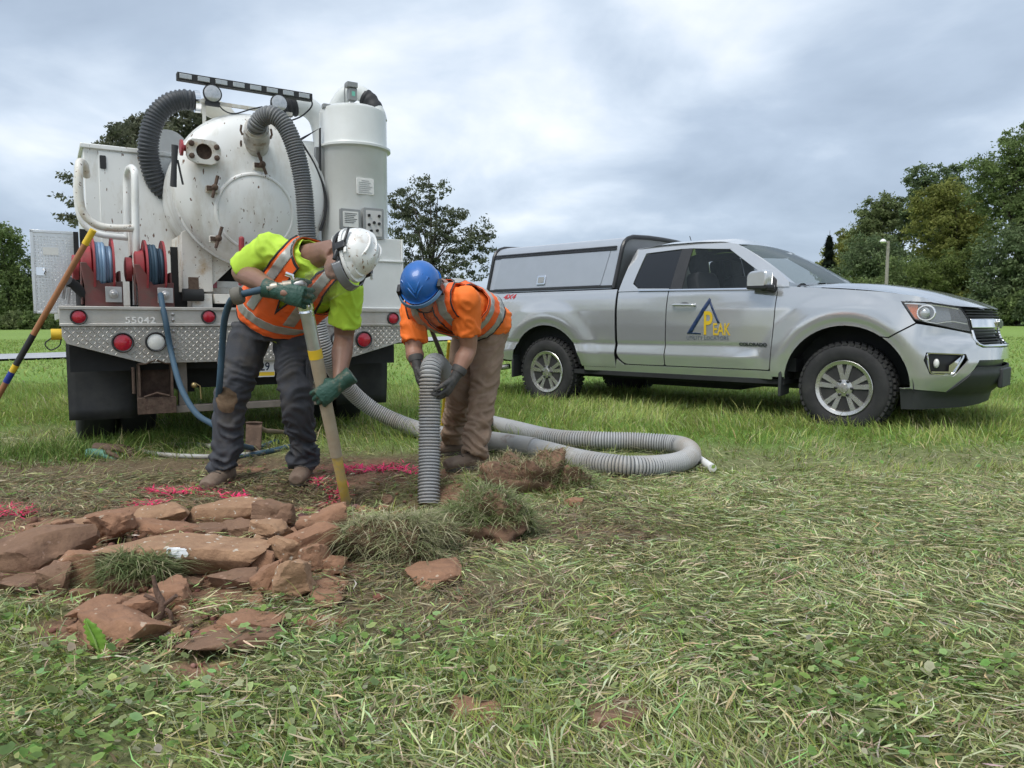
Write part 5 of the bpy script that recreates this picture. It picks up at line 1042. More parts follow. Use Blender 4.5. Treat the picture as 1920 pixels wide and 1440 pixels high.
    cr_ = [(Vector(p) - j['neck']) for p in v]; fv = np.array([max((p.length - .088 * k), -p.dot(U) - .0) for p in cr_]); v, f, no = clip_mesh(v, f, no, fv)
    for s in 'RL':
        d_ = (j['el' + s] - j['sh' + s]).normalized(); e_ = j['sh' + s] + d_ * C.get('sleeve', .185)
        fv = np.array([-(Vector(p) - e_).dot(d_) if ((Vector(p) - j['sh' + s]).cross(d_)).length < .115 and (Vector(p) - j['sh' + s]).dot(d_) > .08 else 1.0 for p in v]); v, f, no = clip_mesh(v, f, no, fv)
    sh = put('shirt', v, f, C['shirt'], t, solid=.004)
    # --- vest: its own shell over the shirt, cut at armholes, neck, front and hem
    mb = MB(); torso(mb, .024); shoulders(mb, .026)
    mb.tube([j['pel'] - U * .05, j['pel'] + U * .06], [(.205 * k, .165 * k), (.200 * k, .160 * k)], 20, side=S)
    v, f, no = organic(mb, .009, 3); v = folds_amp(v, no, (8, 8, 8), np.full(len(v), .0065), 15.0)
    A_ = np.array([(Vector(p) - j['pel']).dot(U) for p in v]); L = (mid - j['pel']).dot(U); B_ = np.array([(Vector(p) - j['pel'] - (mid - j['pel']) * (a_ / L)).dot(S) for p, a_ in zip(v, A_)]); F_ = np.array([(Vector(p) - j['pel'] - (mid - j['pel']) * (a_ / L)).dot(Fr) for p, a_ in zip(v, A_)])
    arm = np.interp(A_, [0, L * .45, L * .62, L * .85, L * 1.2], [.40, .40, C.get('armh', .185), .168, .165]) - np.abs(B_); hem = A_ - C.get('hem', -.02); nk = np.array([(Vector(p) - j['neck'] - Fr * .02).length - .105 * k for p in v])
    opn = np.where(F_ > 0, np.abs(B_ - C.get('open_b', 0)) - np.interp(A_, [0, L * .3, L * .95], C.get('open', (-.02, -.005, .05))), .3); fv = np.minimum(np.minimum(arm, hem), np.minimum(nk, opn)) + (np.array([fbm(Vector(p) * 6, 2) for p in v]) * .004)
    v, f, no, ex = clip_mesh2(v, f, no, fv, np.stack([A_, B_, F_, fv], 1)); ve = put('vest', v, f, C['vest'], t, solid=.004)
    A_, B_, F_, fe = ex.T
    for nm, cond, m_, d_ in [('vest_binding', .009 - fe, PIPE, .0035)] + [('reflective_stripe', b(A_, B_, F_, L), REFL, .0035) for b in C['stripes']]:
        v2, f2, n2 = clip_mesh(v + no * d_, f, no, cond)
        if len(f2): put(nm, v2, f2, m_, ve, solid=.003)
    # --- boots
    for s in 'RL':
        a = j['ank' + s]; d_ = Vector(C['foot' + s]); d_.z = 0; d_.normalize(); g = a.z - C.get('ankh', .115); sd = Vector((-d_.y, d_.x, 0)); mb = MB(); P_ = lambda x, z, y=0: Vector((a.x, a.y, g)) + d_ * x * 1.12 + Vector((0, 0, z * 1.08)) + sd * y * 1.1
        mb.tube([P_(-.085, .055), P_(-.06, .055), P_(-.02, .055), P_(.05, .052), P_(.11, .045), P_(.155, .040), P_(.18, .036)], [(.026, .032), (.041, .050), (.043, .052), (.047, .048), (.052, .043), (.050, .038), (.034, .028)], 16, side=sd); mb.tube([P_(-.025, .06), P_(-.022, .12), P_(-.018, .175)], [(.042, .052), (.044, .056), (.046, .058)], 14, side=sd)
        v, f, no = organic(mb, .0065, 2); bt_ = put('boot', v, f, BOOT, t)
        m2 = MB(); outl = [(-.09, -.022), (-.075, -.038), (0, -.038), (.06, -.046), (.13, -.050), (.175, -.040), (.192, -.015), (.192, .015), (.175, .040), (.13, .050), (.06, .046), (0, .038), (-.075, .038), (-.09, .022)]; m2.prism(outl, P_(0, .0), d_, sd, .026); m2.build('boot_sole', SOLE, bt_, bevel=.004)
        for q in range(4): m2 = MB(); m2.tube([P_(.085 - .03 * q, .083 + .018 * q, -.030), P_(.09 - .03 * q, .093 + .019 * q, 0), P_(.085 - .03 * q, .083 + .018 * q, .030)], .0035, 6); m2.build('boot_lace', SOLE, bt_)
    # --- gloves
    for s in 'RL':
        g_ = C['glove' + s]; v, f, no = glove(Vector(g_['wrist']) - base, g_['F'], g_['N'], g_['S'], g_['curl'], g_['thumb'], g_.get('sc', 1.0), .6); v = folds_amp(v, no, (40, 40, 40), np.full(len(v), .0015), 1.0); go = put('glove', v, f, C['glove'], t)
        w_ = Vector(g_['wrist']) - base; Fv = Vector(g_['F']).normalized(); m2 = MB(); m2.tube([w_ - Fv * .082, w_ - Fv * .070, w_ - Fv * .045], [.044, .046, .041], 16); m2.build('glove_cuff', C['cuff'], go)
    C['helmet'](t, hp, HM)
    return t, j, base
def folds_amp(v, no, sc, amp, seed=0.0):
    o = v.copy()
    for i in range(len(v)):
        p = v[i]; w_ = .9 * mnoise.noise(Vector((p[0] * 4 + seed, p[1] * 4, p[2] * 4))); n_ = .8 * mnoise.noise(Vector((p[0] * sc[0] + seed, p[1] * sc[1], p[2] * sc[2] + w_ * 2))) + 1.3 * (.6 - min(1.2, abs(mnoise.noise(Vector((p[0] * sc[0] * 1.5, p[1] * sc[1] * 1.5 + seed, p[2] * sc[2] * 1.35 + w_ * 3 + p[0] * sc[0] * .5))) * 3.2))) * .6; o[i] = p + no[i] * amp[i] * n_
    return o
def clip_mesh2(v, f, no, fv, extra):
    vv = np.concatenate([v, no, extra], 1); n3 = np.zeros((len(v), 1)); a, b, _ = clip_mesh(vv, f, n3, fv); return a[:, :3], b, a[:, 3:6], a[:, 6:]
def dome(hp, rx, ry, h, z0, brim, peak, ridge=0.0, flare=.008):
    mb = MB(); n = 40; rings = []
    for i in range(15):
        th = (PI / 2) * i / 14; q = math.cos(th) ** .85; zz_ = z0 + h * math.sin(th) ** .95; ring = []
        for k in range(n):
            a = 2 * PI * k / n; c_, s_ = math.cos(a), math.sin(a); rz = ridge * math.exp(-(c_ / .22) ** 2) * math.sin(th) * (1 - .3 * math.sin(th)); ring.append(hp(rx * q * c_, (ry + rz * .6) * q * s_ - .005, zz_ + rz))
        rings.append(ring)
    def rim(off, dz):
        o = []
        for k in range(n):
            a = 2 * PI * k / n; c_, s_ = math.cos(a), math.sin(a); pk = peak * max(0, s_) ** 2.2; o.append(hp((rx + off) * c_, (ry + off + pk) * s_ - .005, z0 + dz - .10 * pk))
        return o
    mb.rings([rim(-.012, .03), rim(-.006, -.004), rim(brim, -.012), rim(brim, -.006), rim(flare, .004)] + rings); return mb
def visor_sheet(hp, rx, ry, z0, z1, a0, a1, sweep=.0, cor=.0):
    mb = MB(); ang = np.linspace(R(a0), R(a1), 25); zs = np.linspace(0, 1, 9)
    mb.grid(lambda a, q: hp((rx + .010 * q) * math.cos(a), (ry + sweep * q) * math.sin(a), z0 + (z1 - z0) * q * (1 - cor * abs(math.cos(a)) ** 3)), list(ang), list(zs)); return mb
def helmet_white(t, hp, HM):
    mb = dome(hp, .106, .126, .122, .042, .009, .026, .010); h = mb.build('helmet', HWHITE, t, smooth=50)
    for x in (-.05, .05): m2 = MB(); m2.tube([hp(x * .92, .092 * math.cos(a), .055 + .104 * math.sin(a) + .004) for a in np.linspace(.35, 2.6, 14)], .006, 8); m2.build('helmet_rib', HWHITE, h)
    for s in (-1, 1):
        m2 = MB(); m2.box(hp(s * .112, .035, .045), (.022, .042, .05), HM); m2.tube([hp(s * .116, .02, .068), hp(s * .114, -.055, .088)], .007, 8); m2.tube([hp(s * .114, .04, .03), hp(s * .108, .10, .008)], .010, 8); m2.build('visor_hinge', BTRIM, h, bevel=.004)
        m2 = MB(); m2.box(hp(s * .112, .07, .070), (.008, .034, .014), HM); m2.build('helmet_slot', HWHITE, h, bevel=.003)
    m2 = visor_sheet(hp, .118, .168, .030, -.012, 38, 142, .012); m2.build('visor_band', VISORG, h, smooth=60, solid=.004)
    m2 = visor_sheet(hp, .120, .176, -.012, -.18, 35, 145, .02, .25); m2.build('visor', VISOR, h, smooth=60)
    m2 = MB(); m2.tube([hp(.10 * math.cos(a), .118 * math.sin(a) - .012, -.002 + .02 * max(0, -math.sin(a))) for a in np.linspace(R(150), R(390), 24)], (.010), 8); m2.build('helmet_strap', BTRIM, h)
    m2 = MB(); m2.box(hp(.083, -.012, -.010), (.018, .012, .014), HM); pl = m2.build('ear_plug', pm('red_ear_plug', (.75, .05, .03), .5), t, bevel=.003)
    m2 = MB(); m2.tube(catmull([hp(.088, -.012, -.010), hp(.095, -.045, -.02), hp(.075, -.085, -.02), hp(.0, -.112, -.03)], 6), .0022, 6); m2.build('plug_cord', LENSW, pl)
    m2 = MB(); m2.tube([hp(.086, .095, .004), hp(.090, .05, .008), hp(.084, -.01, .010)], .0035, 6); m2.tube([hp(.075 * math.cos(a), .108 * math.sin(a), .004) for a in np.linspace(R(20), R(160), 16)], [(.016, .003)] * 16, 8, side=HM.col[2]); m2.build('safety_glasses', pm('smoke_lens', (.10, .10, .10), .15, alpha=.7), t)
def helmet_blue(t, hp, HM):
    mb = dome(hp, .112, .132, .128, .026, .004, .012, .0); h = mb.build('helmet', HBLUE, t, smooth=50)
    for q in (0, 1):
        m2 = MB(); d_ = .028 * q; pts = [hp(-.050 - d_, .030 + .01 * q, .136 - .020 * q), hp(-.022, .094 + d_ * .7, .112 - .024 * q), hp(0, .114 + d_ * .42, .082 - .034 * q), hp(.022, .094 + d_ * .7, .112 - .024 * q), hp(.050 + d_, .030 + .01 * q, .136 - .020 * q)]; m2.tube(catmull(pts, 5), .0065, 8); m2.build('helmet_rib', HBLUE, h)
    for s in (-1, 1):
        m2 = MB(); m2.box(hp(s * .117, .03, .020), (.022, .06, .075), HM); m2.tube([hp(s * .115, -.02, .02), hp(s * .110, -.05, -.02)], .010, 8); m2.build('visor_hinge', BTRIM, h, bevel=.006)
        m2 = MB(); m2.tube([hp(s * .098, .02, .0), hp(s * .085, .03, -.07), hp(s * .05, .06, -.118), hp(0, .07, -.124)], [(.007, .002)] * 4, 6); m2.build('chin_strap', BTRIM, h)
    m2 = visor_sheet(hp, .122, .158, .028, .008, 15, 165, .004); m2.build('visor_band', pm('visor_frame_blue', (.10, .20, .34), .3), h, smooth=60, solid=.004)
    m2 = visor_sheet(hp, .122, .162, .012, -.165, 12, 168, .012, .35); m2.build('visor', VISOR, h, smooth=60)
UPV = Vector((0, 0, 1))
# ---------------- the man with the white helmet and the lance
LT, LBm = wp(574, 580, 3.72), wp(650, 946, 3.98); LDIR = (LBm - LT).normalized()
def lance(px, py): # point on the lance axis nearest a pixel row
    k = (py - 580) / (946 - 580); return LT.lerp(LBm, k)
gR, gL = LT - LDIR * .055, lance(0, 735)
J1 = dict(pel=wp(512, 596, 4.25), neck=wp(594, 474, 3.84), head=wp(650, 482, 3.64), shR=wp(506, 466, 3.92), shL=wp(650, 541, 3.88), elR=wp(452, 510, 3.98), elL=wp(645, 632, 3.98), hipR=wp(473, 625, 4.25), hipL=wp(548, 626, 4.27), knR=wp(436, 745, 4.14), knL=wp(556, 745, 4.14), ankR=gpt(414, 914, .115) + Vector((0, .05, 0)), ankL=gpt(567, 920, .115) + Vector((0, .05, 0)))
fR = (gR - J1['elR']).normalized(); J1['wrR'] = gR + Vector((-.098, -.052, .030)); J1['wrL'] = gL + Vector((.082, -.045, .062))
def pants1(t, tro, j, S, U, Fr):
    me = tro.data; co = np.array([v.co[:] for v in me.vertices]); nn = np.array([v.normal[:] for v in me.vertices]); c_ = j['knR'] + Vector((.0, -.08, -.005)); fv = np.array([1 - ((p[0] - c_.x) / .052) ** 2 - ((p[2] - c_.z) / .068) ** 2 + .5 * mnoise.noise(Vector(p) * 30) if q[1] < .1 else -1 for p, q in zip(co, nn)])
    v2, f2, n2 = clip_mesh(co + nn * .0045, [tuple(p.vertices) for p in me.polygons], nn, fv); put('mud_patch', v2, f2, pm('dried_mud', (.13, .085, .05), .9, var=.25, scale=30, bump=.5), tro)
    for s, sx in (('R', -1), ('L', 1)):
        q = j['hip' + s].lerp(j['kn' + s], .62) + Vector((sx * .088, -.015, 0)); m2 = MB(); m2.box(q, (.014, .12, .15)); m2.box(q + Vector((sx * .006, 0, .07)), (.010, .125, .04)); m2.build('cargo_pocket', CHAR, tro, bevel=.008)
grip = [(62, 58, 40), (66, 60, 42), (66, 62, 42), (62, 60, 40)]
st1 = [lambda A, B, F, L: np.minimum(np.minimum(np.abs(B) - .088, .142 - np.abs(B)), A - L * .30), lambda A, B, F, L: np.minimum(A - L * .14, L * .26 - A)]
C1 = dict(front=(.1, -1, -.7), face=(.04, -.56, -.82), crown=(.90, -.28, .30), skin=SKIN, shirt=LIME, vest=VEST, trousers=CHAR, bulk=1.04, arm=1.12, leg=1.02, sleeve=.20, stripes=st1, open=(-.02, -.02, .040), footR=(-.12, -1, 0), footL=(.05, -1, 0), glove=GREENG, cuff=GREENG, pants_extra=pants1, helmet=helmet_white, hem=.015, open_b=.02,
    gloveR=dict(wrist=J1['wrR'], F=(.95, -.08, -.24), N=(.05, 1, -.05), S=(.2, .05, 1), curl=[(38, 62, 45), (42, 64, 45), (45, 66, 45), (48, 66, 45)], thumb=(.6, .7, .4, .6, .1, .8), sc=1.2),
    gloveL=dict(wrist=J1['wrL'], F=(-.80, -.10, -.58), N=(-.10, .99, -.05), S=(-.55, 0, .8), curl=[(38, 62, 45), (42, 64, 45), (45, 66, 45), (48, 66, 45)], thumb=(.6, .7, .4, .6, .1, .8), sc=1.2))
man1, j1, b1 = person('person in lime shirt, orange vest and white helmet bending over a digging lance', J1, C1)
# ---------------- the man with the blue helmet and the hose
HZ = [wp(806, 700, 4.27), wp(806, 760, 4.24)]
J2 = dict(pel=wp(908, 604, 4.76), neck=wp(822, 541, 4.38), head=wp(792, 541, 4.22), shR=wp(776, 581, 4.46), shL=wp(873, 563, 4.27), elR=wp(776, 655, 4.40), elL=wp(878, 652, 4.36), hipR=wp(880, 632, 4.86), hipL=wp(918, 630, 4.74), knR=wp(862, 738, 4.78), knL=wp(905, 738, 4.66), ankR=gpt(848, 853, .115) + Vector((0, .0, 0)), ankL=gpt(890, 880, .115) + Vector((0, .02, 0)))
J2['wrR'] = wp(783, 692, 4.33); J2['wrL'] = wp(851, 712, 4.27)
st2 = [lambda A, B, F, L: np.minimum(np.minimum(np.abs(B) - .072, .122 - np.abs(B)), A - L * .52), lambda A, B, F, L: np.minimum(A - L * .18, L * .29 - A), lambda A, B, F, L: np.minimum(A - L * .44, L * .54 - A)]
C2 = dict(front=(-.5, -.8, -.6), face=(-.02, -.62, -.78), crown=(-.22, -.70, .66), skin=SKIN2, shirt=ORSH, vest=VEST, trousers=TAN, bulk=1.0, arm=1.10, leg=1.0, sleeve=.21, stripes=st2, open=(-.02, -.015, .03), footR=(-.95, -.5, 0), footL=(-.95, -.55, 0), glove=GREYG, cuff=GREYG, helmet=helmet_blue, hem=.07, low=1.4,
    gloveR=dict(wrist=J2['wrR'], F=(.20, -.40, -.90), N=(.93, .05, .25), S=(-.1, -.9, .4), curl=[(30, 35, 25)] * 4, thumb=(.7, .5, .2, .8, .1, .35), sc=1.05),
    gloveL=dict(wrist=J2['wrL'], F=(-.45, -.30, -.84), N=(-.85, .25, .38), S=(.2, -.9, .3), curl=[(28, 35, 25)] * 4, thumb=(.7, .5, .2, .8, .1, .35), sc=1.05))
man2, j2, b2 = person('person in orange shirt, orange vest and blue helmet lowering the hose into the trench', J2, C2)
# ================================================================== hoses and tools
# --- the vacuum hose: from the tank inlet, over the lawn, round a loop and up into the man's hands
hz = lambda px, py, Y, up=0.0: (lambda p: p + Vector((0, 0, up)))(wp(px, py, Y))
def hg(px, py_bottom, r): p = gpt(px, py_bottom); return Vector((p.x, p.y, gz(p.x, p.y) + r + .012))
HR = .064
c0, c1 = [tw(*p) for p in (CP[0] + dirc * .20, CP[0] + dirc * .26)]
H1 = [c0, c1, tw(*tl(492, 221, -.10)), tw(*tl(512, 216, -.16)), tw(*tl(537, 240, -.20)), tw(*tl(558, 295, -.22)), tw(*tl(570, 360, -.22)), tw(*tl(575, 430, -.22)), tw(*tl(584, 520, -.22)), tw(*tl(594, 600, -.22)), tw(*tl(613, 665, -.20)), wp(648, 722, 5.75), wp(700, 768, 5.85), hg(775, 820, HR), hg(850, 838, HR)]
H2 = [hg(935, 848, HR), hg(1010, 862, HR), hg(1090, 885, HR), hg(1180, 898, HR), hg(1258, 893, HR), hg(1295, 876, HR), hg(1278, 856, HR), hg(1205, 848, HR), hg(1120, 845, HR), hg(1040, 840, HR), hg(965, 822, HR), hg(915, 808, HR)]
H3 = [wp(880, 775, 5.15), wp(850, 728, 4.85), wp(829, 694, 4.55), wp(815, 682, 4.38), wp(807, 700, 4.28), wp(806, 760, 4.25), wp(805, 850, 4.20), wp(804, 935, 4.10) + Vector((0, 0, -.03))]
vh = thing('vacuum_hose', 'thick grey ribbed vacuum hose looping over the lawn from the tank into the trench', 'hose', tuple(c0))
mb = MB(); o_ = Vector(c0); hall = catmull(H1 + H2 + H3, 12); corrugated(mb, [p - o_ for p in hall[12 * 9:]], HR, .0185, 18, .0065); mb.build('hose', [HOSEG, HOSED], vh); mb = MB(); corrugated(mb, [p - o_ for p in hall[:12 * 9 + 1]], HR, .0185, 18, .0065); mb.build('tank_hose', [pm('dark_grey_hose', (.150, .160, .172), .5, var=.10, scale=5, col2=(.20, .19, .17), amt2=.25, scale2=4, soft2=.15), HOSED], vh)
mb = MB(); Pm = catmull(H1[-2:] + H2[:4], 10); Pm = Pm[14:30]; mb.tube([p - o_ for p in Pm], HR + .006, 20); mb.build('hose_cuff', pm('muddy_grey_cuff', (.36, .35, .33), .55, var=.08, col2=(.17, .11, .08), amt2=.3, scale2=9, soft2=.08), vh)
# --- digging lance
ln = thing('digging_lance', 'tan and silver air lance with yellow bands held by the person in the white helmet', 'lance', tuple(LBm)); o_ = Vector(LBm)
Lp = lambda k: LT.lerp(LBm, k) - o_
TANT = pm('tan_fibreglass', (.34, .27, .18), .6, var=.10, scale=8, col2=(.42, .36, .26), amt2=.4, scale2=7, soft2=.15)
mb = MB(); mb.tube([Lp(.01), Lp(.05), Lp(.205)], [.034, .034, .034], 20); mb.build('silver_tube', pm('galvanised_tube', (.55, .56, .56), .35, .8, var=.1, scale=14), ln)
mb = MB(); mb.tube([Lp(.19), Lp(.235)], [.0355, .0355], 20); mb.build('yellow_band', YELLOWP, ln)
mb = MB(); mb.tube([Lp(.235), Lp(.5), Lp(.735)], [.034, .033, .031], 20); mb.build('tan_tube', TANT, ln)
mb = MB(); mb.tube([Lp(.73), Lp(.86), Lp(.985), Lp(1.0)], [.0275, .0265, .0255, .018], 18); mb.build('worn_tip', pm('worn_yellow_tube', (.52, .36, .07), .6, var=.15, scale=12, col2=(.36, .28, .17), amt2=.5, scale2=11, soft2=.1), ln)
mb = MB(); mb.tube([Lp(-.035), Lp(.0), Lp(.012)], [.030, .034, .040], 18); mb.lathe([(.026, -.05), (.034, -.045), (.034, -.02), (.040, -.015), (.040, .012), (.030, .016)], Lp(-.01), LDIR, 18)
cl_ = mb.build('cam_coupling', CHROME, ln)
a_, b_ = perp(LDIR, (1, -1, 0))
for s in (-1, 1): mb = MB(); mb.tube([Lp(-.015) + a_ * s * .038, Lp(-.03) + a_ * s * .055, Lp(.03) + a_ * s * .052], [(.010, .004)] * 3, 8); mb.build('cam_arm', CHROME, cl_)
EL = LT - LDIR * .09; W0 = wp(567, 533, EL.y - .01); W1 = wp(500, 541, EL.y - .06); W2 = wp(447, 553, EL.y - .06)
mb = MB(); mb.tube(catmull([LT - o_, EL - o_, W0 - o_ + Vector((.0, 0, .0)), W0.lerp(W1, .3) - o_], 5), .020, 14); mb.build('elbow', STEEL, ln)
mb = MB(); seg = [W0.lerp(W1, .05) - o_, W0.lerp(W1, .3) - o_, W0.lerp(W1, .31) - o_, W0.lerp(W1, .55) - o_, W0.lerp(W1, .56) - o_, W0.lerp(W1, .7) - o_, W0.lerp(W1, .71) - o_, W1 - o_]; mb.tube(seg, [.020, .020, .027, .027, .021, .021, .026, .024], 14); fit_ = mb.build('valve_fitting', pm('scuffed_brass_steel', (.40, .36, .30), .45, .7, var=.2, scale=25), ln)
mb = MB(); q = W0.lerp(W1, .25) - o_; mb.tube([q + Vector((0, -.0, .02)), q + Vector((-.005, -.005, .045)), q + Vector((-.035, -.01, .055))], [(.012, .006)] * 3, 8); mb.build('trigger', CHROME, fit_)
mb = MB(); mb.tube([W1 - o_, W1.lerp(W2, .45) - o_, W2 - o_], [.019, .017, .017], 12); mb.build('hose_tail', BLUEH, ln)
mb = MB(); mb.lathe([(.018, -.025), (.040, -.022), (.044, -.01), (.044, .012), (.038, .024), (.018, .026)], W2 - o_ + Vector((-.005, 0, -.004)), (W1 - W2), 16); mb.build('rubber_collar', pm('dusty_rubber', (.14, .13, .11), .8, var=.2, scale=20), ln)
# air hose from the lance down past his leg
ah = tag(MB().tube(catmull([W2, wp(432, 566, 3.82), wp(421, 600, 3.90), wp(416, 660, 3.98), wp(411, 730, 4.04), wp(404, 800, 4.3), wp(408, 845, 4.6), gpt(440, 862, .02), gpt(500, 852, .02), gpt(560, 838, .02)], 8), .0175, 12).build('air_hose', BLUEH), 'dark blue air hose hanging from the lance beside the charcoal trousers', 'hose')
# blue water hose from the reel
q = tw(*tl(301, 552, .10)); q1 = tw(*tl(304, 570, .02))
wh_ = tag(MB().tube(catmull([q, q1, tw(*tl(311, 605, -.04)), tw(*tl(322, 665, -.06)), wp(340, 728, 4.85), wp(368, 775, 4.70), wp(402, 798, 4.62), wp(440, 830, 4.68), gpt(480, 845, .02), gpt(520, 832, .02)], 8), .019, 12).build('water_hose', BLUEH), 'blue water hose drooping from the red reel to the grass', 'hose')
PALE = pm('pale_grey_hose', (.38, .38, .36), .6, var=.1, scale=7, col2=(.24, .20, .15), amt2=.25, scale2=7, soft2=.12)
gh_ = tag(MB().tube(catmull([gpt(535, 842, .015), gpt(500, 850, .015), gpt(450, 858, .018), gpt(390, 861, .018), gpt(330, 859, .018), gpt(290, 855, .018), gpt(264, 849, .018), gpt(272, 842, .02), gpt(305, 839, .02), gpt(360, 838, .02), gpt(400, 842, .02), gpt(430, 850, .02)], 8), .016, 10).build('ground_hose', PALE), 'pale grey hose lying in a flat loop on the turf', 'hose')
# leaning pole
pt_, pb_ = tw(*tl(175, 431, -.07)), gpt(-75, 868)
pole = thing('leaning_pole', 'long orange brown pole with yellow, black and blue bands leaning on the truck', 'pole', tuple(pb_)); PD = pt_ - pb_
kx = lambda px: max(0, min(1, ((px - -75) / (175 + 75)) ))
def seg_(a, b, m, nm, r): MB().tube([PD * a, PD * b], r, 14).build(nm, m, pole)
TIMB = pm('orange_brown_timber', (.34, .15, .065), .55, var=.12, scale=7, stretch=(3, 3, .6))
seg_(0, .355, TIMB, 'lower_shaft', .0185); seg_(.355, .40, pm('blue_tape', (.02, .04, .26), .5), 'blue_band', .0205); seg_(.40, .43, YELLOWP, 'yellow_band', .0205); seg_(.43, .56, pm('black_grip', (.03, .03, .032), .7), 'black_grip', .0195); seg_(.56, .945, TIMB, 'upper_shaft', .0185); seg_(.94, 1.0, YELLOWP, 'yellow_cap', .021)
# tools standing behind the hose
mb = MB(); p0, p1 = wp(842, 640, 5.05), gpt(826, 822); mb.tube([p0, p1 + Vector((0, 0, -.03))], .011, 10); tag(mb.build('marking_rod', YELLOWP), 'thin yellow rod standing in the grass beside the raised hose', 'rod')
mb = MB(); p0, p1 = wp(800, 596, 4.85), gpt(890, 842); mb.tube([p0, p0.lerp(p1, .3) + Vector((.01, 0, 0)), p0.lerp(p1, .65), p1 + Vector((0, 0, -.04))], [.013, .016, .016, .015], 10); tag(mb.build('tool_handle', pm('dark_weathered_wood', (.075, .062, .052), .8, var=.3, scale=18)), 'dark weathered tool handle leaning behind the person in brown trousers', 'tool handle')
# spade
sp = gpt(474, 852); spade = thing('spade', 'rusty muddy spade with its blade upright between the charcoal trouser legs', 'spade', tuple(sp)); mb = MB()
mb.grid(lambda u, w: Vector((u, .05 * w / .25 - 1.2 * u * u, w - .02)), list(np.linspace(-.056, .056, 9)), list(np.linspace(0, .235, 8))); bl = mb.build('blade', pm('rusty_spade', (.13, .085, .06), .85, .2, var=.25, scale=14, col2=(.20, .13, .09), amt2=.4, scale2=12), spade, smooth=60, solid=.004)
mb = MB(); mb.tube([Vector((-.058, .046, .218)), Vector((-.02, .042, .222)), Vector((.02, .042, .222)), Vector((.058, .046, .218))], .008, 8); mb.build('tread', RUST, spade)
mb = MB(); mb.tube([Vector((0, .05, .20)), Vector((.03, .20, .14)), Vector((.12, .75, .04))], [.018, .017, .016], 10); mb.build('handle', pm('grey_wood', (.22, .17, .12), .8, var=.2), spade)
# gloves left on the turf
gq = gpt(205, 858, .03); gt = thing('work_glove', 'green and brown work glove lying on the turf behind the rock pile', 'glove', tuple(gq))
v, f, no = glove(Vector((-.05, 0, .0)), (1, .25, .05), (0, 0, -1), (.2, -1, 0), [(8, 15, 10), (12, 20, 12), (5, 12, 10), (15, 22, 15)], (.6, .7, .2, .8, .2, .2), 1.25, .9); put('hand', v, f, pm('faded_green_glove', (.12, .27, .20), .7, var=.2, scale=20, col2=(.06, .10, .08), amt2=.3, scale2=16), gt)
v, f, no = glove(Vector((-.02, .03, .030)), (1, -.1, .05), (0, 0, -1), (.0, -1, 0), [(20, 25, 20)] * 4, (.6, .7, .2, .8, .2, .2), 1.3, .6); put('leather_back', v, f, pm('brown_glove_leather', (.12, .075, .05), .8, var=.25, scale=18), gt)
# pvc offcut
pa, pb2 = gpt(1304, 866, .034), gpt(1336, 888, .034); pv = thing('pipe_offcut', 'short white plastic pipe with pink paint at one end beside the hose loop', 'pipe', tuple(gpt(1320, 878))); o_ = Vector(pv.location); d_ = (pb2 - pa).normalized(); mb = MB(); L_ = (pb2 - pa).length
mb.lathe([(.021, L_), (.026, L_), (.026, .03), (.021, .03), (.021, L_ - .001)], pa - o_, d_, 20); mb.build('tube', pm('white_pvc', (.72, .72, .70), .4, var=.05, col2=(.5, .4, .3), amt2=.15, scale2=20), pv); mb = MB(); mb.lathe([(.0225, .045), (.0265, .045), (.0265, 0), (.0225, 0), (.0225, .044)], pa - o_, d_, 20); mb.build('painted_end', pm('pink_pipe_paint', (.75, .07, .16), .6), pv)
# pink marking paint on soil and grass
PINK = attr_mat('pink_marking_paint', .6); X_, Y_, C_ = [], [], []
for (px, py, wx_, wy_, n) in ((12, 965, 22, 8, 170), (40, 972, 18, 5, 60), (275, 955, 24, 6, 150), (292, 930, 18, 4, 90), (320, 936, 16, 3, 60), (347, 937, 16, 2, 40), (385, 928, 18, 3, 60), (405, 938, 22, 3, 90), (442, 936, 14, 4, 70), (436, 912, 8, 4, 30), (602, 914, 16, 4, 80), (628, 922, 20, 4, 90), (650, 892, 22, 5, 80), (690, 888, 26, 6, 110), (735, 884, 28, 6, 120), (765, 892, 18, 5, 60), (905, 884, 16, 4, 50)):
    n = int(n * .6); xx, yy = rng.normal(px, wx_ * .6, n), rng.normal(py, wy_ * .75, n)
    for a, b in zip(xx, yy): g = gp(a, b); X_.append(g.x); Y_.append(g.y)
X_, Y_ = np.array(X_), np.array(Y_); n = len(X_); pink = jitter(np.array([.85, .045, .17]), n, .12)
blades('paint_mark', X_, Y_, gh(X_, Y_) + .012, rng.uniform(.025, .05, n), rng.uniform(.007, .014, n), rng.uniform(0, 2 * PI, n), rng.uniform(.8, 1.8, n), rng.uniform(.2, .8, n), pink, 2, PINK, 'bright pink marking paint sprayed along the trench edge', 'paint')
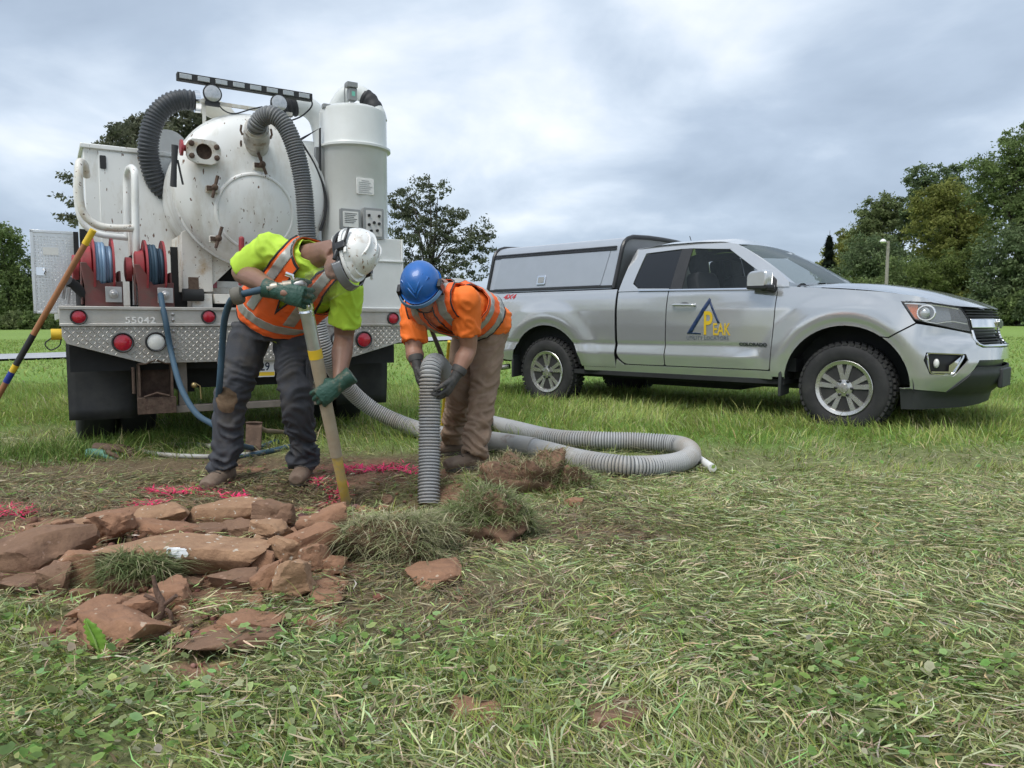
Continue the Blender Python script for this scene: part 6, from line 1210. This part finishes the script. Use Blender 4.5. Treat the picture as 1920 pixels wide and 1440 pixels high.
# ================================================================== rocks, sod
def rock_mat(name, a, b, c):
    m = pm(name, a, .9, var=.22, scale=7, col2=b, amt2=.42, scale2=10, soft2=.10, spots=c, spot_amt=.20, spot_scale=34, bump=1.0, bscale=26); return m
RA = rock_mat('red_sandstone', (.285, .152, .088), (.200, .105, .062), (.40, .30, .22)); RB = rock_mat('tan_sandstone', (.34, .205, .120), (.25, .142, .082), (.52, .46, .38)); RC = rock_mat('soil_clod', (.205, .120, .074), (.145, .080, .050), (.27, .17, .12))
def rock_shape(seed, dims, rough=.06, nplanes=7, sharp=60, sub=4):
    r_ = np.random.default_rng(seed); bm_ = bmesh.new(); bmesh.ops.create_icosphere(bm_, subdivisions=sub, radius=1.0); d = np.array([v.co[:] for v in bm_.verts]); fs = [[v.index for v in f.verts] for f in bm_.faces]; bm_.free()
    pl = [np.array(p, float) for p in ((1, 0, 0), (-1, 0, 0), (0, 1, 0), (0, -1, 0), (0, 0, 1), (0, 0, -1))]; h = [1, 1, 1, 1, 1, 1]
    pl = [p + r_.normal(0, .20, 3) for p in pl]
    for _ in range(nplanes): p = r_.normal(0, 1, 3); p[2] *= .55; p /= np.linalg.norm(p); pl.append(p); h.append(r_.uniform(.92, 1.30))
    acc = 0
    for p, hh in zip(pl, h): p = p / np.linalg.norm(p); acc = acc + np.maximum(0, d @ p / hh) ** sharp
    v = d * (acc ** (-1.0 / sharp))[:, None]; v = v * (np.array(dims) / 2)
    off = Vector(r_.uniform(-50, 50, 3)); m_ = float(np.mean(dims)); ml = min(dims); out_ = []
    for p, dd in zip(v, d):
        q = Vector(p) / m_ * 2.2 + off; lay = mnoise.noise(Vector((p[0] * 3, p[1] * 3, p[2] * 90 / max(.3, m_ / .12)))) * .55
        out_.append(p + dd * ml * (rough * (fbm(q, 5) + lay) - rough * .8 * max(0, mnoise.noise(q * 2.7)) ** 2))
    return np.array(out_), fs
_ri = [0]
def rock(px0, px1, py0, py1, label, mat=None, deep=.75, rot=None, roll=0.0, rough=.125, seed=None, sink=.14, lift=0.0, sub=4, thick=None):
    """a stone filling about that part of the photo, standing on the built ground"""
    _ri[0] += 1; cx = (px0 + px1) / 2; g = gpt(cx, py1); sc = g.y / FOC; w = (px1 - px0) * sc; hgt = (py1 - py0) * sc; dp = w * deep
    elev = math.atan2(CAM_H - g.z, g.y); hz_ = thick * sc if thick else max(.03, (hgt - dp * math.sin(elev) * .75) / math.cos(elev)); hz_ = max(hz_, .22 * hgt)
    v, f = rock_shape(seed or 100 + _ri[0], (w, dp, hz_), rough, sub=sub); rz = rot if rot is not None else random.uniform(-.3, .3)
    M = Matrix.Rotation(roll, 3, 'Y') @ Matrix.Rotation(rz, 3, 'Z'); v = v @ np.array(M).T; v[:, 2] -= v[:, 2].min() + sink * hz_
    o = put('rock', v, f, mat or random.choice([RA, RA, RB]), None, smooth=28); o.location = (g.x, g.y + dp * .42, gz(g.x, g.y + dp * .3) + lift); tag(o, label, 'rock', 'rocks dug out of the trench'); return o
rock(-50, 107, 974, 1066, 'large rough brown boulder at the left edge of the rock pile', RC, .7, 0, 0, .09, seed=301)
rock(82, 166, 974, 1014, 'flat slab with pale edges beside the left boulder', RB, .7, .3, .15, lift=.005)
rock(160, 250, 960, 990, 'low dark slab at the back left of the pile', RA, .6, .2, -.1, lift=.005)
rock(156, 250, 968, 1024, 'tilted brown slab leaning left of the white marked slab', RA, .55, -.5, -.35, lift=.005)
rock(236, 337, 952, 998, 'wedge shaped stone with a pale underside behind the white marked slab', RB, .6, .2, -.12, lift=.005)
rock(106, 178, 1010, 1092, 'flat faced reddish block below the left slabs', RA, .45, .1, 0)
rock(172, 206, 1020, 1056, 'small dark stone in the gap left of the white marked slab', RC, .8)
wr = rock(193, 468, 998, 1082, 'biggest slab of the pile, with a splash of white paint', RB, .42, -.06, .03, .055, seed=318, sub=5)
rock(70, 124, 1052, 1118, 'crumbly brown clod under the flat faced block', RC, .8, rough=.12)
rock(-8, 58, 1054, 1082, 'small flat clod under the left boulder', RC, .8, rough=.1)
rock(-20, 90, 1078, 1118, 'low heap of soil and stone at the left edge', RC, .7, rough=.13)
rock(134, 222, 1122, 1166, 'flat red slab at the back of the front group', RA, .8, -.2, .1)
rock(216, 299, 1120, 1174, 'rounded red slab at the right of the front group', RA, .7, .2, -.1)
rock(134, 278, 1136, 1216, 'large tilted red slab in front of the pile by the dock leaf', RA, .75, -.25, .22, seed=341, sub=5)
rock(127, 182, 1158, 1196, 'small red block left of the large tilted slab', RA, .8)
rock(274, 347, 1090, 1144, 'red stone with a muddy root lying against it', RA, .7)
rock(252, 306, 1170, 1200, 'small brown stone right of the large tilted slab', RC, .8)
rock(130, 178, 1100, 1130, 'narrow red slab under the grass tuft in the pile', RA, .8)
rock(353, 492, 944, 988, 'long pale brown slab lying at the back of the pile', RB, .38, .08, -.06, .05, lift=.005, seed=350)
rock(485, 546, 944, 996, 'crumbly brown lump right of the long pale slab', RC, .8, rough=.12, lift=.02)
rock(466, 534, 988, 1030, 'flat tan slab right of the white marked slab', RB, .75, -.3, .15, lift=.005)
rock(528, 560, 1014, 1040, 'small tan stone right of the flat tan slab', RB, .9, lift=.01)
rock(555, 645, 962, 1030, 'broad red slab sloping at the right end of the pile', RA, .7, .3, -.2, lift=.01, seed=371)
rock(464, 514, 1022, 1076, 'thin stone plate tipped against the white marked slab', RA, .5, -.5, .55)
rock(492, 560, 1022, 1066, 'thin pale stone plate lying diagonally in the pile', RB, .45, -.35, .3, lift=.02)
rock(545, 633, 1006, 1056, 'long narrow slab rising to the right in the pile', RA, .4, .4, -.42, lift=.01)
rock(560, 612, 1022, 1080, 'square edged red block at the right of the pile', RA, .7, .5, -.2)
rock(598, 645, 1045, 1083, 'small pinkish block at the right foot of the pile', RA, .8, .3)
rock(503, 579, 1056, 1132, 'pale yellowish rough stone at the front right of the pile', RB, .7, .2, -.2, .09, seed=381, sub=5)
rock(466, 517, 1066, 1124, 'reddish stone left of the pale yellowish rough stone', RA, .7)
rock(408, 488, 1064, 1108, 'low clod under the right end of the white marked slab', RC, .8, rough=.1)
rock(562, 636, 1084, 1122, 'flat reddish slab right of the pale yellowish stone', RA, .8, sink=.35)
rock(420, 516, 1138, 1190, 'flat red slab bedded in the turf in front of the pile', RA, .8, -.2, sink=.3)
rock(362, 442, 1168, 1208, 'low narrow slab left of the slab bedded in the turf', RA, .6, .2, sink=.3)
rock(355, 520, 1188, 1232, 'low soil heap in front of the bedded slab', RC, .6, rough=.12, sink=.5)
rock(552, 624, 1148, 1178, 'low red stone half hidden in the clippings', RA, .7, sink=.4)
rock(768, 864, 1056, 1104, 'flat red stone lying alone below the grass tuft', RA, .7, .3, sink=.3)
rock(840, 938, 1322, 1362, 'flat red stone bedded in the lawn near the front centre', RA, .8, sink=.5)
rock(1102, 1216, 1306, 1366, 'brown stone bedded in the lawn at the front right', RC, .8, sink=.45)
rock(1066, 1094, 932, 952, 'small pinkish stone beside the sod clods', RA, .9)
rock(250, 352, 972, 1010, 'brown stone packed behind the middle of the white marked slab', RA, .6, .3, .1)
rock(340, 430, 978, 1012, 'rough clod heaped on the back of the white marked slab', RC, .7, -.2, .05, rough=.13)
rock(418, 480, 976, 1014, 'dark stone between the long pale slab and the flat tan slab', RC, .7, .1, rough=.1)
rock(60, 118, 984, 1020, 'small brown slab wedged behind the left boulder', RA, .7, .2, -.2)
rock(536, 584, 1000, 1026, 'small reddish chunk under the broad sloping slab', RA, .8, .1)
rock(330, 372, 1084, 1112, 'small clod in the grass below the white marked slab', RC, .8)
rock(628, 662, 1008, 1046, 'small brown clod between the pile and the pale shaggy sod', RC, .8, rough=.12)
rock(585, 640, 1112, 1140, 'small flat stone in the clippings right of the pale yellowish stone', RA, .8, sink=.3)
# fragments between the slabs
frag = [rock_shape(700 + i, (random.uniform(.05, .09), random.uniform(.04, .07), random.uniform(.02, .045)), .1, sub=3) for i in range(6)]; fme = []
for i, (v, f) in enumerate(frag):
    o = put('stone_fragment', v, f, [RA, RB, RA, RC, RA, RB][i], None, smooth=28); fme.append(o)
fr_px = [(random.gauss(330, 150), random.gauss(1040, 35)) for _ in range(20)] + [(random.gauss(330, 110), random.gauss(1165, 28)) for _ in range(10)] + [(random.gauss(590, 45), random.gauss(1050, 35)) for _ in range(8)] + [(random.gauss(700, 70), random.gauss(965, 10)) for _ in range(6)]
for i, (px, py) in enumerate(fr_px):
    o = fme[i] if i < 6 else bpy.data.objects.new('stone_fragment', fme[i % 6].data)
    if i >= 6: link(o)
    g = gpt(max(4, px), py); o.location = (g.x, g.y, g.z + .008); o.rotation_euler = (random.uniform(-.5, .5), random.uniform(-.5, .5), random.uniform(0, 6)); s = random.uniform(.5, 1.25); o.scale = (s, s, s); tag(o, 'small angular stone fragment lying loose among the dug out slabs', 'stone', 'loose stone fragments round the rock pile')
# white paint splash on the biggest slab
from mathutils.bvhtree import BVHTree
bvh = BVHTree.FromPolygons([v.co[:] for v in wr.data.vertices], [tuple(p.vertices) for p in wr.data.polygons]); c_ = wp(342, 1027, wr.location.y - .1) - wr.location; vv = {}; ff = []; n_ = 34; s_ = .085 / n_
for i in range(n_ + 1):
    for k in range(n_ + 1):
        x, z = c_.x + (i - n_ / 2) * s_, c_.z + (k - n_ / 2) * s_; h_ = bvh.ray_cast(Vector((x, -1, z)), Vector((0, 1, 0)))
        if h_[0] is not None: vv[(i, k)] = (h_[0] + h_[1] * .0008, .030 - math.hypot((x - c_.x) * .9, (z - c_.z) * 1.05) + .030 * mnoise.noise(Vector((x * 55, 0, z * 55))))
ids = {q: m for m, q in enumerate(vv)}; V0 = np.array([tuple(vv[q][0]) for q in vv]); fv = np.array([vv[q][1] for q in vv])
for (i, k) in vv:
    q = [(i, k), (i + 1, k), (i + 1, k + 1), (i, k + 1)]
    if all(t in ids for t in q): ff.append(tuple(ids[t] for t in q))
v2, f2, n2 = clip_mesh(V0, ff, np.zeros_like(V0), fv)
if len(f2): put('paint_splash', v2, f2, pm('white_marking_paint', (.75, .76, .77), .7, var=.15, scale=60, col2=(.35, .36, .38), amt2=.25, scale2=60), wr)
# crumbs of soil
pts = [];  n = 900; X_ = []; Y_ = []
for (px, py, sx, sy, k) in ((330, 1020, 380, 90, 1500), (660, 960, 220, 40, 700), (820, 950, 160, 50, 350), (330, 1180, 200, 60, 450), (970, 905, 80, 30, 350), (500, 900, 200, 40, 250)):
    for _ in range(k): g = gp(random.gauss(px, sx * .45), random.gauss(py, sy * .45)); X_.append(g.x); Y_.append(g.y)
X_ = np.array(X_); Y_ = np.array(Y_); n = len(X_); v0, f0 = rock_shape(5, (1, 1, .8), .1, sub=1); S_ = rng.gamma(1.6, .5, n) * .014 + .003; ang = rng.uniform(0, 2 * PI, n)
VV = np.zeros((n, len(v0), 3)); GZ_ = gh(X_, Y_)
for i in range(n):
    c_, s_ = math.cos(ang[i]), math.sin(ang[i]); VV[i, :, 0] = (v0[:, 0] * c_ - v0[:, 1] * s_) * S_[i] + X_[i]; VV[i, :, 1] = (v0[:, 0] * s_ + v0[:, 1] * c_) * S_[i] + Y_[i]; VV[i, :, 2] = v0[:, 2] * S_[i] + GZ_[i] + S_[i] * .2
FF = (np.arange(n)[:, None, None] * len(v0) + np.array(f0)[None]).reshape(-1, 3); cc = np.repeat(jitter(np.array([.21, .115, .075]), n, .3), len(v0), 0)
tag(np_mesh('soil_crumbs', VV.reshape(-1, 3), FF, cc, attr_mat('soil_crumb', .95)), 'loose crumbs of red soil round the trench and rocks', 'soil', kind='stuff')
# sod clods
def tuft(parent, fn, n, H, col, lean=1.0, down=.0, seed=0, w=.0045, name='grass'):
    r_ = np.random.default_rng(seed); P = np.array([fn(r_) for _ in range(n)]); a = np.arctan2(P[:, 1], P[:, 0]) + r_.normal(0, 1.5, n); out_ = np.zeros((n, 7, 3)); L = H * r_.gamma(6, 1 / 6, n); d = np.stack([np.cos(a), np.sin(a)], 1); ln_ = np.abs(r_.normal(lean, .3, n)); W = w * r_.uniform(.6, 1.4, n); tw_ = a + PI / 2 + r_.normal(0, .6, n)
    for k in range(4):
        t = k / 3; h_ = L * ln_ * t * (.5 + .5 * t); z = P[:, 2] + L * (t * .75 - (.35 + down) * ln_ * t * t); cx, cy = P[:, 0] + d[:, 0] * h_, P[:, 1] + d[:, 1] * h_; ww = W * (1 - t ** 1.7)
        if k < 3:
            for j_, s in ((0, -1), (1, 1)): out_[:, 2 * k + j_] = np.stack([cx + s * np.cos(tw_) * ww / 2, cy + s * np.sin(tw_) * ww / 2, z], 1)
        else: out_[:, 6] = np.stack([cx, cy, z], 1)
    T = np.array([(0, 1, 3), (0, 3, 2), (2, 3, 5), (2, 5, 4), (4, 5, 6)]); T = (np.arange(n)[:, None, None] * 7 + T[None]).reshape(-1, 3); r2 = r_.random(n)[:, None]; base = np.where(r2 < .6, np.array(col[0]), np.where(r2 < .85, np.array(col[1]), np.array(col[2]))); base = np.clip(base * (1 + r_.normal(0, .2, (n, 1))), 0, 1)
    o = np_mesh(name, out_.reshape(-1, 3), T, np.repeat(base, 7, 0), gmat, parent); o['kind'] = 'stuff'; return o
GCOL = [(.24, .27, .125), (.16, .225, .07), (.46, .42, .27)]
def clod(px0, px1, py0, py1, label, n, H, seed, soilshow=.0, deep=.8, col=GCOL, hmul=1.0):
    g = gpt((px0 + px1) / 2, py1 - 6); sc = g.y / FOC; w = (px1 - px0) * sc * .82; dp = w * deep; hgt = max(.06, (py1 - py0) * sc * .74) * hmul; t = thing('sod_clod', label, 'sod', (g.x, g.y + dp * .45, gz(g.x, g.y + dp * .45)), 0, 'sods of turf beside the trench')
    v, f = rock_shape(seed, (w, dp, hgt * 1.5), .34, 8, 7, sub=5); put('soil', v, f, RC, t)
    zz_ = v[:, 2] / (hgt * .75); fr_ = v[:, 1] / (dp / 2); ok = np.where((zz_ > soilshow - .3) & ~((fr_ < -.45) & (zz_ < .45) & (soilshow > 0)))[0]
    def fn(r_): return v[ok[r_.integers(0, len(ok))]] * .98 + r_.normal(0, .006, 3)
    tuft(t, fn, int(n * 1.5), H, col, 1.0, .25, seed); return t
clod(632, 856, 948, 1068, 'pale shaggy sod of grass right of the rock pile', 4200, .075, 11, 0, .7, [(.36, .35, .20), (.23, .27, .12), (.52, .47, .32)])
clod(800, 1010, 902, 1030, 'green topped sod with a bare earth face beside the trench', 3400, .075, 12, .12, .7, hmul=1.1)
clod(908, 1102, 838, 935, 'crumbly sod of brown earth and grass beside the grey hose', 2600, .07, 13, .02, .7, [(.30, .26, .15), (.20, .24, .10), (.42, .37, .24)])
clod(1040, 1110, 870, 930, 'small green sod at the foot of the hose', 700, .09, 14, 0, .8)
clod(190, 300, 1040, 1120, 'dark tuft of grass hanging under the white marked slab', 1300, .085, 15, .1, .7, [(.16, .21, .08), (.26, .27, .13), (.38, .35, .21)])
# muddy root and dock leaf
rt = gpt(300, 1168); RS = .62; mr = thing('muddy_root', 'mud covered root standing in the grass in front of the white marked slab', 'root', tuple(rt)); MUD = pm('wet_mud', (.125, .075, .052), .85, var=.25, scale=30, bump=.6, bscale=60)
MB().tube(catmull([(-.03, 0, -.02), (.0, .0, .04), (.01, .01, .10), (-.02, .02, .16), (-.035, .02, .24)], 6), [.016, .016, .016, .017, .018, .018, .018, .018, .018, .018, .018, .018, .017, .017, .016, .016, .016, .015, .014, .013, .012, .011, .010, .009, .008], 10).build('stem', MUD, mr)
mr.scale = (RS, RS, RS)
for e_ in ([(.01, .01, .09), (.05, .0, .12), (.09, -.01, .15)], [(.01, .01, .08), (.05, .0, .06), (.06, -.01, .0)], [(.0, .0, .05), (-.05, -.02, .02), (-.12, -.03, .02)], [(.01, .01, .10), (-.03, .0, .13), (-.07, .0, .15)]): MB().tube(catmull(e_, 5), .010, 8).build('rootlet', MUD, mr)
dl = gpt(190, 1232); dk = thing('dock_leaf', 'single bright green upright leaf in front of the large tilted slab', 'leaf', tuple(dl)); mb = MB(); mb.grid(lambda u, w: Vector((u * .026 * math.sin(PI * min(1, w * .93 + .07)) ** .7 - .03 * w + .004 * math.sin(w * 40) * abs(u), -.02 * w * w + .008 * abs(u), .115 * w)), list(np.linspace(-1, 1, 7)), list(np.linspace(0, 1, 18))); mb.build('blade', pm('bright_leaf', (.22, .40, .06), .45, var=.12, scale=40), dk, smooth=180, solid=.0012); MB().tube([(0, 0, -.02), (-.012, -.006, .05), (-.026, -.018, .105)], [.0032, .0026, .001], 6).build('midrib', pm('pale_rib', (.34, .48, .14), .5), dk)
# ================================================================== trees
LEAFM = attr_mat('tree_leaf', .6, .45, spec=.2); BARK = pm('tree_bark', (.060, .050, .042), .9, var=.3, scale=4, bump=.6, bscale=8)
def crown(lobes, n, size, cols, seed, yfun, shell=.55):
    n = int(n * 1.7); size *= .72
    r_ = np.random.default_rng(seed); vol = np.array([l[3] * l[4] * l[5] for l in lobes]) ** .72; pr = vol / vol.sum(); ncl = max(30, n // 42); li = r_.choice(len(lobes), ncl, p=pr); L = np.array(lobes)
    d = r_.normal(0, 1, (ncl, 3)); d /= np.linalg.norm(d, axis=1)[:, None]; rad = r_.uniform(shell ** 3, 1.5, ncl) ** (1 / 3) * r_.uniform(.85, 1.2, ncl); cc = L[li, :3] + d * rad[:, None] * L[li, 3:6]; cs_ = r_.uniform(.5, 1.3, ncl)
    ci = r_.integers(0, ncl, n); sp = np.mean(L[:, 3:6]) * .15; P = cc[ci] + r_.normal(0, 1, (n, 3)) * sp * cs_[ci][:, None] * np.array([1, 1, .62])
    a = r_.normal(0, 1, (n, 3)); a[:, 2] -= .3; a /= np.linalg.norm(a, axis=1)[:, None]; b = r_.normal(0, 1, (n, 3)); b -= a * (a * b).sum(1)[:, None]; b /= np.linalg.norm(b, axis=1)[:, None]; s = size * r_.uniform(.55, 1.35, n)[:, None]
    V_ = np.stack([P - a * s, P + b * s * .45, P + a * s, P - b * s * .45], 1).reshape(-1, 3); T = (np.arange(n)[:, None] * 4 + np.arange(4)[None]); clc = r_.random(ncl); c0_ = np.array(cols[0]); c1_ = np.array(cols[1]); t = (.65 * clc[ci] + .35 * r_.random(n))[:, None]; col = np.clip((c0_ * (1 - t) + c1_ * t) * (1 + r_.normal(0, .16, (n, 1))), .003, 1)
    return V_, T, np.repeat(col, 4, 0), cc, li
def tree(name, label, lobes_px, Y, n, size, cols, seed, base_px=None, trunk=.16, dmul=.9, group=None, limbs=16, shell=.55):
    lob = []
    for (px, py, rx, ry) in lobes_px: c_ = wp(px, py, Y); k = Y / FOC; lob.append((c_.x, c_.y + random.uniform(-.3, .3) * rx * k, c_.z, rx * k, rx * k * dmul, ry * k))
    bx = wp(base_px if base_px else sum(l[0] for l in lobes_px) / len(lobes_px), 600, Y).x; g = gz(bx, Y); t = thing(name, label, 'tree', (bx, Y, g), 0, group); o = np.array([bx, Y, g]); V_, T, col, cc, li = crown(lob, n, size, cols, seed, None, shell)
    np_mesh('crown', V_ - o, T, col, LEAFM, t); r_ = random.Random(seed); L = np.array(lob); top = max(l[2] for l in lob) - g; low = min(l[2] - l[5] for l in lob) - g; mb = MB(); cxm = float(np.average(L[:, 0], weights=L[:, 3])) - bx
    hub = Vector((cxm * .3, 0, max(.6, low * .5 + top * .15))); mb.tube([Vector((0, 0, -.2)), Vector((.05, 0, hub.z * .5)), hub, Vector((cxm * .7, .1, top * .62)), Vector((cxm, 0, top * .95))], [trunk * 1.25, trunk, trunk * .85, trunk * .5, trunk * .12], 8)
    for i in range(limbs):
        e_ = Vector(cc[r_.randrange(len(cc))] - o); s = Vector((cxm * .5 * r_.random(), 0, hub.z + (min(e_.z, top * .7) - hub.z) * r_.uniform(.0, .55)));  m_ = s.lerp(e_, .5) + Vector((r_.uniform(-.1, .1), r_.uniform(-.1, .1), .08)) * (e_ - s).length; mb.tube(catmull([s, m_, e_], 3), [trunk * .38, trunk * .34, trunk * .28, trunk * .22, trunk * .17, trunk * .11, trunk * .05], 6)
    mb.build('trunk', BARK, t, smooth=180); return t
DK = [(.085, .125, .062), (.195, .250, .115)]; MD = [(.100, .148, .056), (.225, .285, .105)]; YL = [(.130, .155, .040), (.32, .33, .095)]; LG = [(.105, .145, .055), (.25, .29, .13)]; GR = [(.075, .092, .062), (.175, .19, .12)]
tree('tree', 'open crowned tree standing behind the person in the blue helmet', [(757, 378, 26, 24), (795, 372, 40, 34), (812, 356, 24, 20), (772, 420, 40, 36), (825, 420, 36, 36), (770, 470, 42, 40), (868, 408, 16, 18), (862, 440, 36, 28), (898, 442, 26, 24), (880, 478, 40, 30), (822, 480, 46, 36), (900, 500, 26, 24), (760, 520, 34, 26), (830, 530, 40, 24)], 52, 10500, .15, GR, 21, 800, .17, group=None, limbs=40, shell=.3)
tree('tree', 'leafy tree rising behind the white pump cabinet and tank', [(228, 252, 26, 20), (262, 240, 28, 18), (300, 238, 34, 24), (345, 232, 44, 26), (385, 232, 36, 24), (300, 290, 90, 40), (250, 330, 60, 50), (122, 338, 15, 13), (120, 380, 14, 15), (132, 410, 13, 13), (300, 400, 90, 60)], 30, 20000, .115, [(.082, .095, .062), (.19, .195, .125)], 22, 250, .17, limbs=24, shell=.5)
tree('tree', 'dark tall tree at the left edge behind the open tool door', [(18, 452, 30, 26), (-6, 470, 40, 40), (30, 500, 30, 40), (0, 540, 60, 50), (45, 555, 36, 36), (90, 540, 40, 40)], 75, 12000, .24, MD, 23, 15, .25)
tree('tree', 'dark leafy tree at the left edge behind its taller neighbour', [(-60, 500, 60, 60), (-20, 560, 70, 40), (60, 570, 60, 30), (130, 560, 60, 40)], 84, 9000, .27, DK, 24, -40, .25)
for k, (px, c_) in enumerate(((-20, MD), (24, LG), (70, MD), (112, MD), (158, MD))):
    tree('bush', ['round bush at the far left of the hedge row', 'pale yellowish bush in the hedge row by the left trees', 'green bush in the hedge row behind the leaning pole', 'green bush in the hedge row next to the bumper', 'green bush in the hedge row behind the truck'][k], [(px, 602, 28, 15), (px + 14, 606, 20, 12), (px - 16, 607, 20, 12)], 70, 2600, .19, c_, 60 + k, px, .06, group='bushes along the far edge of the left lawn', limbs=6)['category'] = 'bush'
GRP = 'trees at the right edge of the field'
tree('tree', 'small pale yellow green tree beside the dark spruce', [(1580, 478, 30, 28), (1602, 455, 26, 26), (1570, 510, 34, 26), (1540, 505, 16, 16)], 92, 8000, .24, YL, 31, 1585, .22, group=GRP)
tree('tree', 'airy pale green tree left of the tall woodland trees', [(1638, 400, 22, 22), (1668, 386, 26, 22), (1625, 430, 26, 30), (1665, 430, 40, 34), (1690, 410, 22, 26), (1640, 480, 46, 40)], 84, 12000, .24, LG, 32, 1650, .25, group=GRP, limbs=24, shell=.4)
tree('tree', 'dark green low tree behind the lamp post', [(1630, 480, 40, 32), (1670, 500, 44, 34), (1610, 520, 44, 26), (1700, 520, 40, 30)], 78, 10000, .24, DK, 33, 1660, .25, group=GRP)
tree('tree', 'tall spiky topped dark tree at the back of the right woodland', [(1725, 335, 20, 22), (1755, 340, 22, 26), (1790, 332, 20, 22), (1740, 380, 34, 32), (1785, 385, 36, 34), (1720, 410, 28, 28), (1770, 450, 50, 50)], 80, 13000, .25, DK, 34, 1760, .28, group=GRP)
tree('tree', 'broad yellow green tree in the middle of the right woodland', [(1740, 385, 30, 28), (1775, 372, 32, 28), (1805, 400, 34, 34), (1755, 430, 46, 38), (1815, 445, 40, 36), (1780, 480, 50, 36), (1840, 430, 24, 30)], 66, 15000, .19, YL, 35, 1772, .22, group=GRP, limbs=26, shell=.4)
tree('tree', 'tall light green tree against the right edge of the photo', [(1850, 318, 30, 28), (1885, 300, 34, 34), (1925, 275, 36, 44), (1865, 360, 36, 36), (1910, 350, 46, 46), (1950, 330, 50, 70), (1895, 410, 44, 40), (1940, 420, 50, 60)], 56, 17000, .17, MD, 36, 1905, .24, group=GRP, limbs=26, shell=.4)
tree('tree', 'dark shady tree low at the right edge of the woodland', [(1890, 470, 44, 44), (1930, 490, 50, 60), (1870, 520, 40, 40), (1915, 545, 50, 36), (1960, 540, 40, 50)], 54, 13000, .17, DK, 37, 1900, .22, group=GRP)
tree('tree', 'bushy mid green tree in front of the broad yellow green tree', [(1800, 505, 44, 36), (1760, 520, 44, 30), (1840, 515, 40, 40), (1830, 560, 50, 26), (1770, 560, 50, 26), (1865, 565, 30, 22)], 58, 13000, .17, [(.075, .110, .030), (.190, .235, .070)], 38, 1805, .16, group=GRP)
tree('tree', 'low dark green tree above the pickup hood', [(1700, 520, 40, 30), (1730, 545, 44, 28), (1690, 560, 44, 24), (1640, 555, 50, 26), (1590, 550, 40, 24)], 64, 12000, .19, MD, 39, 1700, .16, group=GRP)
for k, (px, Y_, c_, lb) in enumerate(((1590, 66, MD, 'green bush at the wood edge just above the pickup windscreen'), (1660, 62, DK, 'dark bush at the foot of the lamp post'), (1730, 60, MD, 'green bush at the wood edge above the middle of the hood'), (1800, 57, YL, 'yellowish bush at the wood edge above the front of the hood'), (1865, 54, DK, 'dark bush at the wood edge above the headlight'), (1905, 53, MD, 'green bush at the wood edge at the right edge of the photo'), (1950, 52, DK, 'dark bush at the wood edge beyond the right edge of the field'))):
    tree('bush', lb, [(px, 568, 40, 26), (px + 26, 580, 30, 20), (px - 28, 580, 32, 20), (px, 592, 44, 12)], Y_, 4500, .16, c_, 80 + k, px, .07, group='bushes along the edge of the right woodland', limbs=8)['category'] = 'bush'
# spruce
sx_ = wp(1550, 600, 82); g = gz(sx_.x, 82); sp_t = thing('spruce_tree', 'narrow dark spruce with a bare tip left of the woodland', 'tree', (sx_.x, 82, g)); ht = wp(1551, 432, 82).z - g; r_ = np.random.default_rng(40); n = 7000; zt = r_.uniform(.12, .93, n) ** .9; rad = (1 - zt) ** .8 * ht * .17 * r_.uniform(.2, 1.0, n) ** .6 * (.75 + .25 * np.sin(zt * 60)); a = r_.uniform(0, 2 * PI, n); P = np.stack([np.cos(a) * rad, np.sin(a) * rad, zt * ht - rad * .35], 1)
d = np.stack([np.cos(a), np.sin(a), np.full(n, -.45)], 1); sd = np.stack([-np.sin(a), np.cos(a), 0 * a], 1); s = .30 * r_.uniform(.5, 1.3, n)[:, None]; V_ = np.stack([P - d * s, P + sd * s * .3, P + d * s, P - sd * s * .3], 1).reshape(-1, 3); col = np.repeat(np.clip(np.array([.022, .034, .020]) * (1 + r_.normal(0, .3, (n, 1))), .003, 1), 4, 0); np_mesh('crown', V_, np.arange(n)[:, None] * 4 + np.arange(4)[None], col, LEAFM, sp_t); MB().tube([(0, 0, -.2), (0, 0, ht * .6), (.03, 0, ht)], [.22, .12, .02], 8).build('trunk', BARK, sp_t)
# lamp post
lpx = wp(1659, 600, 50); g = gz(lpx.x, 50); lp_ = thing('lamp_post', 'weathered wooden lamp post standing in front of the right woodland', 'lamp post', (lpx.x, 50, g)); ht = wp(1659, 452, 50).z - g
MB().tube([(0, 0, -.1), (.02, 0, ht)], [.13, .10], 10).build('post', pm('grey_timber_post', (.26, .24, .21), .8, var=.2), lp_); MB().tube([(0, 0, ht - .25), (-.2, -.1, ht - .05), (-.42, -.2, ht)], .035, 8).build('arm', STEEL, lp_); MB().lathe([(.05, .12), (.16, .05), (.20, -.06), (.12, -.14), (.02, -.16)], (-.42, -.2, ht), (0, 0, 1), 16).build('lamp_head', pm('lamp_glass', (.7, .7, .68), .3), lp_)
